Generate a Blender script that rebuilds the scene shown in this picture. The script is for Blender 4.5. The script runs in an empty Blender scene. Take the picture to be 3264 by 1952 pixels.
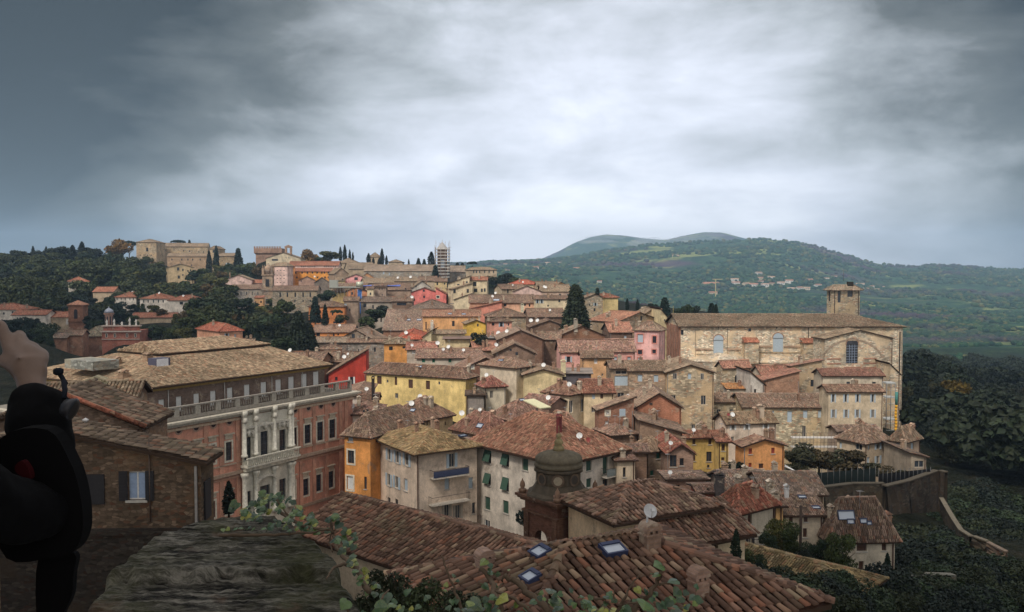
import bpy, math, random
import numpy as np
from mathutils import Vector, Matrix
R = random.Random(7)
rad = math.radians
C = bpy.context.scene.collection
# ---------------------------------------------------------------- camera (origin; z up)
F, CX, CY = 2708.0, 1632.0, 976.0
PIT = math.atan(106 / F); CP, SP = math.cos(PIT), math.sin(PIT)
def ray(px, py):
    a, b = (px - CX) / F, -(py - CY) / F
    return Vector((a, CP + b * SP, -SP + b * CP))
def at(px, py, D):
    d = ray(px, py); return d * (D / d.y)
def proj(p):
    dep = p[1] * CP - p[2] * SP
    return CX + F * p[0] / dep, CY - F * (p[1] * SP + p[2] * CP) / dep
def atz(px, py, z):
    d = ray(px, py); return d * (z / d.z)

# ---------------------------------------------------------------- tagging
def tag(o, label=None, cat=None, group=None, kind=None):
    if label: o['label'] = label
    if cat: o['category'] = cat
    if group: o['group'] = group
    if kind: o['kind'] = kind
    return o
def empty(name, loc, rz=0.0, parent=None):
    o = bpy.data.objects.new(name, None); C.objects.link(o)
    o.location = loc; o.rotation_euler = (0, 0, rz); o.empty_display_size = .2
    if parent: o.parent = parent
    return o

# ---------------------------------------------------------------- mesh builder
def newell(ps):
    n = Vector((0, 0, 0))
    for i in range(len(ps)):
        a, b = ps[i], ps[(i + 1) % len(ps)]
        n += Vector(((a[1]-b[1])*(a[2]+b[2]), (a[2]-b[2])*(a[0]+b[0]), (a[0]-b[0])*(a[1]+b[1])))
    return n.normalized() if n.length > 1e-12 else Vector((0, 0, 1))
class MB:
    def __init__(s): s.v = []; s.f = []; s.uv = []; s.mi = []; s.sm = []; s.bulk = []
    def poly(s, ps, mi=0, uv=None, sm=False):
        b = len(s.v); s.v += [tuple(p) for p in ps]; s.f.append(list(range(b, b + len(ps)))); s.uv.append(uv); s.mi.append(mi); s.sm.append(sm)
    def mesh(s, vs, fs, mi=0, sm=False):
        b = len(s.v); s.v += [tuple(p) for p in vs]
        for f in fs: s.f.append([b + i for i in f]); s.uv.append(None); s.mi.append(mi); s.sm.append(sm)
    def box(s, x0, y0, z0, x1, y1, z1, mi=0, M=None):
        vs = [Vector((x, y, z)) for z in (z0, z1) for y in (y0, y1) for x in (x0, x1)]
        if M: vs = [M @ v for v in vs]
        s.mesh(vs, [(0,2,3,1), (4,5,7,6), (0,1,5,4), (2,6,7,3), (0,4,6,2), (1,3,7,5)], mi)
    def tube(s, pts, rs, n=8, mi=0, cap=True, sm=True):
        pts = [Vector(p) for p in pts]
        if not hasattr(rs, '__len__'): rs = [rs] * len(pts)
        vs = []
        for i, p in enumerate(pts):
            t = (pts[min(i+1, len(pts)-1)] - pts[max(i-1, 0)]).normalized()
            up = Vector((0, 0, 1)) if abs(t.z) < .9 else Vector((0, 1, 0))
            a = t.cross(up).normalized(); b = t.cross(a).normalized()
            for k in range(n):
                th = 2*math.pi*k/n; vs.append(p + (a*math.cos(th) - b*math.sin(th)) * rs[i])
        fs = []
        for i in range(len(pts)-1):
            for k in range(n):
                k2 = (k+1) % n; fs.append((i*n+k, i*n+k2, (i+1)*n+k2, (i+1)*n+k))
        if cap: fs.append(tuple(range(n-1, -1, -1))); fs.append(tuple((len(pts)-1)*n+k for k in range(n)))
        s.mesh(vs, fs, mi, sm)
    def lathe(s, prof, n=16, c=(0, 0, 0), mi=0, sm=True, rot=0, sx=1, sy=1):
        vs = []
        for r, z in prof:
            for k in range(n):
                th = 2*math.pi*k/n + rot; vs.append((c[0]+r*sx*math.cos(th), c[1]+r*sy*math.sin(th), c[2]+z))
        fs = []
        for i in range(len(prof)-1):
            for k in range(n):
                k2 = (k+1) % n; fs.append((i*n+k, i*n+k2, (i+1)*n+k2, (i+1)*n+k))
        fs.append(tuple(range(n-1, -1, -1))); fs.append(tuple((len(prof)-1)*n+k for k in range(n)))
        s.mesh(vs, fs, mi, sm)
    def extr(s, pts2, x0, x1, mi=0, axis='x'):
        # pts2: (y,z) outline extruded along x, or (x,z) along y
        mk = (lambda t, p: (t, p[0], p[1])) if axis == 'x' else ((lambda t, p: (p[0], t, p[1])) if axis == 'y' else (lambda t, p: (p[0], p[1], t)))
        a = [mk(x0, p) for p in pts2]; b = [mk(x1, p) for p in pts2]; n = len(pts2)
        s.poly(a, mi); s.poly(b[::-1], mi)
        for i in range(n): j = (i+1) % n; s.poly([a[i], b[i], b[j], a[j]], mi)
    def build(s, name, mats, parent=None, color=None, fixn=False):
        me = bpy.data.meshes.new(name)
        V = [np.array(s.v, dtype=np.float32).reshape(-1, 3)]; lp = []; sz = []; uvs = []; mi = list(s.mi); sm = list(s.sm)
        for f, uv in zip(s.f, s.uv):
            lp.append(f); sz.append(len(f))
            if uv is None:
                ps = [s.v[i] for i in f]; n = newell(ps)
                if abs(n.z) > .985: t = Vector((1, 0, 0))
                else: t = Vector((-n.y, n.x, 0)).normalized()
                b = n.cross(t)
                uv = [(p[0]*t.x+p[1]*t.y+p[2]*t.z, p[0]*b.x+p[1]*b.y+p[2]*b.z) for p in ps]
            uvs.append(np.array(uv, dtype=np.float32))
        off = len(s.v)
        lp = [np.concatenate([np.array(f) for f in lp])] if lp else [np.zeros(0, int)]
        uvs = [np.concatenate(uvs)] if uvs else [np.zeros((0, 2), np.float32)]
        sz = [np.array(sz, int)]; mi = [np.array(mi, int)]; sm = [np.array(sm, bool)]
        for (bv, bl, bs, bu, bm, bsm) in s.bulk:
            V.append(bv); lp.append(bl + off); sz.append(bs); uvs.append(bu); mi.append(np.full(len(bs), bm)); sm.append(np.full(len(bs), bsm)); off += len(bv)
        V = np.concatenate(V).astype(np.float32); lp = np.concatenate(lp).astype(np.int32); sz = np.concatenate(sz).astype(np.int32)
        uvs = np.concatenate(uvs).astype(np.float32); mi = np.concatenate(mi).astype(np.int32); sm = np.concatenate(sm)
        me.vertices.add(len(V)); me.vertices.foreach_set('co', V.ravel())
        me.loops.add(len(lp)); me.loops.foreach_set('vertex_index', lp)
        me.polygons.add(len(sz)); st = np.concatenate([[0], np.cumsum(sz)[:-1]]).astype(np.int32)
        me.polygons.foreach_set('loop_start', st); me.polygons.foreach_set('loop_total', sz)
        me.polygons.foreach_set('material_index', mi); me.polygons.foreach_set('use_smooth', sm)
        ul = me.uv_layers.new(name='UVMap'); ul.data.foreach_set('uv', uvs.ravel())
        if not isinstance(mats, (list, tuple)): mats = [mats]
        for m in mats: me.materials.append(m)
        me.update(calc_edges=True); me.validate()
        o = bpy.data.objects.new(name, me); C.objects.link(o)
        if parent: o.parent = parent
        if color: o.color = (*color[:3], 1)
        return o

# ---------------------------------------------------------------- materials
class NT:
    def __init__(s, name):
        s.m = bpy.data.materials.new(name); s.m.use_nodes = True; s.t = s.m.node_tree; s.t.nodes.clear()
        s.out = s.n('ShaderNodeOutputMaterial'); s.b = s.n('ShaderNodeBsdfPrincipled'); s.l(s.b.outputs[0], s.out.inputs[0])
    def n(s, t, **k):
        nd = s.t.nodes.new(t)
        for a, b in k.items(): setattr(nd, a, b)
        return nd
    def l(s, a, b): s.t.links.new(a, b)
    def setin(s, sock, v):
        if v is None: return
        if hasattr(v, 'is_output'): s.l(v, sock)
        else: sock.default_value = v
    def math(s, op, a, b=None, c=None, clamp=False):
        nd = s.n('ShaderNodeMath', operation=op, use_clamp=clamp)
        for i, v in enumerate((a, b, c)): s.setin(nd.inputs[i], v)
        return nd.outputs[0]
    def noise(s, vec, sc, det=4, rough=.6, dist=0):
        nd = s.n('ShaderNodeTexNoise'); s.l(vec, nd.inputs['Vector']); nd.inputs['Scale'].default_value = sc
        nd.inputs['Detail'].default_value = det; nd.inputs['Roughness'].default_value = rough; nd.inputs['Distortion'].default_value = dist
        return nd.outputs['Fac']
    def ramp(s, v, stops, interp='LINEAR'):
        nd = s.n('ShaderNodeValToRGB'); s.l(v, nd.inputs[0]); cr = nd.color_ramp; cr.interpolation = interp
        while len(cr.elements) < len(stops): cr.elements.new(.5)
        for e, (p, c) in zip(cr.elements, stops):
            e.position = p; e.color = (c, c, c, 1) if not hasattr(c, '__len__') else (*c, 1)
        return nd.outputs[0]
    def mix(s, f, a, b, bt='MIX'):
        nd = s.n('ShaderNodeMix', data_type='RGBA', blend_type=bt, clamp_factor=True)
        s.setin(nd.inputs[0], f)
        for i, v in ((6, a), (7, b)):
            if hasattr(v, 'is_output'): s.l(v, nd.inputs[i])
            else: nd.inputs[i].default_value = (*v, 1) if hasattr(v, '__len__') else (v, v, v, 1)
        return nd.outputs[2]
    def mapv(s, vec, sc=(1, 1, 1), loc=(0, 0, 0)):
        nd = s.n('ShaderNodeMapping'); s.l(vec, nd.inputs[0]); nd.inputs['Scale'].default_value = sc; nd.inputs['Location'].default_value = loc
        return nd.outputs[0]
    def bump(s, h, st=.4, d=.05):
        nd = s.n('ShaderNodeBump'); nd.inputs['Strength'].default_value = st; nd.inputs['Distance'].default_value = d
        s.l(h, nd.inputs['Height']); s.l(nd.outputs[0], s.b.inputs['Normal'])
    def fin(s, col, rough=.9, spec=.2):
        s.setin(s.b.inputs['Base Color'], (*col, 1) if (hasattr(col, '__len__')) else col)
        s.setin(s.b.inputs['Roughness'], rough); s.b.inputs['Specular IOR Level'].default_value = spec
        return s.m
def oinfo(t): return t.n('ShaderNodeObjectInfo')
def uvn(t): return t.n('ShaderNodeTexCoord').outputs['UV']
def objv(t):
    # object coordinates shifted by a per-object random so copies differ
    tc = t.n('ShaderNodeTexCoord').outputs['Object']; oi = oinfo(t)
    va = t.n('ShaderNodeVectorMath', operation='ADD'); t.l(tc, va.inputs[0])
    cb = t.n('ShaderNodeCombineXYZ'); m = t.math('MULTIPLY', oi.outputs['Random'], 91.0)
    t.l(m, cb.inputs[0]); t.l(m, cb.inputs[1]); t.l(cb.outputs[0], va.inputs[1]); return va.outputs[0]

def m_plaster():
    t = NT('plaster'); ov = objv(t); oi = oinfo(t); col = oi.outputs['Color']
    a = t.ramp(t.noise(ov, .35, 5, .65), [(.3, .55), (.62, 1.12)])
    c = t.mix(1, col, a, 'MULTIPLY')
    st = t.ramp(t.noise(t.mapv(ov, (1.3, 1.3, .35)), 1.0, 6, .75, .5), [(.34, .62), (.54, 1.0)])
    c = t.mix(.55, c, st, 'MULTIPLY')
    pt = t.ramp(t.noise(ov, .55, 6, .7, .6), [(.6, 0.), (.66, 1.)])
    c = t.mix(t.math('MULTIPLY', pt, .6), c, (.30, .23, .18))
    fine = t.noise(ov, 7, 4, .75)
    c = t.mix(.5, c, t.ramp(fine, [(.3, .6), (.7, 1.25)]), 'MULTIPLY')
    t.bump(fine, .35, .03); return t.fin(c, .92)
def m_stone(k=1., nm='rubble_stone'):
    t = NT(nm); ov = objv(t); col = oinfo(t).outputs['Color']; uv = uvn(t)
    n = t.noise(ov, .8, 3); wu = t.n('ShaderNodeVectorMath', operation='ADD'); t.l(t.mapv(uv, (1.5*k, 3.4*k, 1)), wu.inputs[0])
    cb = t.n('ShaderNodeCombineXYZ'); t.l(t.math('MULTIPLY', n, .9), cb.inputs[1]); t.l(t.math('MULTIPLY', n, .6), cb.inputs[0]); t.l(cb.outputs[0], wu.inputs[1])
    vo = t.n('ShaderNodeTexVoronoi', voronoi_dimensions='2D'); t.l(wu.outputs[0], vo.inputs['Vector']); vo.inputs['Scale'].default_value = 1.15
    ve = t.n('ShaderNodeTexVoronoi', voronoi_dimensions='2D', feature='DISTANCE_TO_EDGE'); t.l(wu.outputs[0], ve.inputs['Vector']); ve.inputs['Scale'].default_value = 1.15
    sp = t.n('ShaderNodeSeparateColor'); t.l(vo.outputs['Color'], sp.inputs[0])
    v = t.ramp(sp.outputs[0], [(0, .5), (.6, .95), (.85, 1.25), (1, 1.6)])
    c = t.mix(1, col, v, 'MULTIPLY')
    c = t.mix(t.ramp(sp.outputs[1], [(.78, 0.), (.84, .6)], 'CONSTANT'), c, t.mix(1, col, (.95, .55, .42), 'MULTIPLY'))
    mo = t.ramp(ve.outputs['Distance'], [(.02, 0.), (.09, 1.)])
    c = t.mix(mo, t.mix(1, col, .72, 'MULTIPLY'), c)
    big = t.noise(ov, .22, 5, .65)
    pl = t.ramp(t.noise(ov, .3, 6, .65, .4), [(.5, 0.), (.56, .85)])
    c = t.mix(pl, c, t.mix(1, col, (1.12, 1.0, .86), 'MULTIPLY'))
    c = t.mix(.9, c, t.ramp(big, [(.3, .6), (.66, 1.15)]), 'MULTIPLY')
    c = t.mix(.45, c, t.ramp(t.noise(ov, 6, 4, .75), [(.3, .6), (.7, 1.25)]), 'MULTIPLY')
    t.bump(mo, .5, .05); return t.fin(c, .95)
def m_brick():
    t = NT('brickwork'); ov = objv(t); col = oinfo(t).outputs['Color']; uv = uvn(t)
    br = t.n('ShaderNodeTexBrick'); t.l(uv, br.inputs[0]); br.inputs['Scale'].default_value = 1; br.inputs['Brick Width'].default_value = .3; br.inputs['Row Height'].default_value = .085
    br.inputs['Mortar Size'].default_value = .012; br.inputs['Color1'].default_value = (.75, .75, .75, 1); br.inputs['Color2'].default_value = (1.15, 1.15, 1.15, 1); br.inputs['Mortar'].default_value = (1, .95, .85, 1)
    c = t.mix(1, col, br.outputs[0], 'MULTIPLY')
    c = t.mix(.95, c, t.ramp(t.noise(ov, .4, 6, .7, .5), [(.3, .5), (.68, 1.3)]), 'MULTIPLY')
    pt = t.ramp(t.noise(ov, .7, 5, .7), [(.58, 0.), (.64, .6)])
    c = t.mix(pt, c, (.4, .33, .25))
    c = t.mix(.5, c, t.ramp(t.noise(ov, 5, 4, .75), [(.3, .55), (.7, 1.3)]), 'MULTIPLY')
    t.bump(br.outputs[1], -.3, .02); return t.fin(c, .95)
def m_tiles():
    t = NT('terracotta_tiles'); ov = objv(t); col = oinfo(t).outputs['Color']; uv = uvn(t)
    sep = t.n('ShaderNodeSeparateXYZ'); t.l(uv, sep.inputs[0])
    u = t.math('DIVIDE', sep.outputs[0], .23); v = t.math('DIVIDE', sep.outputs[1], .36)
    cb = t.n('ShaderNodeCombineXYZ'); t.l(t.math('FLOOR', u), cb.inputs[0]); t.l(t.math('FLOOR', v), cb.inputs[1])
    wn = t.n('ShaderNodeTexWhiteNoise', noise_dimensions='3D'); oi = oinfo(t); t.l(oi.outputs['Random'], cb.inputs[2]); t.l(cb.outputs[0], wn.inputs[0])
    r1 = t.n('ShaderNodeSeparateColor'); t.l(wn.outputs['Color'], r1.inputs[0])
    c = t.mix(1, col, t.ramp(r1.outputs[0], [(0, .5), (.35, .78), (.7, 1.08), (.93, 1.4), (1, 1.85)]), 'MULTIPLY')
    c = t.mix(t.ramp(r1.outputs[1], [(.0, .0), (.78, .0), (.92, .4)]), c, (.40, .16, .09))
    c = t.mix(t.ramp(r1.outputs[2], [(.0, .0), (.82, .0), (.95, .5)]), c, (.44, .34, .22))
    big = t.noise(ov, .16, 5, .6, .3)
    c = t.mix(.85, c, t.ramp(big, [(.3, .62), (.68, 1.22)]), 'MULTIPLY')
    mos = t.ramp(t.noise(ov, .5, 6, .75), [(.52, 0.), (.7, .5)])
    c = t.mix(mos, c, (.17, .15, .09))
    fu = t.math('FRACT', u); arc = t.math('SINE', t.math('MULTIPLY', fu, math.pi))
    fv = t.math('FRACT', v); h = t.math('ADD', arc, t.math('MULTIPLY', fv, -.4))
    t.bump(h, .9, .06); return t.fin(c, .92)
def m_flat(name, rough=.6, spec=.3, nz=.3, sc=4, metal=0):
    t = NT(name); ov = objv(t); col = oinfo(t).outputs['Color']
    c = t.mix(nz, col, t.ramp(t.noise(ov, sc, 4, .7), [(.3, .45), (.7, 1.35)]), 'MULTIPLY')
    t.b.inputs['Metallic'].default_value = metal
    return t.fin(c, rough, spec)
def m_pans():
    t = NT('pan_tiles'); ov = objv(t); col = oinfo(t).outputs['Color']
    c = t.mix(1, t.mix(1, col, (.38, .34, .33), 'MULTIPLY'), t.ramp(t.noise(ov, 5, 4, .8), [(.3, .4), (.7, 1.6)]), 'MULTIPLY'); return t.fin(c, .95, .1)
def m_glass():
    t = NT('window_glass'); ov = objv(t); col = oinfo(t).outputs['Color']
    c = t.mix(.6, col, t.ramp(t.noise(ov, 1.5, 2), [(.4, .3), (.6, 1.4)]), 'MULTIPLY')
    return t.fin(c, .12, .5)
def m_leaf():
    t = NT('foliage'); uv = uvn(t); oi = oinfo(t); col = oi.outputs['Color']
    wn = t.n('ShaderNodeTexWhiteNoise', noise_dimensions='2D'); t.l(uv, wn.inputs[0])
    sp = t.n('ShaderNodeSeparateColor'); t.l(wn.outputs['Color'], sp.inputs[0])
    c = t.mix(1, col, t.ramp(sp.outputs[0], [(0, .45), (.6, 1.0), (1, 1.9)]), 'MULTIPLY')
    c = t.mix(t.math('MULTIPLY', sp.outputs[1], .45), c, t.mix(1, col, (1.9, 1.3, .5), 'MULTIPLY'))
    ov = t.n('ShaderNodeTexCoord').outputs['Object']
    c = t.mix(.8, c, t.ramp(t.noise(ov, .45, 3, .6), [(.35, .5), (.65, 1.4)]), 'MULTIPLY')
    return t.fin(c, .7, .25)
PLASTER, STONE, BRICK, TILES, GLASS, LEAF = m_plaster(), m_stone(), m_brick(), m_tiles(), m_glass(), m_leaf()
PANS = m_pans()
PAINT = m_flat('painted_wood', .6, .3, .35, 6); METAL = m_flat('weathered_metal', .45, .4, .5, 5, .3); DISH = m_flat('dish_enamel', .5, .4, .3, 3)
BARK = m_flat('bark', .95, .1, .7, 5); TRIM = m_flat('stone_trim', .9, .2, .6, 3); CLOTH = m_flat('cloth', .95, .1, .4, 9)
SMALLST = m_stone(2.3, 'small_rubble_stone')
WALLM = {'p': PLASTER, 's': STONE, 'b': BRICK, 'r': SMALLST}
SH = {'g': (.05, .10, .07), 'b': (.42, .50, .56), 'w': (.70, .70, .68), 'n': (.09, .045, .03), 'k': (.02, .018, .02), 't': (.38, .33, .27), 'e': (.02, .13, .08), 'r': (.3, .06, .04), 'y': (.6, .4, .16)}

# ---------------------------------------------------------------- roof tiles as real curved pieces
def tile_bulk(poly, e, s, org, cw=.23, rl=.36, seg=4, rs=None, z0=.03):
    """covers a convex planar polygon with overlapping half-round tiles; e along the eave, s up the slope"""
    rs = rs or np.random.RandomState(int(abs(org[0]*77+org[1]*31+org[2]*13)) % 99991)
    e = np.array(e, float); s = np.array(s, float); n = np.cross(e, s); O = np.array(org, float)
    P = np.array([[np.dot(np.array(p)-O, e), np.dot(np.array(p)-O, s)] for p in poly])
    mn, mx = P.min(0), P.max(0)
    ci = np.arange(int(mn[0]/cw)-1, int(mx[0]/cw)+2); rj = np.arange(int(mn[1]/rl)-1, int(mx[1]/rl)+2)
    I, J = np.meshgrid(ci, rj, indexing='ij'); I = I.ravel(); J = J.ravel()
    cu = (I+.5)*cw; cv = (J+.5)*rl
    ins = np.ones(len(I), bool); m = len(P); area = 0
    for k in range(m): a, b = P[k], P[(k+1) % m]; area += a[0]*b[1]-a[1]*b[0]
    sg = 1 if area > 0 else -1
    for k in range(m):
        a, b = P[k], P[(k+1) % m]; ins &= sg*((b[0]-a[0])*(cv-a[1])-(b[1]-a[1])*(cu-a[0])) > -.08*np.hypot(*(b-a))
    I, J, cu, cv = I[ins], J[ins], cu[ins], cv[ins]; N = len(I)
    if N == 0: return None
    th = np.linspace(0, math.pi, seg+1); cs, sn = -np.cos(th), np.sin(th)
    k = seg+1; V = np.zeros((N, 2*k, 3))
    ju = rs.normal(0, .014, N); jr = rs.normal(0, .04, N)+(rs.uniform(0, 1, N) > .985)*rs.normal(0, .25, N); jh = rs.uniform(0, .02, N)+(rs.uniform(0, 1, N) > .97)*.03; ext = rs.normal(0, .025, N)-(rs.uniform(0, 1, N) > .985)*.12
    for en, (rr, dv, hz) in enumerate(((cw*.39, -rl*.5, .045), (cw*.30, rl*.66, .0))):
        uu = cu[:, None] + ju[:, None] + cs[None]*rr + dv*jr[:, None]
        vv = (cv + dv + (ext if en == 0 else 0))[:, None] + 0*cs[None]
        sag = (.055 if seg > 4 else .03)*(np.sin(cu*.75+O[0])+np.sin(cv*1.25+cu*.3+O[1]))
        hh = z0 + .03 + sag[:, None]*.6 + hz + jh[:, None] + sn[None]*rr*.85
        V[:, en*k:(en+1)*k] = O + uu[..., None]*e + vv[..., None]*s + hh[..., None]*n
    fq = []
    for q in range(seg): fq.append((q, q+k, q+k+1, q+1))
    fq = np.array(fq)
    base = (np.arange(N)*2*k)[:, None, None]
    quads = (base + fq[None]).reshape(-1, 4)
    cap = (base[:, 0] + np.arange(k)[None])          # lower end face
    caph = cap
    loops = np.concatenate([quads.ravel(), caph.ravel()]); sizes = np.concatenate([np.full(len(quads), 4), np.full(N, k)])
    # uv: constant per tile
    uvt = np.stack([cu, cv], 1)
    uvq = np.repeat(uvt, seg*4, axis=0); uvc = np.repeat(uvt, k, axis=0)
    return (V.reshape(-1, 3), loops, sizes, np.concatenate([uvq, uvc]), 0, True)
def ridge_tiles(mb, p0, p1, r=.12, step=.38):
    p0, p1 = Vector(p0), Vector(p1); d = p1-p0; L = d.length
    if L < .2: return
    d /= L; side = d.cross(Vector((0, 0, 1))).normalized(); up = side.cross(d)
    n = max(1, int(L/step)); st = L/n
    for i in range(n):
        a = p0 + d*(i*st) ; b = p0 + d*((i+1)*st+.05)
        j = R.uniform(-.015, .02); vs = []
        for q, (c, rr, h) in enumerate(((a, r*.86, 0), (b, r, .03))):
            for k in range(6):
                th = math.pi*k/5; vs.append(c + side*math.cos(th)*rr + up*(math.sin(th)*rr + h + j - .03))
        fs = [(k, k+1, 7+k, 6+k) for k in range(5)] + [(6, 7, 8, 9, 10, 11)]
        uvc = (R.random()*50, R.random()*50)
        for f in fs: mb.poly([vs[t] for t in f], 0, [uvc]*len(f), False)
# ---------------------------------------------------------------- house builder
def m_skygl():
    t = NT('skylight_glass'); return t.fin((.36, .40, .46), .15, .5)
SKYGL = m_skygl()
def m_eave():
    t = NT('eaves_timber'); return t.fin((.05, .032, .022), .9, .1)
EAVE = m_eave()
BASES = []      # (x, y, z) ground control points
FOOT = []       # footprints: (cx, cy, radius)
HGROUP = 'tiled houses of the old hill town'
ZV = Vector((0, 0, 1))
def roof_polys(kind, W, L, h, rise, ov, pitchy=None):
    """list of (polygon, eave index pairs); polygons ordered eave-left, eave-right, then up"""
    x0, x1, y0, y1 = -ov, W+ov, -ov, L+ov
    V3 = Vector; out = []; ridges = []; hips = []
    if kind == 'gx':
        p = rise/(L/2); ze = h-p*ov; zr = h+rise; ym = L/2
        a, b = V3((x0, ym, zr)), V3((x1, ym, zr))
        out = [[V3((x0, y0, ze)), V3((x1, y0, ze)), b, a], [V3((x1, y1, ze)), V3((x0, y1, ze)), a, b]]; ridges = [(a, b)]
    elif kind == 'gy':
        p = rise/(W/2); ze = h-p*ov; zr = h+rise; xm = W/2
        a, b = V3((xm, y0, zr)), V3((xm, y1, zr))
        out = [[V3((x0, y1, ze)), V3((x0, y0, ze)), a, b], [V3((x1, y0, ze)), V3((x1, y1, ze)), b, a]]; ridges = [(a, b)]
    elif kind == 'hip':
        m = min(W, L)/2; p = rise/m; ze = h-p*ov; zr = h+rise
        c = [V3((x0, y0, ze)), V3((x1, y0, ze)), V3((x1, y1, ze)), V3((x0, y1, ze))]
        if W >= L:
            a, b = V3((m, L/2, zr)), V3((max(W-m, m+.02), L/2, zr))
            out = [[c[0], c[1], b, a], [c[1], c[2], b], [c[2], c[3], a, b], [c[3], c[0], a]]
            hips = [(a, c[0]), (b, c[1]), (b, c[2]), (a, c[3])]
        else:
            a, b = V3((W/2, m, zr)), V3((W/2, max(L-m, m+.02), zr))
            out = [[c[0], c[1], a], [c[1], c[2], b, a], [c[2], c[3], b], [c[3], c[0], a, b]]
            hips = [(a, c[0]), (a, c[1]), (b, c[2]), (b, c[3])]
        ridges = [(a, b)]
    elif kind == 'gh':
        p = rise/(L/2); ze = h-p*ov; zr = h+rise; ym = L/2
        a, b = V3((x0, ym, zr)), V3((W-L/2, ym, zr)); c1, c2 = V3((x1, y0, ze)), V3((x1, y1, ze))
        out = [[V3((x0, y0, ze)), c1, b, a], [c1, c2, b], [c2, V3((x0, y1, ze)), a, b]]; ridges = [(a, b)]; hips = [(b, c1), (b, c2)]
    elif kind in ('sh', 'sx', 'sX'):
        if kind == 'sh': p = rise/L; f = lambda x, y: h+p*y; pl = [(x0, y0), (x1, y0), (x1, y1), (x0, y1)]
        elif kind == 'sx': p = rise/W; f = lambda x, y: h+p*x; pl = [(x0, y1), (x0, y0), (x1, y0), (x1, y1)]
        else: p = rise/W; f = lambda x, y: h+p*(W-x); pl = [(x1, y0), (x1, y1), (x0, y1), (x0, y0)]
        out = [[V3((x, y, f(x, y))) for x, y in pl]]
    elif kind == 'flat':
        out = [[V3((x0, y0, h)), V3((x1, y0, h)), V3((x1, y1, h)), V3((x0, y1, h))]]
    return out, ridges, hips
def add_roof(mb, polys, ridges, hips, tiled, th=.13, seg=4, org=(0, 0, 0), flat=False, caps=True):
    cw, rl = (.24, .36) if seg > 4 else (.175, .30)
    key = lambda a, b: tuple(sorted([tuple(round(c, 3) for c in a), tuple(round(c, 3) for c in b)]))
    cnt = {}
    for p in polys:
        for i in range(len(p)): k = key(p[i], p[(i+1) % len(p)]); cnt[k] = cnt.get(k, 0)+1
    for p in polys:
        up = ZV*th
        top = [q+up for q in p]
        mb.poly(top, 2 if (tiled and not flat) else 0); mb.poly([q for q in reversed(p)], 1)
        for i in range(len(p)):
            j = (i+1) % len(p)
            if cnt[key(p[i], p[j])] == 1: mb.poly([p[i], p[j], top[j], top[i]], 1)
        if tiled and not flat:
            e = (p[1]-p[0]).normalized(); n = newell(p); s = n.cross(e)
            b = tile_bulk([q for q in top], e, s, top[0]+e*.001, seg=seg, z0=.02, cw=cw, rl=rl)
            if b: mb.bulk.append(b)
    if caps:
        for a, b in ridges+hips:
            ridge_tiles(mb, a+ZV*(th+.06), b+ZV*(th+.06), .13 if tiled else .16, .38 if tiled else 1.6)
def wall_face(mb, o, d, w, hgt, holes, nrm, depth=.2, mi=0):
    """vertical wall rectangle with rectangular recesses; o = lower-left, d = direction, nrm = outward"""
    o, d, nrm = Vector(o), Vector(d), Vector(nrm)
    xs = sorted({0, w} | {round(v, 4) for q in holes for v in (q[0], q[1])}); zs = sorted({0, hgt} | {round(v, 4) for q in holes for v in (q[2], q[3])})
    fl = d.cross(ZV).dot(nrm) < 0
    def quad(a, b, c, e):
        ps = [a, b, c, e]; mb.poly(ps[::-1] if fl else ps, mi)
    for i in range(len(xs)-1):
        for j in range(len(zs)-1):
            cx, cz = (xs[i]+xs[i+1])/2, (zs[j]+zs[j+1])/2
            if any(q[0] < cx < q[1] and q[2] < cz < q[3] for q in holes): continue
            quad(o+d*xs[i]+ZV*zs[j], o+d*xs[i+1]+ZV*zs[j], o+d*xs[i+1]+ZV*zs[j+1], o+d*xs[i]+ZV*zs[j+1])
    for x0, x1, z0, z1 in holes:
        i = -nrm*depth; A = o+d*x0+ZV*z0; B = o+d*x1+ZV*z0; Cc = o+d*x1+ZV*z1; Dd = o+d*x0+ZV*z1
        quad(A, A+i, Dd+i, Dd); quad(B+i, B, Cc, Cc+i); quad(A, B, B+i, A+i); quad(Dd+i, Cc+i, Cc, Dd)
def frame_M(o, d, nrm):
    """matrix with X along d, Y inward (-nrm), Z up, at o"""
    M = Matrix.Identity(4); y = -Vector(nrm)
    for r in range(3): M[r][0] = d[r]; M[r][1] = y[r]; M[r][2] = (0, 0, 1)[r]; M[r][3] = o[r]
    return M
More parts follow.
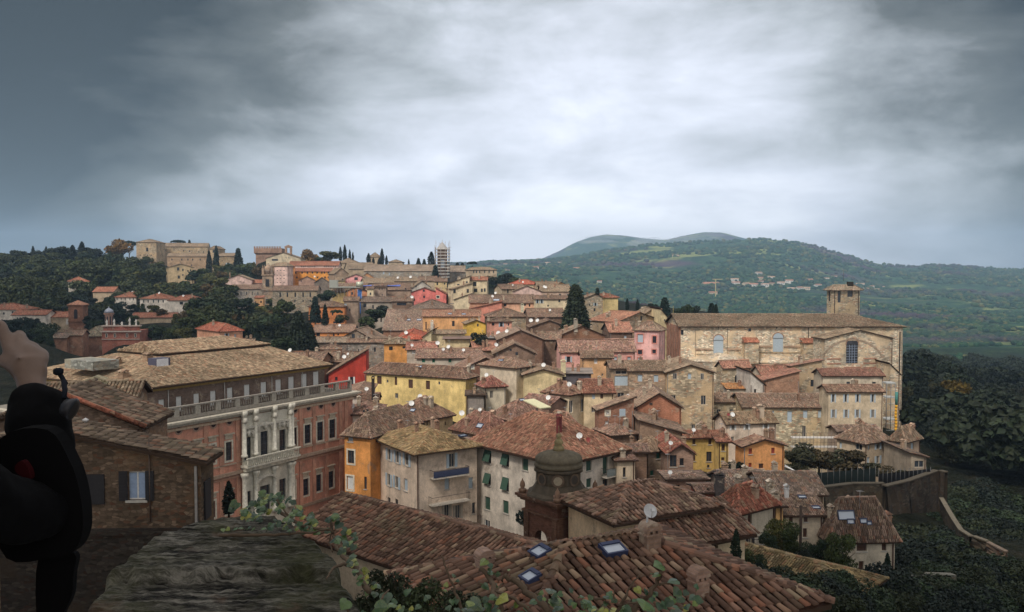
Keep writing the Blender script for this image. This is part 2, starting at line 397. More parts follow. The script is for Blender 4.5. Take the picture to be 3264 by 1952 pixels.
def add_window(root, M, w, hh, style, dist, proud=False):
    """M: X right, Y into the wall, Z up, origin lower-left of the opening in root space"""
    st, col = style[0], (style[1] if len(style) > 1 else 'n'); extra = style[2:]
    dp = .17 if not proud else -.01
    def pl(mb, x0, y0, z0, x1, y1, z1, mi=0): mb.box(x0, y0, z0, x1, y1, z1, mi, M)
    m = MB(); pl(m, 0, dp, 0, w, dp+.03, hh)
    if st == 'c': wo = m.build('window', PAINT, root, SH[col]); wo_c = True
    else: wo = m.build('window', GLASS, root, (.035, .04, .05)); wo_c = False
    if dist < 170 and not wo_c:
        f = MB(); t = .06 if dist < 120 else .08; fc = (.42, .38, .32) if st != 'd' or dist > 130 else (.10, .07, .05)
        if 'W' in extra: fc = (.75, .73, .68)
        if 'K' in extra: fc = (.05, .05, .06)
        y0, y1 = dp-.05, dp-.002
        pl(f, 0, y0, 0, t, y1, hh); pl(f, w-t, y0, 0, w, y1, hh); pl(f, t, y0, 0, w-t, y1, t); pl(f, t, y0, hh-t, w-t, y1, hh)
        if w > .5: pl(f, w/2-t/2, y0, t, w/2+t/2, y1, hh-t)
        if 'G' in extra:
            for q in (1, 2, 3): pl(f, t, y0+.01, hh*q/4-.03, w-t, y1-.001, hh*q/4+.03)
        f.build('frame', PAINT, wo, fc)
    if st == 'o':
        sw = w*.5 if w < 2 else .6
        for sx in (-1, 1):
            s = MB(); x0 = -sw-.02 if sx < 0 else w+.02
            pl(s, x0, -.07, -.03, x0+sw, -.02, hh+.03)
            if dist < 130:
                for q in range(int(hh/.14)): pl(s, x0+.05, -.085, .03+q*.14, x0+sw-.05, -.071, .10+q*.14)
            s.build('shutter', PAINT, wo, SH[col])
    if st == 'c' and dist < 130:
        s = MB()
        for q in range(int(hh/.14)): pl(s, .06, dp-.02, .04+q*.14, w/2-.03, dp-.001, .11+q*.14); pl(s, w/2+.03, dp-.02, .04+q*.14, w-.06, dp-.001, .11+q*.14)
        s.build('slats', PAINT, wo, SH[col])
    if 'A' in extra:  # round arched head
        s = MB(); n = 10; pts = [(w/2+math.cos(math.pi*k/n)*w/2, hh+math.sin(math.pi*k/n)*w/2) for k in range(n+1)]
        y = -.012; s.poly([M @ Vector((p[0], y, p[1])) for p in pts]); s.build('fanlight', PAINT if st == 'c' else GLASS, wo, SH[col] if st == 'c' else (.03, .03, .04))
        s = MB()
        for k in range(n):
            a0, a1 = math.pi*k/n, math.pi*(k+1)/n; q = [(w/2+math.cos(t_)*rr, hh+math.sin(t_)*rr) for t_, rr in ((a0, w/2), (a0, w/2+.25), (a1, w/2+.25), (a1, w/2))]
            s.poly([M @ Vector((p[0], -.06, p[1])) for p in q])
        s.build('arch', BRICK, wo, (.45, .28, .2))
    if st == 'r':    # roller blind pushed outward at the foot
        s = MB(); A = [(0, -.02, hh), (w, -.02, hh), (w, -.5, .18*hh), (0, -.5, .18*hh)]
        s.poly([M @ Vector(p) for p in A]); s.poly([M @ Vector((p[0], p[1]+.03, p[2])) for p in A[::-1]])
        s.build('blind', PAINT, wo, SH[col])
    if 'S' in extra or dist < 125:
        s = MB(); sc = (.70, .64, .52)
        if 'S' in extra:
            t = .22
            pl(s, -t, -.05, -t, 0, .02, hh+t); pl(s, w, -.05, -t, w+t, .02, hh+t); pl(s, 0, -.05, hh, w, .02, hh+t); pl(s, 0, -.08, -t, w, .02, -.0)
            if 'P' in extra: sc = (.62, .25, .2)
            s.build('surround', TRIM, wo, sc)
        else:
            pl(s, -.1, -.1, -.1, w+.1, .05, -.003); s.build('sill', TRIM, wo, (.45, .42, .37))
    return wo
def ray_plane(px, py, p0, n):
    d = ray(px, py); k = p0.dot(n)/d.dot(n); return d*k
def chimney_mesh(w=.5, h=1.1, cap=True):
    m = MB(); m.box(-w/2, -w/2, -.5, w/2, w/2, h-.3, 0); m.box(-w/2-.05, -w/2-.05, h-.3, w/2+.05, w/2+.05, h-.22, 0)
    for sx in (-1, 1):
        for sy in (-1, 1): m.box(sx*w*.38-.05, sy*w*.38-.05, h-.22, sx*w*.38+.05, sy*w*.38+.05, h, 0)
    for s in (-1, 1): m.poly([(s*(w/2+.1), -w/2-.08, h), (s*(w/2+.1), w/2+.08, h), (0, w/2+.08, h+.25), (0, -w/2-.08, h+.25)][::s], 1)
    m.poly([(-w/2-.1, -w/2-.08, h), (w/2+.1, -w/2-.08, h), (0, -w/2-.08, h+.25)], 1); m.poly([(-w/2-.1, w/2+.08, h), (w/2+.1, w/2+.08, h), (0, w/2+.08, h+.25)][::-1], 1)
    m.poly([(-w/2-.1, -w/2-.08, h-.002), (-w/2-.1, w/2+.08, h-.002), (w/2+.1, w/2+.08, h-.002), (w/2+.1, -w/2-.08, h-.002)], 1)
    return m
def add_dish(parent, Mw, r, rz, col=(.75, .75, .73), pole=.8):
    """dish on a pole; Mw local position of the foot; faces -y turned by rz"""
    m = MB(); m.tube([(0, 0, -.3), (0, 0, pole)], .03, 6, 0)
    prof = [(r*k/5, (r*k/5)**2*.35/r) for k in range(6)]; n = 18; vs = []; tilt = rad(62)
    T = Matrix.Rotation(rz, 4, 'Z') @ Matrix.Translation((0, -.12, pole)) @ Matrix.Rotation(tilt, 4, 'X')
    for q, (rr, z) in enumerate(prof):
        for k in range(n):
            th = 2*math.pi*k/n; vs.append(T @ Vector((rr*math.cos(th), rr*math.sin(th), z)))
    fs = [(i*n+k, i*n+(k+1) % n, (i+1)*n+(k+1) % n, (i+1)*n+k) for i in range(5) for k in range(n)]
    m.mesh(vs, fs, 0, True)
    m.tube([T @ Vector((0, -r*.9, .3*r)), T @ Vector((0, -r*.1, r*1.0))], .018, 5, 0); m.box(-.04, -.04, -.04, .04, .04, .06, 0, T @ Matrix.Translation((0, -r*.1, r*1.0)))
    o = m.build('satellite_dish', DISH, parent, col); o.location = Mw; return o
def add_antenna(parent, p, h=1.8):
    m = MB(); m.tube([(0, 0, -.2), (0, 0, h)], .02, 5)
    for k in range(5): m.tube([(-.35+.02*k, .12*k-.2, h-.1), (.35-.02*k, .12*k-.2, h-.1)], .01, 4)
    m.tube([(0, -.25, h-.1), (0, .35, h-.1)], .012, 4)
    o = m.build('antenna', METAL, parent, (.3, .3, .3)); o.location = p; return o
BR = (.235, .155, .112); RD = (.37, .14, .085); GB = (.20, .15, .12); TN = (.31, .235, .16); MV = (.29, .175, .135)
HOUSES = {}
def house(key, label, xl, xm, xr, ye, D, a=0., h=8., roof='gx', yr=None, dep=None, pitch=.36, wall='p', wc=(.6, .5, .35), rc=BR,
          wins=(), chim=(), dish=(), sky=(), ov=.4, cat='house', name='house', group=HGROUP, tiled=None, ants=(), auto=True, rise=None, base=True, walld=3.0, th=.13, seg=4, world=None):
    a = rad(a); u = Vector((math.cos(a), math.sin(a), 0)); v = Vector((-math.sin(a), math.cos(a), 0))
    M = Vector(world[:3]) if world else at(xm, ye, D); ze = M.z
    if world: D = M.y; xm = proj(M)[0]
    def solve(px, d):
        k = (px-CX)/F; return (k*(M.y*CP-ze*SP)-M.x)/(d.x-k*d.y*CP)
    if world: W, L = world[3:5]
    else:
        W = solve(xr, u); L = solve(xl, v) if xl is not None else None
    if L is not None and L <= 0: print('BAD L', key, L); L = None
    if W <= 0: print('BAD W', key, W); W = 4.
    def py_at(x, y, z): return proj(M+u*x+v*y+ZV*z)[1]
    # solve for rise / depth from the ridge's height in the picture
    if roof in ('gx', 'hip', 'sh', 'gh'):
        if L is None:
            if dep: L = dep
            elif yr:
                lo, hi = 1.0, 60.0
                for _ in range(40):
                    L = (lo+hi)/2
                    t, z = (L, pitch*L) if roof == 'sh' else (L/2, pitch*min(L, W if roof == 'hip' else L)/2)
                    if py_at(W/2, t, z) > yr: lo = L
                    else: hi = L
                L = min(max(L, 3.5), 22)
            else: L = 9.
        half = {'gx': L/2, 'gh': L/2, 'hip': min(W, L)/2, 'sh': L}[roof]; yy = L if roof == 'sh' else L/2
        if rise is None:
            rise = pitch*half
            if yr:
                lo, hi = .08*half, .75*half
                for _ in range(30):
                    rise = (lo+hi)/2
                    if py_at(W/2, yy, rise) > yr: lo = rise
                    else: hi = rise
    elif roof == 'gy':
        if L is None: L = dep or 9.
        if rise is None:
            rise = pitch*W/2
            if yr:
                lo, hi = .05*W, .45*W
                for _ in range(30):
                    rise = (lo+hi)/2
                    if py_at(W/2, 0, rise) > yr: lo = rise
                    else: hi = rise
    elif roof in ('sx', 'sX'):
        if L is None: L = dep or 9.
        if rise is None: rise = pitch*W*.5
    else:
        if L is None: L = dep or 9.
        rise = 0.
    zb = ze-h
    root = empty(name, (M.x, M.y, zb), a); tag(root, label, cat, group)
    if base:
        c = M+u*W/2+v*L/2
        for q in ((0, 0), (1, 0), (0, 1), (1, 1)): p = M+u*W*q[0]+v*L*q[1]; BASES.append((p.x, p.y, zb))
    FOOT.append((M.x, M.y, a, W, L))
    def loc(p):
        d = Vector(p)-Vector((M.x, M.y, zb)); return Vector((d.dot(u), d.dot(v), d.z))
    dist = D
    tiled = (D < 175) if tiled is None else tiled
    # windows
    hf, hl, todo = [], [], []
    for wn in wins:
        px, py, pw, ph, st = wn
        front = px >= xm or (xl is None and not world)
        pn, dn, p0 = (v, u, M) if front else (u, v, M)
        c = ray_plane(px, py, p0, pn); lft = ray_plane(px-pw/2, py, p0, pn); rgt = ray_plane(px+pw/2, py, p0, pn)
        s0, s1 = sorted(((lft-M).dot(dn), (rgt-M).dot(dn))); mid = (c-M).dot(dn); ww = s1-s0; hh = ph*c.y/F
        s0, s1 = mid-ww/2, mid+ww/2; z0 = c.z-hh/2-zb; z1 = z0+hh
        lim = W if front else L; lst = hf if front else hl
        if s0 < .02 or s1 > lim-.02: s0 = max(s0, .02); s1 = min(s1, lim-.02)
        if s1-s0 < .1: continue
        proud = z1 > h-.05 or any(not (s1 < q[0]-.02 or s0 > q[1]+.02 or z1 < q[2]-.02 or z0 > q[3]+.02) for q in lst)
        if not proud: lst.append((s0, s1, z0, z1))
        todo.append((front, s0, s1, z0, z1, st, proud))
    wmb = MB(); lo = -walld
    top = h
    sh = lambda hs: [(q[0], q[1], q[2]-lo, q[3]-lo) for q in hs]
    X, Y = Vector((1, 0, 0)), Vector((0, 1, 0))
    wall_face(wmb, (0, 0, lo), X, W, top-lo, sh(hf), -Y)
    wall_face(wmb, (0, 0, lo), Y, L, top-lo, sh(hl), -X)
    wall_face(wmb, (0, L, lo), X, W, top-lo, [], Y)
    wall_face(wmb, (W, 0, lo), Y, L, top-lo, [], X)
    if roof in ('gx', 'gh'):
        for x in ((0, W) if roof == 'gx' else (0,)): wmb.poly([(x, 0, h), (x, L, h), (x, L/2, h+rise)])
    elif roof == 'gy':
        for y in (0, L): wmb.poly([(0, y, h), (W, y, h), (W/2, y, h+rise)])
    elif roof == 'sh':
        for x in (0, W): wmb.poly([(x, 0, h), (x, L, h), (x, L, h+rise)])
        wmb.poly([(0, L, h), (W, L, h), (W, L, h+rise), (0, L, h+rise)])
    elif roof in ('sx', 'sX'):
        xh = W if roof == 'sx' else 0
        for y in (0, L): wmb.poly([(0, y, h), (W, y, h), (xh, y, h+rise)])
        wmb.poly([(xh, 0, h), (xh, L, h), (xh, L, h+rise), (xh, 0, h+rise)])
    if wall == 'p': wc = (min(.85, wc[0]*1.1), min(.8, wc[1]*1.06), min(.75, wc[2]*1.06))
    wm = wmb.build('wall', WALLM[wall], root, wc)
    if D < 210 and not world and R.random() < .8:
        xs_ = [W-.2] if R.random() < .6 else [.12, W-.2]
        for x_ in xs_:
            if any(q[0]-.1 < x_ < q[1]+.1 for q in hf): continue
            dm = MB(); dm.box(x_-.05, -.11, lo, x_+.05, -.01, h-.12); dm.build('downpipe', METAL, root, (.10, .05, .035) if R.random() < .7 else (.3, .28, .26))
    for front, s0, s1, z0, z1, st, proud in todo:
        if front: MM = frame_M((s0, 0, z0), (1, 0, 0), (0, -1, 0))
        else: MM = frame_M((0, s1, z0), (0, -1, 0), (-1, 0, 0))
        add_window(root, MM, s1-s0, z1-z0, st, dist, proud)
    # roof
    polys, ridges, hips = roof_polys(roof, W, L, h, rise, ov)
    rmb = MB(); add_roof(rmb, polys, ridges, hips, tiled, th, seg, flat=(roof == 'flat'))
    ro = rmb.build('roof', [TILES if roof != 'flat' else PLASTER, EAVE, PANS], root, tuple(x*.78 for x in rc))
    tops = [[p+ZV*th for p in q] for q in polys]
    def hit(px, py):
        d = ray(px, py); dl = Vector((d.dot(u), d.dot(v), d.z)); o = loc(Vector((0, 0, 0))); best = None
        for q in tops:
            n = newell(q); dn = n.dot(dl)
            if abs(dn) < 1e-6: continue
            k = n.dot(q[0]-o)/dn
            if k <= 0: continue
            p = o+dl*k
            ok = all((q[(i+1) % len(q)]-q[i]).cross(p-q[i]).dot(n) > -.3 for i in range(len(q)))
            if ok and (best is None or k < best[0]): best = (k, p, n)
        if best is None:
            z = h+rise*.6; k = (z-o.z)/dl.z if abs(dl.z) > 1e-6 else 0
            p = o+dl*k if k > 0 else Vector((W/2, L/2, h+rise))
            p.x = min(max(p.x, .2), W-.2); p.y = min(max(p.y, .2), L-.2); return p, ZV
        return best[1], best[2]
    for cdef in chim:
        px, py, hh = cdef[:3]; p, n = hit(px, py); w = cdef[3] if len(cdef) > 3 else .5
        co = chimney_mesh(w, hh).build('chimney', [BRICK if wall != 'p' else PLASTER, TILES], ro, cdef[4] if len(cdef) > 4 else (.4, .28, .2) if R.random() < .5 else (.5, .42, .33)); co.location = p
    if auto and D < 420 and not (chim and D < 100) and R.random() < .9:
        for _ in range(R.choice((1, 2, 2, 3))):
            k = R.randrange(len(tops)); q = tops[k]; w8 = [R.random()**.7+.05 for _ in q]; sm = sum(w8); p = sum((c*w_/sm for c, w_ in zip(q, w8)), Vector((0, 0, 0)))
            co = chimney_mesh(R.uniform(.4, .65), R.uniform(.9, 1.5)).build('chimney', [BRICK, TILES], ro, R.choice([(.4, .28, .2), (.5, .42, .33), (.33, .2, .14)])); co.location = p
    for ddef in dish:
        px, py, r_px = ddef[:3]; col = ddef[3] if len(ddef) > 3 else (.75, .75, .73); pole = .7 if D > 60 else .35
        p, n = hit(px, py+pole*F/D*.9); dd = (M+u*p.x+v*p.y).y
        add_dish(ro, p, r_px*dd/F, -a+R.uniform(-.5, .5), col, pole)
    for sdef in sky:
        px, py, w, hh = sdef[:4]; p, n = hit(px, py); col = sdef[4] if len(sdef) > 4 else (.62, .66, .7)
        e = ZV.cross(n); e = e.normalized() if e.length > .01 else X; s = n.cross(e)
        T = Matrix.Identity(4)
        for r_ in range(3): T[r_][0] = e[r_]; T[r_][1] = s[r_]; T[r_][2] = n[r_]; T[r_][3] = p[r_]
        k = .16 if tiled else .05
        m = MB(); t = .07; z1 = k+.06
        m.box(-w/2, -hh/2, 0, -w/2+t, hh/2, z1, 0, T); m.box(w/2-t, -hh/2, 0, w/2, hh/2, z1, 0, T); m.box(-w/2+t, -hh/2, 0, w/2-t, -hh/2+t, z1, 0, T); m.box(-w/2+t, hh/2-t*1.8, 0, w/2-t, hh/2, z1+.02, 0, T)
        m.box(-w/2+t, -hh/2+t, k-.02, w/2-t, hh/2-t*1.8, k+.02, 1, T)
        m.build('skylight', [PAINT, SKYGL], ro, (.04, .05, .09))
    for px, py in ants:
        p, n = hit(px, py); add_antenna(ro, p, 2.0)
    if D < 230 and auto and not ants and R.random() < .5:
        q = R.choice(tops); p = sum(q, Vector((0, 0, 0)))/len(q); add_antenna(ro, p, R.uniform(1.5, 2.6))
    info = dict(root=root, M=M, u=u, v=v, W=W, L=L, h=h, zb=zb, rise=rise, roof=ro, wall=wm, a=a, hit=hit, loc=loc, D=D, key=key)
    HOUSES[key] = info
    return info
def G(xs, ys, w, h, st): return [(x, y, w, h, st) for y in ys for x in xs]
def side_box(hd, name, x0, y0, z0, x1, y1, z1, mat, col):
    m = MB(); m.box(x0, y0, z0, x1, y1, z1); return m.build(name, mat, hd['root'], col)
# ---------------------------------------------------------------- the town, back to front
CRM = (.70, .60, .40); YEL = (.78, .58, .24); MUS = (.76, .50, .10); ORG = (.74, .34, .11); TAN = (.52, .42, .29); PEA = (.74, .45, .30)
PNK = (.76, .42, .38); PPK = (.70, .52, .45); REDW = (.46, .06, .04); COR = (.72, .22, .19); STO = (.46, .39, .29); GRY = (.36, .33, .29)
BRK = (.33, .18, .12); DBK = (.22, .14, .10); WHT = (.70, .65, .56)
H = house
# -- monastery and villas on the wooded hill, far left
H('mona', 'square tan tower block at the left end of the hilltop monastery', 428, 434, 498, 772.5, 620, 6, 17, 'hip', 764, wall='s', wc=TAN, rc=TN, wins=[(469, 796, 7, 12, 'd')]+G([447, 459, 470, 482], [814], 3, 4, 'd'))
H('monb', 'long plain upper wing of the hilltop monastery with small square windows', None, 498, 662, 786, 645, 14, 16, 'gx', 776, wall='s', wc=TAN, rc=TN, wins=[(x, y, 3, 5, 'd') for x, y in ((512, 797), (528, 798), (585, 800), (604, 801), (634, 803), (648, 804))]+[(522, 810, 8, 12, 'd')])
H('monc', 'low tan roofed range behind the upper wing of the monastery', None, 520, 590, 782, 675, 8, 14, 'hip', 776, wall='s', wc=TAN, rc=TN)
H('mond', 'long lower brick wing of the hilltop monastery with arched windows', None, 532, 678, 818, 598, 8, 13, 'gx', 809, wall='b', wc=(.42, .3, .2), rc=TN, wins=G([548, 579, 599, 614, 638, 660], [828], 4, 6, 'd')+[(661, 842, 6, 8, 'd'), (610, 846, 4, 4, 'd')])
H('mone', 'narrow tan tower at the right end of the hilltop monastery', None, 667, 692, 793, 590, 5, 22, 'hip', 786, wall='s', wc=TAN, rc=TN, wins=[(682, 802, 9, 9, 'd')])
H('monf', 'plain tan block beside the tall fir right of the monastery', None, 694, 746, 817, 588, 4, 15, 'gx', 808, wall='s', wc=(.44, .34, .22), rc=TN, wins=[(727, 843, 7, 9, 'ob'), (708, 832, 3, 4, 'd')])
H('vila', 'tan gabled villa standing among trees below the hilltop monastery', 493, 534, 618, 853, 520, 24, 10, 'gy', 842, wall='p', wc=(.60, .47, .28), rc=TN, wins=[(568, 858, 8, 10, 'd'), (583, 861, 5, 7, 'd'), (599, 864, 4, 6, 'd'), (607, 862, 4, 6, 'd'), (570, 884, 7, 10, 'd'), (600, 878, 4, 5, 'd'), (516, 866, 8, 6, 'd'), (583, 877, 4, 5, 'd')])
H('vilb', 'pale three storey villa with red hip roof in the dark wood', 187, 218, 284, 898, 430, 28, 11, 'hip', 884, wc=WHT, rc=RD, wins=G([200, 207], [905, 922], 3, 7, 'd')+[(254, 907, 5, 8, 'ob'), (271, 907, 5, 8, 'cb')])
H('vilc', 'low red roof just right of the pale villa in the wood', None, 296, 360, 931, 420, 6, 6, 'gx', 916, wc=TAN, rc=RD)
H('vild', 'pale house with a red roof, leftmost of three in a row below the wood', None, 366, 434, 948, 400, 4, 8, 'hip', 932, wc=WHT, rc=RD, wins=G([373, 386, 399, 414, 425], [954], 3, 8, 'd'), dish=[(391, 931, 3.2)])
H('vile', 'long pale house with red roof, middle one of the row below the wood', None, 446, 540, 953, 385, 4, 9, 'hip', 936, wc=WHT, rc=RD, wins=G([458, 472, 489, 505, 520], [961], 4, 9, 'd'), dish=[(509, 935, 4)])
H('vilf', 'pale house with red roof, rightmost and nearest of the row below the wood', None, 536, 610, 958, 375, 6, 11, 'hip', 942, wc=WHT, rc=RD, wins=[(578, 967, 11, 9, 'db'), (596, 978, 6, 9, 'd')], dish=[(584, 944, 3.5)])
H('vilg', 'low reddish roof half sunk in trees below the row of pale houses', None, 418, 556, 1013, 330, 6, 4, 'gx', 998, wc=TAN, rc=RD)
H('roa', 'red roofed building cut by the left edge behind the raised hand', None, -60, 72, 988, 300, 3, 8, 'hip', 969, wc=WHT, rc=RD, wins=[(40, 996, 6, 7, 'd'), (12, 1000, 6, 7, 'd')])
H('rob', 'lower red roof beside the one at the left edge', None, 38, 146, 1005, 288, 3, 8, 'gx', 990, wc=WHT, rc=RD, wins=G([55, 66, 78], [1017], 5, 9, 'd'))
H('roc', 'long red roof running up to the brick bell tower', None, 146, 222, 1012, 292, 3, 6, 'gx', 995, wc=TAN, rc=RD)
H('smb', 'small brown brick house left of the statue topped church front', None, 205, 262, 1070, 248, 12, 8, 'gx', 1054, wall='b', wc=BRK, rc=BR)
H('smc', 'low grey roof tucked below the brick bell tower', None, 168, 212, 1078, 246, 8, 6, 'gx', 1062, wall='b', wc=BRK, rc=GB)
H('grg', 'steep grey gabled roof beside the statue topped church front', None, 258, 326, 1071, 258, 6, 8, 'hip', 1034, wall='b', wc=BRK, rc=(.31, .27, .19))
H('pkv', 'pink orange villa with a bright red hip roof beside the dark trees', 628, 700, 773, 1057, 235, 42, 9, 'hip', 1031, wc=(.72, .38, .24), rc=(.5, .15, .09), wins=[(723, 1070, 7, 13, 'ob'), (750, 1071, 6, 11, 'cb')])
H('yls', 'small yellow shed with grey roof under the dark conifers', None, 755, 806, 1093, 214, 8, 5, 'gx', 1082, wc=YEL, rc=GB, wins=[(777, 1106, 13, 10, 'd')])
# -- far part of the town
H('conv', 'pale pink gabled house with a white chimney above the valley wood', None, 716, 802, 893, 452, 6, 8, 'gy', 877, dep=12, wc=PPK, rc=TN, wins=[(766, 899, 6, 2, 'd'), (777, 900, 6, 2, 'd')], chim=[(765, 880, 2.5)])
H('conw', 'low pale wing linking the pink gable to the church tower', None, 798, 838, 903, 456, 4, 8, 'gx', 893, wc=PPK, rc=RD)
H('conl', 'long grey stone convent range with buttresses above the wood', None, 728, 842, 922, 438, -4, 17, 'gx', 909, wall='s', wc=GRY, rc=BR, wins=G([750, 768, 786, 804, 822], [936], 3, 10, 'd'))
H('ptb', 'tall pale pink block with rows of slit windows beside the belfry', 864, 916, 934, 848, 462, 62, 20, 'hip', 833, wc=PPK, rc=TN, wins=[(x, y, 5, 2, 'd') for y in (863, 878, 888, 901) for x in (884, 894, 905)])
H('ort', 'upper tier of the orange convent with a clerestory of small windows', None, 920, 1078, 847, 500, 4, 10, 'gx', 834, wc=PPK, rc=RD, wins=G([961, 967, 973, 979, 985, 991, 997, 1003, 1035, 1041, 1048, 1055, 1062, 1070], [850], 3, 4, 'd'))
H('orc', 'bright orange convent front with a row of dark windows', None, 922, 1056, 866, 478, 5, 12, 'sh', 856, wc=(.80, .34, .07), rc=RD, wins=G([943, 963, 980, 996, 1011, 1026, 1034, 1047], [870], 5, 6, 'd')+G([946, 1012, 1036, 1047], [885], 5, 6, 'd'))
H('org', 'tall narrow orange wall against the right side of the pink block', None, 918, 940, 850, 470, 30, 18, 'sh', 842, wc=(.74, .33, .12), rc=RD)
H('occ', 'brown gabled roof right of the orange convent front', None, 1066, 1110, 873, 455, 25, 10, 'gy', 855, dep=14, wall='b', wc=(.4, .29, .21), rc=TN)
H('stf', 'long stone convent front with tall dark windows in the middle distance', None, 868, 1010, 927, 400, 4, 17, 'gx', 912, wall='s', wc=(.42, .36, .27), rc=BR, wins=G([893, 916, 941, 966, 989], [940], 5, 15, 'd')+G([940, 966, 989], [960], 4, 7, 'd'))
H('oan', 'small orange annex at the foot of the convent bell tower', None, 811, 838, 950, 394, 4, 8, 'sh', 944, wc=(.72, .42, .2), rc=RD, wins=[(815, 963, 3, 7, 'd'), (832, 963, 5, 7, 'd')])
H('far1', 'low tan roof in front of the four thin cypresses', None, 1076, 1140, 838, 560, 6, 8, 'hip', 824, wc=TAN, rc=TN)
H('far2', 'octagonal tan church roof rising between two groups of cypresses', None, 1176, 1213, 819, 620, 6, 14, 'hip', 800, wc=TAN, rc=TN, dep=9)
H('far3', 'small tan farmhouse right of the cypresses on the skyline', None, 1238, 1283, 836, 600, 4, 7, 'hip', 829, wc=TAN, rc=TN)
H('far4', 'wide tan roof between the orange convent and the long nave', None, 1112, 1196, 858, 520, 18, 8, 'gx', 838, wc=TAN, rc=TN)
H('nav', 'very long grey nave with a single tan roof on the skyline', None, 1160, 1384, 865, 500, 3, 12, 'gx', 845, wall='s', wc=(.44, .40, .34), rc=(.35, .27, .2), wins=[(1223, 870, 5, 10, 'cb'), (1241, 873, 4, 8, 'cb'), (1345, 879, 4, 7, 'dS')])
H('nav2', 'short grey range right of the scaffolded tower', None, 1428, 1482, 868, 490, 3, 8, 'gx', 848, wall='s', wc=GRY, rc=(.33, .26, .2))
H('vilr', 'low villa with a row of tall windows on the ridge right of the tower', None, 1484, 1583, 861, 480, 3, 9, 'hip', 853, wc=TAN, rc=TN, wins=G([1510, 1519, 1529, 1545, 1559, 1573], [867], 4, 8, 'dS'))
H('m1', 'brown gabled house below the orange convent front', None, 952, 1004, 894, 440, 12, 8, 'gy', 882, wc=(.5, .33, .25), rc=BR, wins=[(960, 897, 3, 5, 'd')], dish=[(1038, 888, 3)])
H('m2', 'dark gabled house with a white dish below the orange convent', None, 1002, 1049, 901, 430, 10, 9, 'gy', 885, wall='b', wc=(.24, .2, .17), rc=TN, wins=[(1008, 898, 3, 6, 'd')])
H('m3', 'pink gabled house with one dark window in the far town', None, 1098, 1173, 890, 430, -4, 9, 'gy', 875, wc=(.78, .38, .36), rc=TN, wins=[(1135, 889, 11, 9, 'd')])
H('m3b', 'orange brown gable just behind the pink gabled house', None, 1150, 1190, 884, 440, 8, 8, 'gy', 871, wc=(.62, .34, .17), rc=TN)
H('m4', 'ochre strip of house left of the pink gable', None, 1070, 1100, 895, 428, 8, 9, 'gx', 884, wc=(.6, .48, .25), rc=TN, wins=[(1092, 891, 4, 5, 'd')])
H('m5', 'low brown roof in front of the pink gabled house', None, 1048, 1170, 917, 395, 6, 8, 'gx', 904, wc=TAN, rc=BR)
H('m6', 'terracotta coloured gable behind the tall blue netting', None, 1095, 1172, 930, 362, 6, 10, 'gy', 918, wc=(.62, .28, .14), rc=RD, wins=[(1122, 936, 7, 8, 'd'), (1148, 930, 4, 6, 'd')])
H('m7', 'small ochre house under scaffolding left of the terracotta gable', None, 1060, 1100, 932, 352, 4, 9, 'gx', 924, wc=(.62, .46, .2), rc=BR, wins=G([1067, 1074, 1081], [936], 3, 5, 'dS'))
H('m8', 'narrow cream house right of the tall blue netting', None, 1170, 1190, 921, 356, 4, 10, 'gx', 915, wc=CRM, rc=BR, wins=[(1181, 937, 5, 8, 'd')])
H('m9', 'brown house with a blue tarpaulin on its roof', None, 1192, 1231, 916, 362, 4, 11, 'gx', 906, wall='b', wc=(.4, .3, .24), rc=BR, wins=[(1209, 922, 3, 5, 'dS'), (1218, 922, 3, 5, 'dS'), (1218, 940, 3, 6, 'd')])
H('m10', 'plain brown house behind the coral red gable, to its left', None, 1230, 1310, 925, 372, 10, 11, 'gx', 903, wall='b', wc=(.42, .3, .23), rc=BR, wins=[(1293, 921, 4, 5, 'd')])
H('m11', 'long brown roof in front of the very long nave', None, 1240, 1335, 897, 412, 22, 7, 'gx', 884, wc=TAN, rc=TN, dish=[(1269, 886, 4), (1309, 884, 4.3), (1229, 887, 3)])
H('m12', 'low brown roof with three dishes left of the long nave', None, 1164, 1255, 903, 405, 20, 7, 'gx', 888, wc=TAN, rc=TN)
H('m13', 'pale grey gable behind the coral red house', None, 1318, 1372, 916, 368, 14, 9, 'gy', 896, wc=(.55, .52, .45), rc=TN, wins=[(1326, 913, 4, 4, 'd')])
H('m13b', 'low brown roof at the foot of the scaffolded tower', None, 1335, 1392, 896, 395, 6, 8, 'gx', 882, wc=TAN, rc=BR)
H('m14', 'ochre house between the coral gable and the cream stepped house', None, 1385, 1424, 898, 372, 4, 9, 'gx', 888, wc=(.66, .52, .28), rc=BR, wins=[(1394, 905, 5, 9, 'd'), (1417, 905, 5, 6, 'd')])
H('cor', 'coral red gabled house with three small windows', None, 1311, 1392, 932, 340, 0, 10, 'gy', 918, wc=COR, rc=BR, wins=[(1351, 927, 6, 7, 'dn'), (1352, 947, 6, 8, 'dn')])
H('corb', 'lower coral red lean to at the right of the coral gable', None, 1389, 1422, 938, 338, 0, 8, 'sX', wc=COR, rc=RD, rise=2.3, wins=[(1396, 947, 9, 7, 'dnS')])
H('w1', 'cream stepped house, its tall right hand block with three storeys of windows', None, 1494, 1552, 894, 345, -3, 17, 'gx', 884, wc=CRM, rc=RD, wins=[(1513, 906, 11, 14, 'dnW'), (1516, 926, 11, 11, 'dn'), (1536, 926, 6, 11, 'dn'), (1545, 925, 6, 11, 'dn')])
H('w2', 'cream stepped house, its sloping left block with a round window', None, 1428, 1496, 905, 340, 0, 14, 'sx', wc=CRM, rc=BR, rise=3.0, wins=[(1461, 908, 8, 4, 'd'), (1488, 900, 6, 6, 'd'), (1449, 928, 8, 14, 'd')])
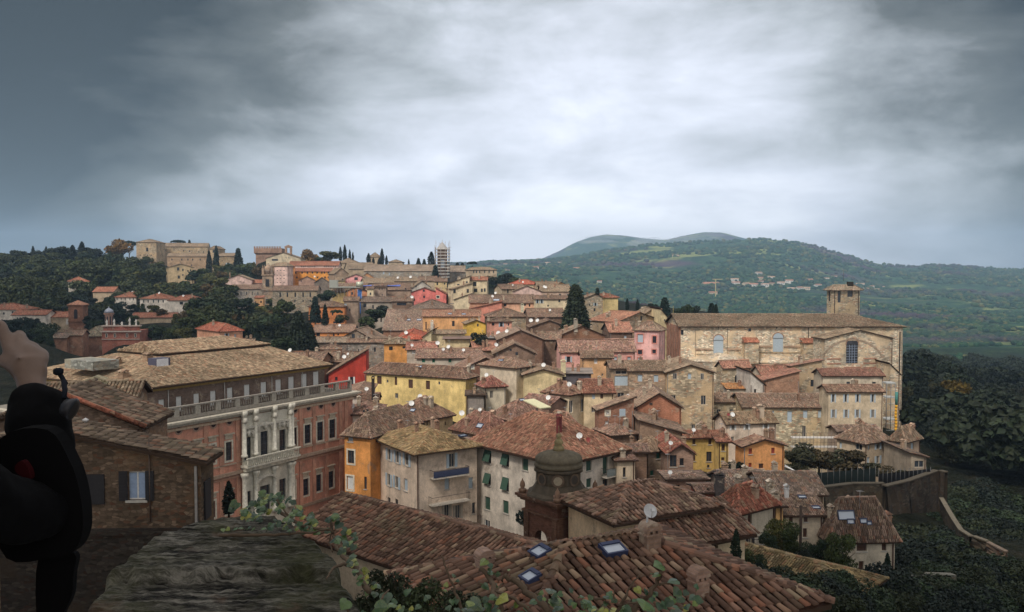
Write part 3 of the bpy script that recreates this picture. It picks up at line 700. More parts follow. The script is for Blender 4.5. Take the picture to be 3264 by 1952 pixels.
H('w3', 'low cream lean to in front of the cream stepped house', 1422, 1444, 1506, 922, 332, 14, 12, 'sx', wc=CRM, rc=TN, rise=2.2, wins=[(1491, 928, 7, 12, 'dn')]+G([1427, 1434], [935, 950], 3, 9, 'd')+[(1449, 929, 8, 13, 'd')])
H('w4', 'tiny cream house with a sloping roof under the cream stepped house', None, 1446, 1506, 956, 322, 0, 8, 'sx', wc=CRM, rc=BR, rise=2.4)
H('e1', 'house with a bright red hip roof on the ridge at the town edge', None, 1624, 1720, 907, 340, 2, 7, 'hip', 893, wc=CRM, rc=(.52, .13, .08), dish=[(1667, 900, 3)])
H('e2', 'tan house with a long brown roof below the bright red hip roof', 1576, 1600, 1676, 922, 322, 20, 9, 'gx', 908, wc=TAN, rc=BR, wins=[(1619, 929, 5, 12, 'dS'), (1638, 926, 4, 5, 'd'), (1663, 926, 6, 5, 'd')], dish=[(1634, 910, 3.5)])
H('e3', 'pale pink gabled house with a small arched door high in the town', None, 1634, 1726, 930, 300, 0, 9, 'gy', 912, wc=PPK, rc=TN, wins=[(1696, 944, 5, 12, 'dS'), (1650, 942, 5, 8, 'cb')])
H('e4', 'tan house right of the pale pink gable with small windows under the eaves', None, 1726, 1817, 930, 300, 3, 9, 'gx', 908, wc=(.62, .47, .36), rc=TN, wins=[(1734, 943, 6, 8, 'cb'), (1759, 940, 4, 5, 'd'), (1785, 941, 8, 8, 'dS'), (1808, 941, 7, 8, 'cw')], dish=[(1734, 915, 4.5), (1741, 917, 4)])
H('e5', 'orange gabled house behind the tan roof near the big spruce', None, 1760, 1818, 914, 325, 4, 8, 'gy', 901, wc=(.68, .38, .16), rc=TN)
H('e5b', 'tan roof behind the pale pink gable', None, 1712, 1776, 911, 328, 4, 8, 'gx', 899, wc=TAN, rc=TN)
H('e6', 'cream house with four small windows left of the big spruce', None, 1704, 1812, 954, 272, 2, 9, 'gx', 943, wc=CRM, rc=BR, wins=[(1713, 961, 5, 13, 'ob'), (1727, 961, 5, 13, 'ob'), (1747, 975, 5, 6, 'd'), (1783, 960, 6, 8, 'd')])
H('e7', 'long brown roofed house with peach wall across the middle distance', None, 1497, 1704, 966, 275, 3, 8, 'gx', 941, wc=PEA, rc=BR, wins=[(1610, 973, 9, 9, 'd'), (1669, 972, 14, 7, 'd'), (1688, 974, 5, 9, 'd')], dish=[(1591, 969, 4.5), (1601, 979, 4.5), (1580, 935, 4)], sky=[(1582, 957, 2, 1.6)])
H('e7b', 'red peach lean to below the long brown roofed house', None, 1500, 1600, 985, 268, 4, 5, 'sx', wc=(.66, .28, .2), rc=RD, rise=2.2)
H('e8', 'stone house with a wide brown hip roof above the pink orange house', None, 1552, 1684, 1010, 246, 5, 10, 'hip', 985, wall='s', wc=STO, rc=BR, wins=[(1598, 1017, 6, 8, 'd')], chim=[(1654, 986, 2.0, .9, (.7, .66, .5))])
H('e9', 'dark brick house left of the big spruce with a brown roof', None, 1686, 1800, 1011, 240, 6, 10, 'gx', 985, wall='b', wc=DBK, rc=BR, dish=[(1754, 990, 4)])
H('e10', 'grey stone gabled house right of the big spruce', None, 1850, 1943, 956, 290, 4, 13, 'gy', 938, wall='s', wc=(.44, .38, .29), rc=TN, wins=[(1898, 971, 6, 9, 'ob'), (1880, 972, 4, 7, 'd'), (1895, 988, 6, 10, 'd')])
H('e11', 'yellow block with a flat brown roof at the edge of the far town', None, 1928, 1970, 949, 286, 2, 12, 'hip', 938, wc=(.62, .5, .24), rc=RD)
H('e12', 'house with the broad bright terracotta roof at the left of the big church', 1877, 1966, 2105, 1027, 226, 36, 9, 'gy', 997, wall='s', wc=(.42, .34, .25), rc=(.46, .22, .14), wins=[(2044, 1015, 6, 14, 'd')])
H('e13', 'pale stone house with a gable between the terracotta roof and the church', None, 2050, 2115, 1005, 236, 8, 12, 'gy', 984, wall='s', wc=(.52, .46, .34), rc=TN, wins=[(2079, 1015, 8, 12, 'd')])
H('e14', 'cream strip of house squeezed against the church front', None, 2106, 2132, 1018, 228, 8, 10, 'sX', wc=(.7, .6, .36), rc=TN, rise=2.6, wins=[(2119, 1021, 4, 6, 'd')])
# -- middle town, left part
H('c1', 'long brown roofed house with white framed windows below the coral gable', None, 1150, 1250, 963, 315, 3, 9, 'gx', 947, wc=(.42, .37, .3), rc=GB, wins=[(1163, 974, 10, 12, 'dSW'), (1189, 979, 5, 12, 'dW'), (1232, 981, 5, 11, 'dW')])
H('c2', 'brown house with an open loggia and a white dish below the coral gable', None, 1250, 1314, 961, 312, 2, 9, 'gx', 948, wall='b', wc=DBK, rc=BR, wins=[(1280, 970, 30, 8, 'd')], dish=[(1274, 972, 5)])
H('c3', 'wide brown roof in front of the coral red house', None, 1308, 1442, 984, 282, 4, 8, 'hip', 957, wc=(.5, .36, .28), rc=GB, sky=[(1447, 982, 1.6, 1.2)])
H('c4', 'orange house partly hidden by dark firs and a cypress', None, 984, 1098, 978, 300, 4, 15, 'hip', 962, wc=(.70, .27, .10), rc=BR, wins=[(1060, 1000, 5, 12, 'd'), (1072, 1028, 20, 6, 'd')])
H('c4b', 'grey brown house between the orange house and the tall blue netting', None, 1096, 1142, 960, 306, 6, 15, 'gx', 948, wall='b', wc=(.36, .27, .21), rc=BR, wins=[(1101, 972, 8, 8, 'cb'), (1115, 988, 4, 7, 'd')])
H('c5', 'steep brown roof with two skylights and a tall pipe in mid town', None, 1222, 1352, 1053, 248, 0, 8, 'gx', 987, wall='b', wc=BRK, rc=(.31, .22, .17), sky=[(1301, 1020, 1.4, 1.0), (1336, 1020, 1.4, 1.0)], chim=[(1262, 1025, 1.0)])
H('c6', 'long orange tan house with a downpipe and one dark window', None, 1348, 1530, 1009, 246, 2, 12, 'gx', 989, wc=(.74, .42, .19), rc=(.38, .2, .13), wins=[(1445, 1032, 8, 17, 'd'), (1358, 1039, 4, 26, 'd')], sky=[(1434, 1001, 1.2, .9), (1478, 1002, 1.2, .9)])
H('c7', 'mustard yellow gabled house beside the pink orange one', 1476, 1487, 1548, 1033, 225, 10, 12, 'gy', 1021, wc=MUS, rc=TN, wins=[(1523, 1037, 5, 9, 'd')])
H('c8', 'small pink orange house with a flat white edged roof', 1552, 1562, 1632, 1026, 236, 10, 9, 'hip', 1014, wc=(.74, .38, .28), rc=BR, wins=[(1572, 1034, 8, 9, 'd'), (1598, 1035, 8, 14, 'ob'), (1621, 1035, 5, 8, 'd')])
H('c9', 'cream low terraces with white chimneys below the mustard gable', None, 1372, 1482, 1064, 214, 4, 8, 'gx', 1054, wc=(.72, .62, .40), rc=TN, chim=[(1377, 1056, 2.6, .7, (.75, .7, .6))])
H('c9b', 'small cream gable with one window right of the bright red roof', None, 1346, 1374, 1076, 212, -4, 8, 'sx', wc=(.74, .66, .42), rc=TN, rise=1.6, wins=[(1358, 1090, 6, 9, 'd')])
H('c9c', 'cream terrace front with a flat awning below the mustard gable', None, 1420, 1500, 1082, 206, 3, 7, 'flat', wc=(.72, .60, .36), rc=(.3, .2, .16), ov=.8)
H('c10', 'brown walled house with the bright red hip roof in mid town', None, 1266, 1350, 1082, 214, 4, 7, 'hip', 1056, wc=(.3, .24, .2), rc=(.52, .12, .07), dish=[(1294, 1062, 6)])
H('c11', 'bright orange house with two dark windows in mid town', None, 1224, 1310, 1096, 198, 5, 12, 'hip', 1077, wc=(.80, .38, .12), rc=(.3, .23, .16), wins=[(1246, 1111, 12, 12, 'dS'), (1289, 1108, 12, 7, 'd')])
H('c12', 'low orange house below the cypress with a long brown roof', None, 998, 1126, 1060, 260, 3, 8, 'gx', 1036, wc=(.76, .30, .10), rc=(.34, .22, .16), wins=[(1014, 1067, 12, 10, 'd'), (1064, 1068, 5, 9, 'd'), (1078, 1067, 5, 6, 'd')], dish=[(1083, 1038, 4.5)])
H('c13', 'dark grey pediment gable with a door high in it', None, 1070, 1200, 1088, 226, -3, 9, 'gy', 1052, dep=14, wall='s', wc=(.27, .22, .18), rc=(.36, .26, .19), wins=[(1126, 1072, 10, 15, 'd'), (1092, 1079, 9, 6, 'd')])
H('c14', 'long grey wall of houses in front of the dark pediment', None, 1108, 1232, 1092, 218, 3, 12, 'gx', 1082, wall='s', wc=(.33, .29, .25), rc=BR, wins=[(1128, 1120, 5, 9, 'cb'), (1156, 1118, 5, 12, 'cw'), (1143, 1118, 4, 9, 'd'), (1195, 1115, 6, 14, 'd')])
H('c14b', 'long grey house with a flat dark roof edge under the conifers', None, 998, 1106, 1092, 222, 3, 11, 'gx', 1076, wall='s', wc=(.33, .28, .24), rc=(.34, .27, .2))
H('c15', 'low brown hip roof inside the grey courtyard', None, 1020, 1080, 1114, 205, 8, 6, 'hip', 1100, wall='b', wc=BRK, rc=BR)
H('c16', 'brown roof running down beside the palace attic', None, 1010, 1112, 1152, 182, -12, 7, 'gx', 1122, wall='b', wc=DBK, rc=BR, dish=[(1117, 1160, 4)])
H('c17', 'grey brown roof with a white dish directly behind the palace roof', None, 898, 1024, 1150, 176, -4, 7, 'gx', 1124, wall='b', wc=BRK, rc=BR, dish=[(926, 1118, 6.5)])
H('c18', 'reddish roofed low house right of the bright orange one', None, 1297, 1390, 1115, 190, 3, 8, 'gx', 1093, wc=(.5, .44, .36), rc=(.42, .18, .13), wins=[(1318, 1124, 12, 10, 'cw')], dish=[(1312, 1102, 5), (1394, 1095, 7)])
H('c19', 'long brown roof over a pale wall with three green shuttered windows', None, 1328, 1532, 1142, 184, 3, 8, 'gx', 1113, wc=(.52, .47, .38), rc=(.32, .2, .15), wins=[(1350, 1149, 10, 13, 'ce'), (1382, 1150, 9, 13, 'ce'), (1434, 1150, 9, 12, 'ce')], dish=[(1431, 1107, 6.5), (1412, 1115, 5), (1477, 1117, 5)])
H('c20', 'reddish tiled roof just left of the dark brick gable', 1500, 1512, 1582, 1118, 190, 8, 8, 'gx', 1091, wall='b', wc=(.45, .32, .22), rc=(.43, .2, .14))
H('c21', 'cluttered brown house with roof terrace, dishes and an antenna mast', None, 1538, 1600, 1080, 205, 5, 8, 'flat', wall='b', wc=(.3, .22, .17), rc=(.34, .3, .27), dish=[(1590, 1057, 7), (1627, 1054, 6)], ants=[(1538, 1078), (1560, 1078)])
# -- middle town, right part
H('d1', 'dark brick gable with a brown roof, farthest of three in line', None, 1690, 1812, 1044, 222, 4, 10, 'gy', 1022, wall='b', wc=DBK, rc=BR, dish=[(1679, 1044, 6.5), (1753, 1046, 6)])
H('d2', 'broad dark brick gable with a flue standing at its right end', 1760, 1778, 1928, 1072, 202, 10, 12, 'gy', 1040, dep=16, wall='b', wc=(.26, .14, .09), rc=(.36, .26, .19), chim=[(1930, 1078, 2.6, .8, (.4, .36, .3))])
H('d2b', 'low brown roofs between the two dark brick gables', None, 1712, 1784, 1082, 200, -8, 8, 'gx', 1056, wall='b', wc=DBK, rc=BR)
H('d3', 'tall dark brick gable with a white window and a red awning', None, 1588, 1732, 1084, 194, 4, 12, 'gy', 1054, dep=14, wall='b', wc=(.24, .14, .10), rc=(.34, .24, .18), wins=[(1616, 1108, 12, 20, 'cw'), (1683, 1114, 8, 13, 'dW')], dish=[(1650, 1095, 6)])
H('d4', 'narrow dark house with timber galleries beside the pink houses', None, 1945, 2016, 1060, 205, 4, 15, 'gx', 1030, wall='b', wc=(.2, .13, .10), rc=(.46, .22, .15), wins=[(1993, 1076, 8, 12, 'cb'), (1965, 1090, 5, 16, 'd'), (2006, 1096, 5, 16, 'd')])
H('d5', 'tall pink house with pale corner and pink framed windows by the church', 2022, 2100, 2120, 1053, 195, 62, 17, 'hip', 1026, wc=(.78, .46, .42), rc=(.33, .23, .17), wins=[(2041, 1079, 18, 26, 'cbSP'), (2086, 1083, 12, 22, 'dbSP'), (2040, 1123, 14, 14, 'dbSP'), (2085, 1121, 12, 12, 'dbSP'), (2040, 1145, 14, 8, 'cbSP')]+G([2105, 2112], [1085, 1120], 3, 24, 'cw'))
H('d6', 'brown gable with a small attic window and a red canopy below', None, 1576, 1706, 1130, 172, 3, 10, 'gy', 1098, wall='b', wc=(.25, .17, .13), rc=(.36, .25, .18), wins=[(1628, 1116, 6, 7, 'd'), (1647, 1128, 8, 10, 'd')], dish=[(1593, 1135, 6.5)])
H('d7', 'long pink house with green windows under a wide brown roof', 1774, 1786, 2024, 1121, 175, 5, 10, 'gx', 1076, wc=(.80, .44, .38), rc=(.37, .22, .17), wins=[(1812, 1146, 11, 18, 'obSP'), (1961, 1143, 11, 12, 'cbSP'), (2005, 1144, 11, 12, 'cbSP')])
H('d8', 'orange tan block with a white shutter set against the pink house', None, 1856, 1951, 1142, 167, 0, 12, 'gx', 1121, wc=(.68, .42, .22), rc=(.33, .23, .17), wins=[(1899, 1152, 11, 16, 'cw'), (1920, 1195, 5, 8, 'd')])
H('d9', 'cream house with a long pale roof edge running down to the right', 1530, 1646, 1706, 1174, 152, 50, 11, 'hip', 1137, wc=(.64, .56, .42), rc=(.36, .24, .18), wins=[(1680, 1172, 5, 20, 'dW'), (1694, 1168, 5, 18, 'dW'), (1660, 1176, 5, 20, 'd')], sky=[(1597, 1151, 1.2, .5)], rise=1.3)
H('d10', 'dark brown gable with a white box vent above the yellow house', None, 1464, 1632, 1184, 165, 6, 6, 'gy', 1142, dep=12, wall='b', wc=(.28, .15, .11), rc=(.34, .22, .17), wins=[(1503, 1169, 12, 12, 'cwS')])
H('d11', 'cream gabled house with dark edged roof right of the alley', None, 1670, 1792, 1197, 150, 2, 8, 'gy', 1180, wc=(.74, .62, .36), rc=(.33, .24, .17), dish=[(1733, 1165, 7)])
H('d11b', 'dark walled terrace with a cream chimney beside the cream gable', None, 1792, 1884, 1192, 155, -4, 8, 'flat', wc=(.12, .11, .12), rc=(.36, .3, .26), chim=[(1795, 1195, 2.4, .9, (.7, .6, .38))])
H('d12', 'dark red roofed house with cream wall between yellow house and alley', 1521, 1545, 1612, 1233, 150, 22, 9, 'hip', 1180, wc=(.64, .58, .44), rc=(.36, .15, .12), wins=[(1567, 1258, 10, 24, 'dn'), (1583, 1236, 5, 15, 'd'), (1601, 1228, 5, 14, 'dn'), (1552, 1262, 5, 20, 'd')], dish=[(1548, 1195, 6.5)])
H('d12b', 'grey narrow gallery house at the right end of the yellow house', None, 1488, 1542, 1262, 148, 2, 8, 'sh', 1250, wc=(.3, .27, .24), rc=GB, wins=G([1524, 1532, 1540], [1278], 3, 20, 'dW'))
H('yel', 'long yellow house with brown shutters and a wide brown roof', 1168, 1484, 1520, 1206, 160, 64, 10, 'hip', 1152, wc=(.80, .60, .25), rc=(.33, .215, .16), wins=[(1209, 1212, 15, 26, 'cn'), (1235, 1216, 6, 9, 'd'), (1262, 1215, 8, 27, 'cn'), (1309, 1224, 14, 28, 'cn'), (1364, 1228, 13, 28, 'cn'), (1400, 1222, 6, 10, 'd'), (1208, 1264, 14, 24, 'cn'), (1264, 1262, 10, 16, 'dW')]+G([1499, 1505, 1511], [1240], 3, 36, 'd'), sky=[(1337, 1171, 1.2, .6), (1247, 1145, 1.2, .6)])
H('redh', 'deep red house with a white window behind the palace', None, 1047, 1167, 1192, 172, 6, 12, 'sx', wc=REDW, rc=(.32, .22, .16), rise=4.5, wins=[(1072, 1208, 8, 12, 'd'), (1121, 1214, 10, 24, 'ow')], dish=[(1056, 1185, 6.5)])
H('redb', 'brown roofs stepping up behind the deep red house', None, 1048, 1170, 1172, 186, 6, 9, 'hip', 1146, wall='b', wc=BRK, rc=(.3, .2, .15), dish=[(1115, 1162, 4)])
H('k1', 'low huddle of brown roofs between palace end and yellow house', None, 1104, 1172, 1262, 140, 4, 8, 'hip', 1232, wall='p', wc=(.6, .55, .48), rc=(.3, .2, .15), dish=[(1133, 1292, 6.5)])
H('k2', 'tiny house with an ochre wall and black flue by the yellow house', None, 1158, 1200, 1280, 138, 3, 7, 'gx', 1256, wc=(.6, .45, .25), rc=(.32, .2, .15), chim=[(1178, 1284, 3.4, .45, (.04, .03, .03))])
H('k3', 'pinkish low roofs with an arched white terrace behind the orange house', None, 1108, 1210, 1322, 122, 4, 6, 'hip', 1290, wc=(.66, .56, .46), rc=(.36, .22, .17), wins=[(1160, 1312, 8, 12, 'd'), (1172, 1310, 8, 12, 'd')], dish=[(1103, 1327, 8)])
H('d13', 'big brown roof with a yellow dormer wall and white dishes', 1237, 1338, 1443, 1341, 126, 52, 7, 'hip', 1262, wc=(.60, .46, .26), rc=(.35, .22, .16), wins=G([1352, 1362, 1372, 1420], [1350], 5, 12, 'd'), dish=[(1322, 1262, 8), (1311, 1287, 9)], sky=[(1317, 1310, 1.0, .6), (1251, 1316, 1.2, .7)], chim=[(1357, 1290, 1.0)])
H('d14', 'orange stuccoed house with cream framed windows right of the palace', 1098, 1180, 1338, 1389, 112, 64, 16, 'hip', 1332, wc=(.72, .33, .10), rc=(.35, .24, .18), wins=[(1119, 1457, 20, 42, 'dnS'), (1117, 1401, 16, 16, 'cb'), (1116, 1540, 20, 44, 'cwS'), (1165, 1540, 8, 40, 'd')], rise=2.4)
H('d15', 'cream four storey house with blue grey shutters and two balconies', 1199, 1328, 1520, 1441, 105, 33, 22, 'hip', 1366, wc=(.66, .55, .43), rc=(.38, .27, .14), ov=.9,
  wins=[(1241, 1450, 10, 36, 'ob'), (1267, 1458, 11, 38, 'ob'), (1297, 1466, 12, 38, 'ob'), (1240, 1530, 10, 38, 'ob'), (1265, 1538, 11, 38, 'ob'), (1293, 1546, 12, 40, 'cb'), (1240, 1596, 9, 20, 'd'), (1264, 1602, 10, 22, 'd'),
        (1440, 1468, 17, 44, 'ob'), (1425, 1540, 15, 42, 'cb'), (1501, 1540, 14, 36, 'cb'), (1424, 1632, 15, 46, 'ot'), (1459, 1632, 15, 44, 'ot'), (1510, 1620, 10, 36, 'd')], chim=[(1380, 1368, 1.5)], sky=[(1475, 1392, 1.0, .8)])
H('d16', 'white four storey house with green roller blinds and grey cornice', 1508, 1786, 1983, 1466, 100, 42, 24, 'hip', 1357, wc=(.68, .62, .52), rc=(.42, .21, .14), ov=.9, th=.25,
  wins=[(1555, 1456, 21, 42, 'rg'), (1612, 1467, 21, 44, 'rg'), (1674, 1479, 19, 44, 'cg'), (1555, 1528, 19, 38, 'rg'), (1612, 1545, 20, 46, 'rg'), (1554, 1605, 17, 42, 'cg'), (1612, 1617, 18, 42, 'cg'), (1553, 1672, 17, 28, 'dgW'),
        (1877, 1482, 17, 40, 'cg'), (1929, 1483, 15, 58, 'cg'), (1929, 1540, 16, 24, 'dg'), (1877, 1540, 16, 30, 'cg')], dish=[(1848, 1390, 10), (1873, 1403, 8, (.3, .06, .05))], chim=[(1782, 1382, 2.2, .5, (.2, .05, .05))], rise=3.6)
H('d17', 'speckled red brown roof between the cream and the white house', 1440, 1560, 1640, 1388, 122, 45, 8, 'hip', 1314, wc=(.5, .4, .34), rc=(.40, .21, .16), sky=[(1531, 1359, 1.2, .8)], chim=[(1489, 1356, 1.0), (1588, 1316, .9)], dish=[(1472, 1318, 9), (1531, 1307, 6)], rise=2.5)
H('d18', 'big brown roof with a ribbed cream plastic canopy', 1560, 1632, 1750, 1340, 128, 34, 6, 'hip', 1262, wc=(.3, .22, .17), rc=(.36, .22, .17), sky=[(1663, 1277, 1.0, .5), (1684, 1272, 1.0, .5)], rise=2.3)
H('d19', 'brown roofed house with brick wall below the cream long house', 1663, 1750, 1806, 1295, 133, 50, 7, 'gy', None, rise=1.0, wall='b', wc=(.34, .22, .17), rc=(.35, .21, .17), dish=[(1724, 1282, 8)])
H('d20', 'grey rendered house with a triangular roof behind the cupola', 1737, 1806, 1842, 1360, 120, 40, 7, 'hip', 1318, wc=(.42, .38, .34), rc=(.37, .22, .16), rise=1.6)
H('d21', 'long cream house with tall dark windows, its nearer gabled half', 1732, 1814, 1863, 1258, 136, 50, 10, 'hip', 1216, wc=(.70, .60, .42), rc=(.38, .22, .16), wins=[(1820, 1297, 13, 40, 'dnW'), (1857, 1293, 12, 42, 'dnW'), (1761, 1254, 9, 18, 'cb')], dish=[(1737, 1243, 8), (1748, 1250, 6), (1782, 1262, 7)], rise=1.5)
H('d22', 'long cream house under a reddish roof, its right hand half', None, 1862, 1956, 1254, 138, 3, 10, 'gx', 1212, wc=(.68, .56, .36), rc=(.42, .20, .14), wins=[(1892, 1263, 9, 18, 'cb'), (1918, 1262, 9, 18, 'cn'), (1891, 1306, 12, 18, 'd')])
H('d23', 'grey stone house with a glazed loggia and an arched doorway', None, 1948, 2006, 1176, 158, 3, 14, 'gx', 1153, wall='s', wc=(.40, .31, .23), rc=(.33, .23, .17), wins=[(1980, 1188, 36, 12, 'd'), (1980, 1214, 42, 32, 'cb'), (1979, 1262, 22, 20, 'd')])
H('d24', 'broad stone house with two pale shutters left of the rough stone gable', None, 2005, 2126, 1184, 157, 2, 16, 'gx', 1152, wall='s', wc=(.48, .36, .26), rc=(.34, .25, .18), wins=[(2040, 1206, 15, 22, 'cb'), (2091, 1207, 15, 22, 'cb')])
H('d25', 'tall rough stone gable with three attic windows below the church', None, 2126, 2276, 1189, 155, -2, 17, 'gy', 1165, dep=14, wall='s', wc=(.52, .42, .29), rc=(.37, .28, .2), wins=[(2151, 1199, 13, 20, 'dn'), (2198, 1200, 11, 18, 'cb'), (2238, 1200, 11, 20, 'dW'), (2146, 1273, 16, 26, 'dn'), (2242, 1276, 16, 30, 'dn'), (2210, 1360, 12, 14, 'd')])
H('d26', 'red brick gabled house with a bright brick flue and string course', None, 2028, 2172, 1300, 127, -2, 12, 'gy', 1256, dep=12, wall='b', wc=(.42, .19, .12), rc=(.38, .27, .2), wins=[(2075, 1288, 10, 7, 'd'), (2069, 1337, 6, 6, 'd')])
H('d27', 'red brick house with a sloping roof and pale blue windows', 1896, 1908, 2020, 1309, 122, 6, 12, 'sx', wall='b', wc=(.36, .19, .13), rc=(.38, .27, .2), rise=1.7, wins=[(1937, 1317, 10, 11, 'cwS'), (1984, 1315, 19, 22, 'cb'), (1993, 1351, 16, 15, 'cb'), (1934, 1348, 10, 10, 'cw')], dish=[(2027, 1262, 6)])
H('d28', 'stone house front with a window and a diagonal roof edge', None, 2040, 2188, 1385, 118, 0, 10, 'sX', wall='b', wc=(.36, .25, .18), rc=(.34, .24, .18), rise=1.8, wins=[(2106, 1392, 13, 18, 'dW')])
H('d29', 'squat brown house with blue shutters and a tiled hip roof', 2016, 2066, 2132, 1438, 112, 24, 12, 'hip', 1394, wall='b', wc=(.34, .26, .19), rc=(.36, .25, .17), wins=[(2031, 1452, 9, 18, 'ck'), (2098, 1452, 12, 22, 'ce'), (2078, 1508, 11, 16, 'ce')])
H('d30', 'jumble of brown roofs left of the brick gables', 1900, 1950, 2030, 1388, 118, 20, 9, 'hip', 1356, wall='b', wc=DBK, rc=(.34, .22, .17), ants=[(1940, 1372), (1960, 1368), (1975, 1372)])
H('d31', 'small cream house with one slim white window right of the white house', None, 1966, 2024, 1471, 105, 8, 12, 'sh', 1444, wc=(.60, .50, .36), rc=(.32, .2, .16), wins=[(1990, 1506, 9, 32, 'dW')])
H('d31b', 'dark brown house wedged behind the small cream house', None, 1985, 2062, 1442, 110, 3, 14, 'gx', 1420, wall='b', wc=DBK, rc=(.3, .2, .16))
H('d32', 'stone house with a red topped gable and a white sheeted porch', None, 2132, 2210, 1446, 108, 2, 12, 'gy', 1420, wall='b', wc=(.38, .25, .19), rc=(.36, .14, .10), wins=[(2146, 1470, 22, 38, 'dW'), (2173, 1473, 13, 24, 'ck')], dish=[(2176, 1508, 7)])
H('d33', 'brown walled house with dark openings below the red topped gable', None, 2130, 2250, 1530, 96, 2, 10, 'hip', 1512, wall='b', wc=(.32, .2, .15), rc=(.3, .21, .17), wins=[(2207, 1543, 8, 8, 'd'), (2233, 1545, 8, 8, 'd'), (2160, 1552, 14, 12, 'd')], dish=[(2184, 1560, 7)])
H('d34', 'deep red brick wall and low roof left of the red hip roof', None, 2228, 2300, 1572, 88, 2, 10, 'gx', 1550, wall='b', wc=(.42, .12, .08), rc=(.3, .2, .16), wins=[(2256, 1562, 7, 14, 'dW')], chim=[(2292, 1570, 2.0, .9, (.08, .07, .07))])
# -- below the church
H('f1', 'grey stone house with rust red roof set against the church wall', 2284, 2306, 2392, 1172, 186, 14, 12, 'gx', 1141, wall='s', wc=(.50, .42, .30), rc=(.40, .2, .14), wins=[(2348, 1208, 11, 22, 'dn')])
H('f1b', 'narrow orange tiled canopy over a pale wall below the church', None, 2320, 2393, 1240, 176, 2, 6, 'sh', 1224, wc=(.56, .5, .4), rc=(.55, .25, .09))
H('f2', 'dark rust red roof in the middle of the church side', 2396, 2428, 2528, 1194, 184, 14, 8, 'gx', 1152, wall='p', wc=(.5, .44, .34), rc=(.36, .17, .12))
H('f3', 'brick lean to with a round window against the church', None, 2437, 2548, 1213, 178, -4, 11, 'sx', wall='b', wc=(.37, .22, .15), rc=(.42, .2, .14), rise=1.9)
H('f4', 'rubble stone wing with one white window and reddish sloping roof', 2508, 2522, 2620, 1168, 184, 6, 14, 'sx', wall='s', wc=(.48, .40, .29), rc=(.42, .22, .16), rise=1.2, wins=[(2590, 1222, 13, 22, 'dW')])
H('f5', 'tiny white walled house with orange roof between two church lean tos', None, 2392, 2436, 1226, 173, 3, 7, 'sX', wc=(.6, .57, .5), rc=(.44, .24, .14), rise=2.4, wins=[(2407, 1247, 7, 12, 'd')])
H('f6', 'plain tan house with two square holes below the grey roof', None, 2272, 2368, 1283, 166, 0, 12, 'gx', 1257, wall='s', wc=(.5, .43, .31), rc=(.33, .23, .17), wins=[(2291, 1312, 13, 14, 'd'), (2331, 1310, 12, 10, 'd')])
H('f7', 'long stone range with pale blue shutters and an arched door', None, 2369, 2641, 1299, 160, -1, 17, 'gx', 1257, wall='s', wc=(.54, .46, .32), rc=(.34, .24, .18), wins=[(2461, 1320, 12, 22, 'cb'), (2517, 1329, 15, 36, 'cb'), (2567, 1321, 14, 24, 'cb'), (2615, 1320, 15, 24, 'cb'), (2563, 1377, 12, 38, 'dn')])
H('f8', 'cream three storey block with two rows of blue shuttered windows', None, 2641, 2815, 1250, 156, -1, 16, 'gx', 1229, wall='p', wc=(.60, .51, .36), rc=(.34, .22, .16), wins=G([2656, 2696, 2734, 2782], [1270], 8, 26, 'ob')+G([2657, 2697, 2733, 2782], [1319], 9, 26, 'ob')+[(2655, 1376, 8, 24, 'dW')])
H('f9', 'pale chapel wall with two low arches under a rust red roof', None, 2624, 2816, 1199, 174, -1, 12, 'gx', 1178, wall='p', wc=(.62, .55, .42), rc=(.38, .2, .15), wins=[(2704, 1222, 12, 10, 'd'), (2786, 1222, 12, 8, 'd')])
H('f10', 'pinkish cream house with brown roof, white dish and air conditioners', 2279, 2318, 2474, 1352, 136, 10, 14, 'gx', 1316, wc=(.72, .60, .47), rc=(.36, .26, .17), wins=[(2336, 1361, 10, 20, 'ow'), (2380, 1360, 10, 20, 'ow'), (2441, 1360, 10, 18, 'ow'), (2335, 1402, 10, 20, 'dW')], dish=[(2457, 1372, 8), (2462, 1395, 5, (.25, .04, .04))], chim=[(2424, 1328, 1.8, .9, (.5, .4, .3))])
H('f11', 'yellow ochre house with dark shutters and a rust red roof', None, 2186, 2292, 1397, 117, 3, 13, 'gx', 1377, wc=(.70, .50, .17), rc=(.38, .18, .12), wins=[(2212, 1409, 10, 17, 'cn'), (2263, 1409, 10, 17, 'cn'), (2211, 1455, 12, 32, 'cn'), (2260, 1456, 17, 32, 'd'), (2258, 1487, 8, 10, 'd')], dish=[(2210, 1372, 6.5)])
H('f11b', 'yellow ochre wing projecting right from the ochre house', None, 2290, 2322, 1411, 112, -4, 14, 'sh', 1390, wc=(.70, .50, .17), rc=(.42, .2, .14), wins=[(2305, 1427, 11, 22, 'cn'), (2304, 1464, 10, 11, 'cn')])
H('f12', 'orange gabled house with four dark red shuttered windows', 2344, 2370, 2500, 1425, 110, 8, 13, 'gy', 1403, dep=None, wc=(.78, .38, .15), rc=(.36, .22, .16), wins=[(2392, 1439, 11, 19, 'cr'), (2464, 1437, 11, 19, 'cr'), (2391, 1483, 10, 14, 'cr'), (2464, 1480, 11, 15, 'cr'), (2426, 1486, 15, 16, 'cn')])
H('f13', 'wide grey brown roof with a white dish and bright skylight', None, 2318, 2452, 1560, 92, 2, 9, 'gx', 1503, wc=(.36, .28, .22), rc=(.31, .23, .19), wins=[(2315, 1542, 8, 14, 'dW')], dish=[(2435, 1508, 8)], sky=[(2449, 1519, .8, .6)])
H('f14', 'grey brown roof with a straight eave below the garden terrace', None, 2440, 2626, 1577, 88, 0, 10, 'gx', 1508, wc=(.5, .42, .3), rc=(.33, .25, .2))
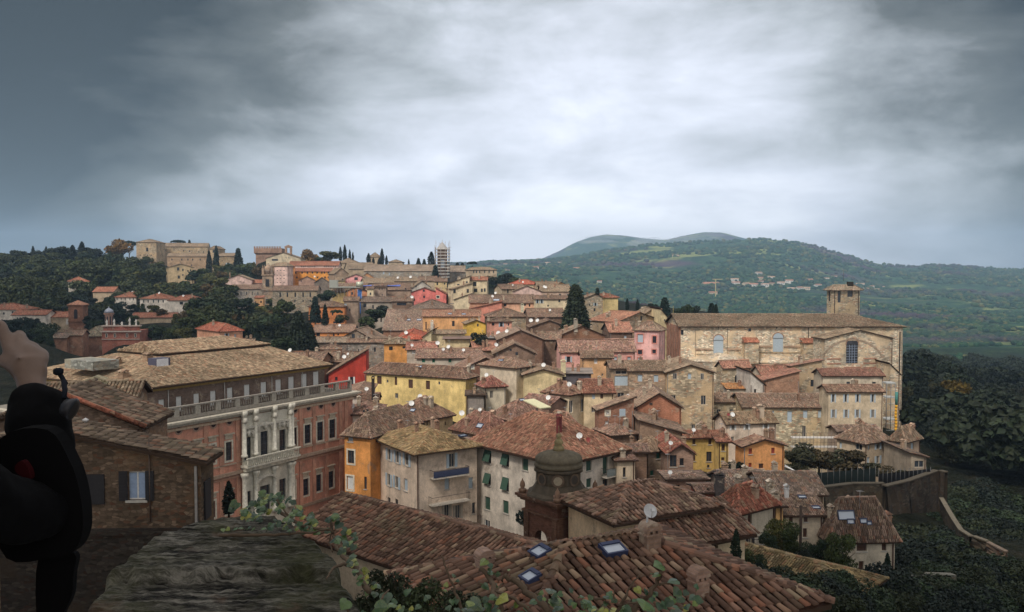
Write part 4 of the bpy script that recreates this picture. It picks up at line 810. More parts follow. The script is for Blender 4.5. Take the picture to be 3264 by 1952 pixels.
H('f15', 'cream house with four brown shutters and two small skylights', None, 2494, 2624, 1642, 80, 1, 12, 'gx', 1580, wc=(.62, .55, .42), rc=(.31, .22, .17), wins=[(2521, 1653, 11, 22, 'cn'), (2568, 1653, 12, 22, 'cn'), (2566, 1699, 13, 30, 'cn')], sky=[(2556, 1588, .8, .5), (2600, 1622, .8, .5)], chim=[(2507, 1588, 1.2, .35, (.6, .6, .6))])
H('f16', 'grey plastered house with a bright red hip roof and string course', 2276, 2358, 2470, 1627, 72, 36, 14, 'hip', 1563, wc=(.48, .43, .33), rc=(.40, .15, .10), wins=[(2390, 1653, 13, 36, 'cn'), (2390, 1719, 12, 32, 'ok'), (2424, 1722, 12, 26, 'd')], rise=1.5)
H('f17', 'narrow orange walled balcony block beside the grey plastered house', None, 2464, 2496, 1616, 78, 2, 8, 'sh', 1606, wc=(.66, .42, .18), rc=(.3, .2, .16), wins=[(2469, 1640, 9, 40, 'd')])
H('f18', 'cream square house with a large brown roof at lower right', 2612, 2651, 2853, 1704, 78, 4, 15, 'hip', 1630, wc=(.60, .55, .43), rc=(.30, .21, .16), wins=[(2747, 1745, 32, 26, 'cn'), (2818, 1744, 15, 24, 'cn'), (2745, 1803, 16, 28, 'cn'), (2660, 1746, 8, 20, 'cn')], sky=[(2709, 1663, .7, .5), (2750, 1661, .7, .5), (2768, 1668, .5, .4), (2695, 1643, 1.6, .9)], rise=2.9, ants=[(2740, 1630)])
q_ = at(2595, 1795, 54.5); H('f19', 'low mossy tiled roof half buried in shrubs at lower right', 0, 0, 0, 0, 0, 45, 4, 'hip', world=(q_.x, q_.y-4.24, -19.9, 6., 11.), rise=1.0, wc=(.4, .35, .28), rc=(.30, .22, .11), tiled=True, auto=False)
H('g1', 'tan row house with blue shutters at the end of the terrace', 2668, 2758, 2838, 1412, 140, 30, 13, 'hip', 1368, wc=(.50, .41, .29), rc=(.33, .23, .17), wins=[(2770, 1427, 6, 14, 'cb'), (2798, 1424, 10, 18, 'ob'), (2832, 1422, 7, 16, 'cb'), (2768, 1468, 10, 22, 'cb'), (2798, 1466, 10, 24, 'ob'), (2830, 1464, 8, 20, 'ob'), (2679, 1420, 8, 20, 'cb'), (2737, 1425, 22, 20, 'd')], rise=2.4)
H('g2', 'brown and tan end house, last one before the wooded slope', 2838, 2884, 2932, 1403, 140, 38, 13, 'hip', 1374, wc=(.42, .32, .23), rc=(.33, .24, .17), wins=[(2861, 1422, 10, 24, 'cb'), (2859, 1468, 10, 24, 'cb'), (2908, 1424, 9, 22, 'cb')], rise=1.8)
H('g3', 'small grey annex stepping down right of the end house', None, 2904, 2952, 1459, 132, 2, 7, 'sX', wc=(.34, .29, .22), rc=GB, rise=.6, wins=[(2930, 1480, 30, 22, 'd')])
H('g4', 'dark low roof with a balustrade in front of the blue shuttered block', None, 2670, 2800, 1376, 150, 6, 6, 'gx', 1358, wc=(.36, .28, .21), rc=(.28, .2, .16))
# ---------------------------------------------------------------- custom buildings
def merge_into(hd, root, keep=None):
    bpy.context.view_layer.update()
    inv = root.matrix_world.inverted()
    for c in list(hd['root'].children):
        mw = hd['root'].matrix_world @ c.matrix_local
        c.parent = root; c.matrix_local = inv @ mw
    hd['root']['dead'] = 1; bpy.data.objects.remove(hd['root'])
def disc(mb, M, r0, r1, y, n=16, mi=0, y2=None):
    for k in range(n):
        a0, a1 = 2*math.pi*k/n, 2*math.pi*(k+1)/n
        q = [(math.cos(a0)*r0, math.sin(a0)*r0), (math.cos(a0)*r1, math.sin(a0)*r1), (math.cos(a1)*r1, math.sin(a1)*r1), (math.cos(a1)*r0, math.sin(a1)*r0)]
        if r0 == 0: q = [q[1], q[2], (0, 0)]
        mb.poly([M @ Vector((p[0], y, p[1])) for p in q], mi)
def plane_loc(hd, px, py, yoff=0.):
    """point of the front plane (pushed outward by -yoff) under a pixel, in house coordinates"""
    p = ray_plane(px, py, hd['M']+hd['v']*yoff, hd['v']); return hd['loc'](p)
# ---- the big church
ch = H('church', 'huge rough stone church with a very long tiled nave roof', 2128, 2170, 2878, 1041, 208, -1, 30, 'gh', 1003, wall='s', wc=(.76, .66, .50), rc=(.32, .245, .175), tiled=True, auto=False, cat='church', name='church', group=None, ov=.7,
  wins=[(2290, 1106, 32, 44, 'cbA'), (2480, 1101, 33, 46, 'cbA'), (2174, 1060, 10, 16, 'd'), (2390, 1052, 9, 11, 'd'), (2290, 1046, 3, 5, 'd'), (2476, 1046, 4, 5, 'd'), (2161, 1052, 4, 8, 'd'), (2884, 1200, 8, 44, 'cn')])
cr = ch['root']
def cbox(name, px0, py0, px1, py1, d, mat, col, d0=0.):
    a, b = plane_loc(ch, px0, py1), plane_loc(ch, px1, py0); m = MB(); m.box(a.x, -d, a.z, b.x, d0, b.z); return m.build(name, mat, cr, col)
for x in (2216, 2317, 2575): cbox('downpipe', x-1, 1045, x+1, 1300, .18, METAL, (.05, .04, .04))
for x in (2866,): cbox('downpipe', x-1, 1058, x+1, 1330, .18, METAL, (.05, .04, .04))
for x0, x1, y in ((2216, 2270, 1111), (2317, 2362, 1111), (2412, 2460, 1102), (2498, 2550, 1102)):
    cbox('string_course', x0, y, x1, y+6, .22, BRICK, (.5, .36, .26))
cbox('string_course', 2412, 1122, 2550, 1125, .18, STONE, (.5, .42, .3)); cbox('string_course', 2220, 1128, 2270, 1131, .15, STONE, (.5, .42, .3))
for x0, x1, y0, y1 in ((2366, 2410, 1088, 1156), (2551, 2590, 1090, 1150)):
    cbox('buttress', x0, y0, x1, y1, 2.6, STONE, (.66, .56, .41)); a, b = plane_loc(ch, x0-3, y0), plane_loc(ch, x1+3, y0-11)
    m = MB(); m.poly([(a.x, -2.9, a.z+.02), (b.x, -2.9, a.z+.02), (b.x, -.05, b.z+.1), (a.x, -.05, b.z+.1)]); m.box(a.x, -2.9, a.z-.15, b.x, -.05, a.z); m.build('buttress_roof', TILES, cr, RD)
for cx_, r_ in ((2290, 11.5), (2472, 8.)):   # round apses of the side chapels
    c = plane_loc(ch, cx_+(0 if cx_ < 2400 else 6), 1136 if cx_ < 2400 else 1140); m = MB(); rr = r_*.62; pr = [(rr, -16), (rr, -1.2), (rr+.25, -1.2), (rr+.25, -.9), (rr*.72, .1), (.1, .9)]
    vs = [(c.x+r*math.cos(t), -r*.55*abs(math.sin(t)), c.z+z) for r, z in pr for t in [math.pi*k/12 for k in range(13)]]
    m.mesh(vs, [(i*13+k+1, i*13+k, (i+1)*13+k, (i+1)*13+k+1) for i in range(len(pr)-1) for k in range(12)], 0, False); m.build('apse', STONE, cr, (.6, .52, .4))
# facade piers on the brick left end
fm = MB()
for k in range(6): y = k*ch['L']/5.3; fm.box(-.35, y, 0, -.003, y+.7, ch['h']-.1)
fm.box(-.45, 0, ch['h']-13.2, -.36, ch['L'], ch['h']-12.4); fm.build('facade_piers', BRICK, cr, (.36, .19, .13))
fw = MB(); fw.box(-.2, .02, 0, -.004, ch['L']-.02, ch['h']-.12); fw.build('brick_facade', BRICK, cr, (.38, .21, .15))
tr = H('tran', 'x', 2592, 2630, 2846, 1082, 192, 6, 28, 'gy', 1054, wall='s', wc=(.68, .59, .45), rc=(.38, .29, .2), auto=False, base=False, tiled=True, wins=[(2716, 1129, 38, 60, 'dbA')])
# relieving arch, grille and brick bands of the chapel window
p = plane_loc(tr, 2716, 1129); m = MB(); wz = 1.35; hz = 2.1
for k in (-1, 0, 1): m.box(p.x+k*.62-.04, -.02, p.z-hz, p.x+k*.62+.04, .1, p.z+hz)
for k in range(-3, 4): m.box(p.x-wz, .0, p.z+k*.6-.035, p.x+wz, .09, p.z+k*.6+.035)
m.build('window_grille', METAL, tr['root'], (.32, .38, .5))
m = MB()
for k in range(20):
    a0, a1 = math.pi*(.12+.76*k/20), math.pi*(.12+.76*(k+1)/20); r0, r1 = 7.6, 8.1; c = (p.x, p.z-3.5)
    m.poly([(c[0]+math.cos(t)*r, -.06, c[1]+math.sin(t)*r*.86) for t, r in ((a0, r0), (a0, r1), (a1, r1), (a1, r0))])
m.build('relieving_arch', BRICK, tr['root'], (.42, .33, .25))
m = MB()
for k, dz in enumerate((-1.2, -2.3, -3.3)):
    for s in (-1, 1): m.box(p.x+s*4.3-1.6, -.08, p.z+dz, p.x+s*4.3+1.6, -.004, p.z+dz+.28)
m.box(p.x-6.5, -.25, p.z-4.0, p.x+6.5, -.004, p.z-3.6); m.box(p.x-2, -.3, p.z-3.3, p.x+2, -.004, p.z-2.9); m.build('brick_bands', BRICK, tr['root'], (.45, .24, .17))
merge_into(tr, cr)
tl = H('trl', 'x', None, 2838, 2868, 1192, 186, 0, 20, 'sX', wall='s', wc=(.68, .59, .45), rc=(.42, .24, .17), auto=False, base=False, rise=2.); merge_into(tl, cr)
m = MB(); q = Vector((-.2, ch['L']/2, ch['h']+ch['rise'])); m.box(q.x-.05, q.y-.05, q.z, q.x+.05, q.y+.05, q.z+2.2); m.box(q.x-.05, q.y-.5, q.z+1.3, q.x+.05, q.y+.5, q.z+1.42); m.build('roof_cross', METAL, cr, (.4, .35, .15))
bt = H('btow', 'square stone bell tower with a low pyramid roof behind the church nave', 2636, 2650, 2741, 921, 232, 8, 26, 'hip', 893, wall='s', wc=(.52, .44, .32), rc=(.42, .33, .24), auto=False, tiled=False, ov=.7, cat='bell tower', name='bell_tower', group=None, base=False,
  wins=[(2675, 944, 10, 42, 'd'), (2710, 935, 17, 24, 'dW'), (2643, 944, 6, 32, 'd')])
m = MB()
for x in (.9, bt['W']-.5): m.box(x, -.12, 0, x+.15, -.002, bt['h']-.2)
m.build('downpipe', METAL, bt['root'], (.05, .04, .04))
m = MB(); m.tube([(bt['W']/2, bt['L']/2, bt['h']+2), (bt['W']/2, bt['L']/2, bt['h']+5.2)], .06, 5); m.build('lightning_rod', METAL, bt['root'], (.15, .15, .15))
m = MB(); m.box(bt['W']*.62, bt['L']*.3, bt['h']+.5, bt['W']*.82, bt['L']*.55, bt['h']+1.9); m.build('roof_hatch', PAINT, bt['root'], (.03, .025, .02))

# ---- the palace with the attic storey
PO = Vector((-41.67, 92.44, -17.2)); pa = 57.8
pal_w = []
for x, y in ((630, 1458), (677, 1448), (729, 1439), (936, 1394), (980, 1384), (1020, 1375), (1059, 1367)): pal_w.append((x, y, 19, 60, 'dkSKG'))
for x, y in ((677, 1625), (729, 1612), (932, 1563), (974, 1553), (1015, 1540), (1054, 1529)): pal_w.append((x, y, 18, 54, 'dkSKG'))
pal = H('pal', 'long salmon and cream baroque palace with a dark attic storey and huge brown roof', 0, 0, 0, 0, 0, pa, 21, 'flat', world=(PO.x, PO.y, PO.z, 35., 30.), wall='p', wc=(.62, .31, .215), rc=(.33, .3, .25), wins=pal_w, auto=False, cat='palace', name='palace', group=None, ov=.0, th=.05)
pr = pal['root']; ph = pal['h']; PW = pal['W']
def pz(px, py): return plane_loc(pal, px, py)
m = MB()   # main cornice
for dz, d, hh in ((-.55, .35, .2), (-.35, .6, .2), (-.15, .85, .25)): m.box(-d, -d, ph+dz, PW+d, -.003, ph+dz+hh); m.box(-d, -.003, ph+dz, -.003, 30, ph+dz+hh); m.box(PW+.003, -.003, ph+dz, PW+d, 30, ph+dz+hh)
m.build('cornice', TRIM, pr, (.52, .47, .38))
m = MB(); zb_ = ph+.12; yb = .15    # parapet: plinth, pierced runs between pedestals, rail
m.box(0, yb, zb_, PW, yb+.35, zb_+.45); m.box(0, yb-.05, zb_+1.45, PW, yb+.4, zb_+1.62)
m.box(0, yb+.4, zb_, .35, 12, zb_+.45); m.box(-.05, yb+.4, zb_+1.45, .4, 12, zb_+1.62)
m.build('parapet', TRIM, pr, (.30, .27, .23)); m = MB(); g = MB()
for k in range(13): x = PW*k/12; m = MB(); m.box(max(0, x-.35), yb-.03, zb_+.45, min(PW, x+.35), yb+.38, zb_+1.45); m.build('pedestal', TRIM, pr, (.36, .33, .28))
BALX = []
for i in range(int(PW/.36)):
    x = .5+i*.36
    if min(abs(x-PW*k/12) for k in range(13)) < .5: continue
    BALX.append(x)
g.lathe([(.06, 0), (.11, .25), (.05, .7), (.08, 1.0)], 6); b0_ = g.build('baluster', TRIM, pr, (.30, .27, .23)); b0_.location = (BALX[0], yb+.17, zb_+.45)
for x in BALX[1:98]: b1_ = b0_.copy(); C.objects.link(b1_); b1_.parent = pr; b1_.location = (x, yb+.17, zb_+.45)
def band(z, d, hh, col=(.44, .36, .28), x0=0, x1=PW):
    m = MB(); m.box(x0, -d, z, x1, -.003, z+hh); m.build('string_course', TRIM, pr, col)
zstr = pz(1101, 1419).z; band(zstr-.25, .35, .4, (.42, .3, .22)); band(zstr-.7, .15, .3, (.46, .26, .18)); band(ph-1.0, .2, .3, (.56, .42, .3))
zlow = pz(1101, 1575).z; band(zlow, .2, .4, (.4, .28, .2)); band(pz(1060, 1404).z-.1, .12, .2, (.5, .38, .28))
for px in (655, 704, 757, 934-20, 958, 1000, 1040, 1085, 1103):
    x = pz(px, 1400).x
    for z0_, z1_ in ((zstr+.2, ph-1.0), (zlow+.4, zstr-.7)): pm = MB(); pm.box(x-.3, -.12, z0_, x+.3, -.003, z1_); pm.build('pilaster', PLASTER, pr, (.68, .36, .25))
for (x, y, w_, h_, s_) in pal_w:     # straight hoods over the windows
    c = pz(x, y); t = h_/2*c.y if 0 else 0
    zt = c.z+1.32 if y < 1500 else c.z+1.2
    hm = MB(); hm.box(c.x-.75, -.28, zt+.746, c.x+.75, -.004, zt+.9); hm.box(c.x-.55, -.1, zt+.2, c.x+.55, -.004, zt+.745); hm.build('window_hood', TRIM, pr, (.55, .47, .36))
for x, y in ((569, 1372), (625, 1363), (680, 1353), (731, 1344), (940, 1307), (983, 1300), (1023, 1293), (1062, 1286)):
    om = MB(); oc = MB(); c = pz(x, y); T = frame_M((c.x, 0, c.z), (1, 0, 0), (0, -1, 0)); disc(om, T, .36, .55, -.05); disc(oc, T, 0, .37, -.02)
    om = om.build('oculus', TRIM, pr, (.42, .27, .2)); oc.build('opening', PAINT, om, (.03, .015, .015))
# frontispiece
fx0, fx1 = pz(770, 1420).x, pz(930, 1390).x; fz0, fz1 = -1.0, ph-.6; D_ = .45; hol = []
def pzf(px, py): return plane_loc(pal, px, py, -D_)
for (px, py, w, hh) in ((790, 1431, 1.1, 2.9), (843, 1416, 1.25, 3.3), (901, 1405, 1.1, 2.9)):
    c = pzf(px, py); hol.append((c.x-fx0-w/2, c.x-fx0+w/2, c.z-hh/2-fz0, c.z+hh/2-fz0, 'dkKG'))
for (px, py, w, hh) in ((789, 1600, 1.1, 2.6), (901, 1558, 1.1, 2.6), (845, 1592, 1.6, 3.6)):
    c = pzf(px, py); hol.append((c.x-fx0-w/2, c.x-fx0+w/2, c.z-hh/2-fz0, c.z+hh/2-fz0, 'dkKG'))
m = MB(); wall_face(m, (fx0, -D_, fz0), Vector((1, 0, 0)), fx1-fx0, fz1-fz0, [q[:4] for q in hol], Vector((0, -1, 0)), depth=.3)
m.box(fx0, -D_+.001, fz0, fx0+.02, 0, fz1); m.box(fx1-.02, -D_+.001, fz0, fx1, 0, fz1); FRC = (.70, .66, .55); m.build('frontispiece', PLASTER, pr, FRC)
for q in hol: add_window(pr, frame_M((fx0+q[0], -D_+.1, fz0+q[2]), (1, 0, 0), (0, -1, 0)), q[1]-q[0], q[3]-q[2], q[4], 105)
zb2 = pzf(845, 1475).z; 
for px in (776, 812, 872, 922, 929):     # columns, two storeys
    x = pzf(px, 1420).x; x = min(x, fx1-.3)
    fm = MB(); fm.lathe([(.42, 0), (.42, .3), (.3, .35), (.27, 5.0), (.3, 5.1), (.46, 5.3), (.46, 5.8)], 10, (x, -D_-.15, zb2+1.3)); fm.build('column', TRIM, pr, (.72, .68, .57)); fm = MB(); fm.lathe([(.45, 0), (.45, .5), (.34, .6), (.3, 5.1), (.34, 5.3), (.5, 5.6), (.5, 5.9)], 10, (x, -D_-.15, zb2-6.6)); fm.build('column', TRIM, pr, (.72, .68, .57))
m = MB(); m.box(fx0-.3, -D_-.9, zb2, fx1+.3, -.004, zb2+.25); m.box(fx0-.3, -D_-.95, zb2+1.1, fx1+.3, -D_-.75, zb2+1.25); m.box(fx0-.1, -D_-.5, zb2-.5, fx1+.1, -.004, zb2-.02)
for i in range(int((fx1-fx0+.4)/.3)): m.lathe([(.06, 0), (.1, .25), (.05, .6), (.07, .85)], 6, (fx0-.15+i*.3, -D_-.85, zb2+.25))
m.build('balcony', TRIM, pr, (.68, .64, .53))
CVC = (.62, .58, .49)   # carved gables over the upper windows and the arched pediment over the door
for px, py, s in ((790, 1385, .8), (843, 1362, 1.25), (901, 1355, .8)):
    m = MB(); c = pzf(px, py); T = frame_M((c.x, -D_, c.z-.2), (1, 0, 0), (0, -1, 0))
    for k in range(8):
        a0, a1 = math.pi*k/8, math.pi*(k+1)/8; vs = [(math.cos(t)*r, y, math.sin(t)*r*.75) for y in (-.25, 0) for t, r in ((a0, s*.75), (a0, s), (a1, s), (a1, s*.75))]
        m.mesh([T @ Vector(v) for v in vs], [(0, 1, 2, 3), (1, 5, 6, 2), (0, 3, 7, 4)])
    for k in (-1, 1): m.lathe([(.05, -.5), (.24, -.3), (.18, .1), (.26, .3), (.02, .5)], 7, (c.x+k*s*.9, -D_-.12, c.z))
    m.lathe([(.1, -.4), (.3, -.1), (.2, .3), (.05, .5)], 7, (c.x, -D_-.15, c.z+.1)); m.build('carved_gable', TRIM, pr, CVC)
m = MB(); c = pzf(845, 1535); T = frame_M((c.x, -D_, c.z-.2), (1, 0, 0), (0, -1, 0))
for k in range(10):
    a0, a1 = math.pi*(.1+.8*k/10), math.pi*(.1+.8*(k+1)/10)
    vs = [(math.cos(t)*r, y, math.sin(t)*r*.6) for y in (-.5, 0) for t, r in ((a0, 1.5), (a0, 1.9), (a1, 1.9), (a1, 1.5))]; m.mesh([T @ Vector(v) for v in vs], [(0, 1, 2, 3), (1, 5, 6, 2), (0, 3, 7, 4), (0, 4, 5, 1), (3, 2, 6, 7)])
m.build('door_pediment', TRIM, pr, CVC)
for px in (776, 812, 872, 922): m = MB(); x = pzf(px, 1330).x; m.lathe([(.3, 0), (.45, .3), (.3, .7), (.15, .8)], 8, (min(x, fx1-.3), -D_-.2, fz1-.9)); m.build('capital', TRIM, pr, CVC)
m = MB(); m.box(fx0-.1, -D_-.35, fz1-1.6, fx1+.1, -D_+.0, fz1-1.35); m.build('frieze', TRIM, pr, CVC)
# attic
AO = Vector((-42.3, 97., -13.4))
aw = [(515.6, 1297), (571, 1287), (627, 1278), (680, 1269), (733.6, 1259), (788, 1249), (841, 1241), (888, 1233), (929, 1224), (970, 1215), (1008, 1208)]
att = H('att', 'x', 0, 0, 0, 0, 0, pa, 3.8, 'flat', world=(AO.x, AO.y, AO.z, 28.9, 25.), wall='b', wc=(.20, .145, .12), wins=[(x, y, 19, 46, 'cw') for x, y in aw]+[(420, 1290, 24, 50, 'cw')], auto=False, base=False, walld=0.1, ov=0, th=.03)
AW, AL, ah = att['W'], att['L'], att['h']; rm = MB(); o_ = .8; sb = 8.2; rz = .28
lo_ = [Vector((-o_, -o_, ah)), Vector((AW+o_, -o_, ah)), Vector((AW+o_, AL+o_, ah)), Vector((-o_, AL+o_, ah))]
hi_ = [Vector((sb, sb, ah+rz*(sb+o_))), Vector((AW-3.2, sb, ah+rz*(sb+o_))), Vector((AW-3.2, AL-sb, ah+rz*(sb+o_))), Vector((sb, AL-sb, ah+rz*(sb+o_)))]
pol = [[lo_[i], lo_[(i+1) % 4], hi_[(i+1) % 4], hi_[i]] for i in range(4)]
add_roof(rm, pol, [], [(hi_[i], lo_[i]) for i in range(4)], True, .15, 4)
rm.build('roof', [TILES, EAVE, PANS], att['root'], (.34, .25, .165))
m = MB(); zt = hi_[0].z
m.box(sb+.3, sb+.3, zt-.5, AW-3.5, AL-sb-.3, zt+.35); m.build('upper_wall', BRICK, att['root'], (.16, .12, .1))
rm = MB(); ub = [Vector((sb-.3, sb-.3, zt+.35)), Vector((AW-2.9, sb-.3, zt+.35)), Vector((AW-2.9, AL-sb+.3, zt+.35)), Vector((sb-.3, AL-sb+.3, zt+.35))]; ym = AL/2; dd = (AL-2*sb+.6)/2
ra, rb = Vector((sb-.3+.6, ym, zt+.35+dd*.27)), Vector((AW-2.9-dd, ym, zt+.35+dd*.27))
add_roof(rm, [[ub[0], ub[1], rb, ra], [ub[1], ub[2], rb], [ub[2], ub[3], ra, rb], [ub[3], ub[0], ra]], [(ra, rb)], [(rb, ub[1]), (rb, ub[2]), (ra, ub[0])], True)
rm.build('upper_roof', [TILES, EAVE, PANS], att['root'], (.37, .27, .18))
m = MB()
for dz, d in ((-.35, .25), (-.18, .5)): m.box(-d, -d, ah+dz, AW+d, -.003, ah+dz+.17); m.box(-d, -.003, ah+dz, -.003, AL, ah+dz+.17)
m.build('eaves_cornice', TRIM, att['root'], (.34, .23, .08))
for x in (3.2, 11.3, 19.0, 24.5): m = MB(); m.tube([(x, -.1, .1), (x, -.1, ah-.4)], .06, 6); m.build('vent_pipe', METAL, att['root'], (.55, .52, .48))
m = MB(); m.box(5.2, 5.0, zt-1.4, 7.2, 6.6, zt+.3); m.box(4.8, 3.6, zt-1.9, 8.0, 5.0, zt-1.2); m.build('roof_terrace', PAINT, att['root'], (.08, .08, .12))
m = MB(); m.box(5.3, 4.93, zt-.9, 6.9, 4.99, zt+.25); m.build('roof_cabin', PAINT, att['root'], (.72, .72, .74))
m = MB(); m.box(-.2, 9.5, ah+1.6, 3.2, 15.5, ah+2.7); m.build('long_dormer', STONE, att['root'], (.32, .32, .28))
for p_ in ((1.2, 5.5), (4.5, 12.0), (6.5, 8.5)):
    co = chimney_mesh(.9, 1.1).build('chimney', [BRICK, TILES], att['root'], (.42, .29, .2)); co.location = (p_[0], p_[1], ah+rz*(min(p_)+o_))
merge_into(att, pr)

# ---- balconies on the two big houses
def balcony(key, px0, px1, py, hrail, panel=None, d=1.0):
    hd = HOUSES[key]; a, b = plane_loc(hd, px0, py), plane_loc(hd, px1, py); z = (a.z+b.z)/2; m = MB(); m.box(a.x, -d, z-.16, b.x, -.003, z); o = m.build('balcony', TRIM, hd['root'], (.58, .52, .44)); g = MB()
    for x0, y0, x1, y1 in ((a.x, -d, b.x, -d), (a.x, -d, a.x, 0), (b.x, -d, b.x, 0)):
        g.tube([(x0, y0, z+hrail), (x1, y1, z+hrail)], .03, 5); L = math.hypot(x1-x0, y1-y0); n = int(L/.16)
        for i in range(n+1): t = i/max(n, 1); g.tube([(x0+(x1-x0)*t, y0+(y1-y0)*t, z), (x0+(x1-x0)*t, y0+(y1-y0)*t, z+hrail)], .012, 4)
    g.build('railing', METAL, o, (.06, .05, .05))
    if panel: m = MB(); m.box(a.x+.05, -d+.03, z+.05, b.x-.05, -d+.05, z+hrail-.08); m.build('screen', PAINT, o, panel)
balcony('d15', 1370, 1484, 1514, .95, (.06, .08, .16)); balcony('d15', 1366, 1487, 1597, .95); balcony('d16', 1916, 1962, 1513, 1.0, (.36, .40, .38)); balcony('f16', 2380, 2400, 1742, .9)
# ---- near tiled roofs
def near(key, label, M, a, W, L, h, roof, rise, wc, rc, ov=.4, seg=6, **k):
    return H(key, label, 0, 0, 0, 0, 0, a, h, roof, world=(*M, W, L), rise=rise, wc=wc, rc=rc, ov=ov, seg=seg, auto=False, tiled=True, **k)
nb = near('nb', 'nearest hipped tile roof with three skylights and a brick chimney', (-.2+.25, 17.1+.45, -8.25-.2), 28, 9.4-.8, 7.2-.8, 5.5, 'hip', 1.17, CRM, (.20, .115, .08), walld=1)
for (px, py, w, hh) in ((1727, 1776, .56, .44), (1697, 1856, .5, .42), (1950, 1766, .66, .46)):
    p, n = nb['hit'](px, py); e = ZV.cross(n).normalized(); s = n.cross(e); T = Matrix.Identity(4)
    for r_ in range(3): T[r_][0] = e[r_]; T[r_][1] = s[r_]; T[r_][2] = n[r_]; T[r_][3] = p[r_]
    m = MB(); t = .05; z1 = .22; m.box(-w/2, -hh/2, 0, -w/2+t, hh/2, z1, 0, T); m.box(w/2-t, -hh/2, 0, w/2, hh/2, z1, 0, T); m.box(-w/2+t, -hh/2, 0, w/2-t, -hh/2+t, z1, 0, T); m.box(-w/2+t, hh/2-.1, 0, w/2-t, hh/2, z1+.02, 0, T)
    m.box(-w/2+t, -hh/2+t, .15, w/2-t, hh/2-.1, .19, 1, T); m.build('skylight', [PAINT, SKYGL], nb['roof'], (.03, .04, .09))
def big_chimney(hd, px, py, w, h, col, dome=True):
    p, n = hd['hit'](px, py); m = MB(); m.box(-w/2, -w*.4, -.5, w/2, w*.4, h*.5); m.box(-w/2-.04, -w*.44, h*.5, w/2+.04, w*.44, h*.55)
    for s in (-1, 0, 1): m.box(s*w*.38-.05, -w*.38, h*.55, s*w*.38+.05, w*.38, h*.68)
    n_ = 8; ps = [(math.cos(math.pi*k/n_)*w*.56, h*.68+math.sin(math.pi*k/n_)*h*.32) for k in range(n_+1)]
    m.extr(ps, -w*.46, w*.46, 0, 'y'); o = m.build('chimney', BRICK, hd['roof'], col); o.location = p; return o, p
co, cp_ = big_chimney(nb, 2072, 1745, .46, .72, (.30, .20, .15))
add_dish(nb['roof'], cp_+Vector((-.1, 0, .6)), .19, rad(-10), (.5, .5, .5), .42)
big_chimney(nb, 2226, 1900, .42, .75, (.26, .17, .13)); big_chimney(nb, 1545, 1815, .42, .55, (.28, .19, .15))
Mc = at(1963, 1661, 42); uc = Vector((math.cos(rad(28)), math.sin(rad(28)), 0)); vc = Vector((-uc.y, uc.x, 0))
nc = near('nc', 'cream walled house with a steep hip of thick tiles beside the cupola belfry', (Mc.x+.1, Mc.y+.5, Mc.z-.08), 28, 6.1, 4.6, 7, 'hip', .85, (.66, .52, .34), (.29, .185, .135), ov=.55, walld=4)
Md = Vector((Mc.x, Mc.y, 0))+uc*1.9-vc*1.5; zd = Mc.z-1.35
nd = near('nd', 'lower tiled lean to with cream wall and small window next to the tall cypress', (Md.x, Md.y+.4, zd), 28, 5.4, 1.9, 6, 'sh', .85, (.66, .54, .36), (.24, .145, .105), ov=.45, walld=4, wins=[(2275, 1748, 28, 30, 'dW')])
ua, va = Vector((.762, -.648, 0)), None
A1 = Vector((-9.5, 48, -12.35)); A2 = Vector((.51+1.2, 39.5-1.02, -12.35)); ang = math.degrees(math.atan2(.762, .648)); # ridge runs along v
Lr = (A1-A2).length; wdt = 3.4; Ma = A2+Vector((-.648, -.762, 0))*wdt
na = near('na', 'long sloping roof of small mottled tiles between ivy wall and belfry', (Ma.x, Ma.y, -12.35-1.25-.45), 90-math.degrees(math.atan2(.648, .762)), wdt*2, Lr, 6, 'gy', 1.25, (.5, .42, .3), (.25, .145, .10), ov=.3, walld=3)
n1 = H('n1', 'old rubble stone house with black shutters and a lace curtained window', None, -330, 640, 1484, 36, 2, 7, 'gy', 1300, dep=1.7, rise=1.42, wall='r', wc=(.15, .105, .07), rc=(.27, .20, .145), ov=.35, seg=6, auto=False, walld=5,
  wins=[(436, 1549, 54, 92, 'okW')], tiled=True)
p = plane_loc(n1, 436, 1549); m = MB(); m.box(p.x-.34, .10, p.z-.55, p.x-.03, .12, p.z+.55); m.box(p.x+.05, .10, p.z-.55, p.x+.33, .12, p.z+.55); m.build('curtain', PAINT, n1['root'], (.28, .36, .5))
p = plane_loc(n1, 300, 1560); m = MB(); m.box(p.x-.4, -.07, p.z-.65, p.x+.45, -.003, p.z+.65); m.build('shutter', PAINT, n1['root'], SH['k'])
p = plane_loc(n1, 390, 1690); m = MB(); m.box(p.x-5, -.5, p.z-.1, p.x+3, -.003, p.z+.08); m.box(p.x-5, -.4, p.z-4, p.x+2.6, -.003, p.z-.1); m.build('stone_ledge', SMALLST, n1['root'], (.045, .036, .028))
p = plane_loc(n1, 478, 1500); m = MB(); m.tube([(p.x, -.06, p.z-2.2), (p.x, -.06, p.z+1.4)], .03, 6); m.build('downpipe', METAL, n1['root'], (.12, .08, .06))
p = plane_loc(n1, 640, 1500); m = MB(); m.box(n1['W']+.01, .3, n1['h']-2.6, n1['W']+.08, 1.1, n1['h']-.9); m.build('side_shutter', PAINT, n1['root'], SH['k'])
n2 = H('n2', 'stone house whose roof carries a bright terracotta verge and a white flue', None, -60, 452, 1366, 44, 4, 7, 'gy', 1225, dep=4.0, rise=1.75, wall='r', wc=(.26, .18, .13), rc=(.27, .195, .14), seg=5, auto=False, tiled=True, ov=.3)
m = MB(); a_, b_ = Vector((n2['W']/2, -.33, n2['h']+n2['rise']+.2)), Vector((n2['W']+.33, -.33, n2['h']+.05)); m.tube([a_, b_], .13, 6); m.build('verge_tiles', TILES, n2['root'], (.36, .13, .08))
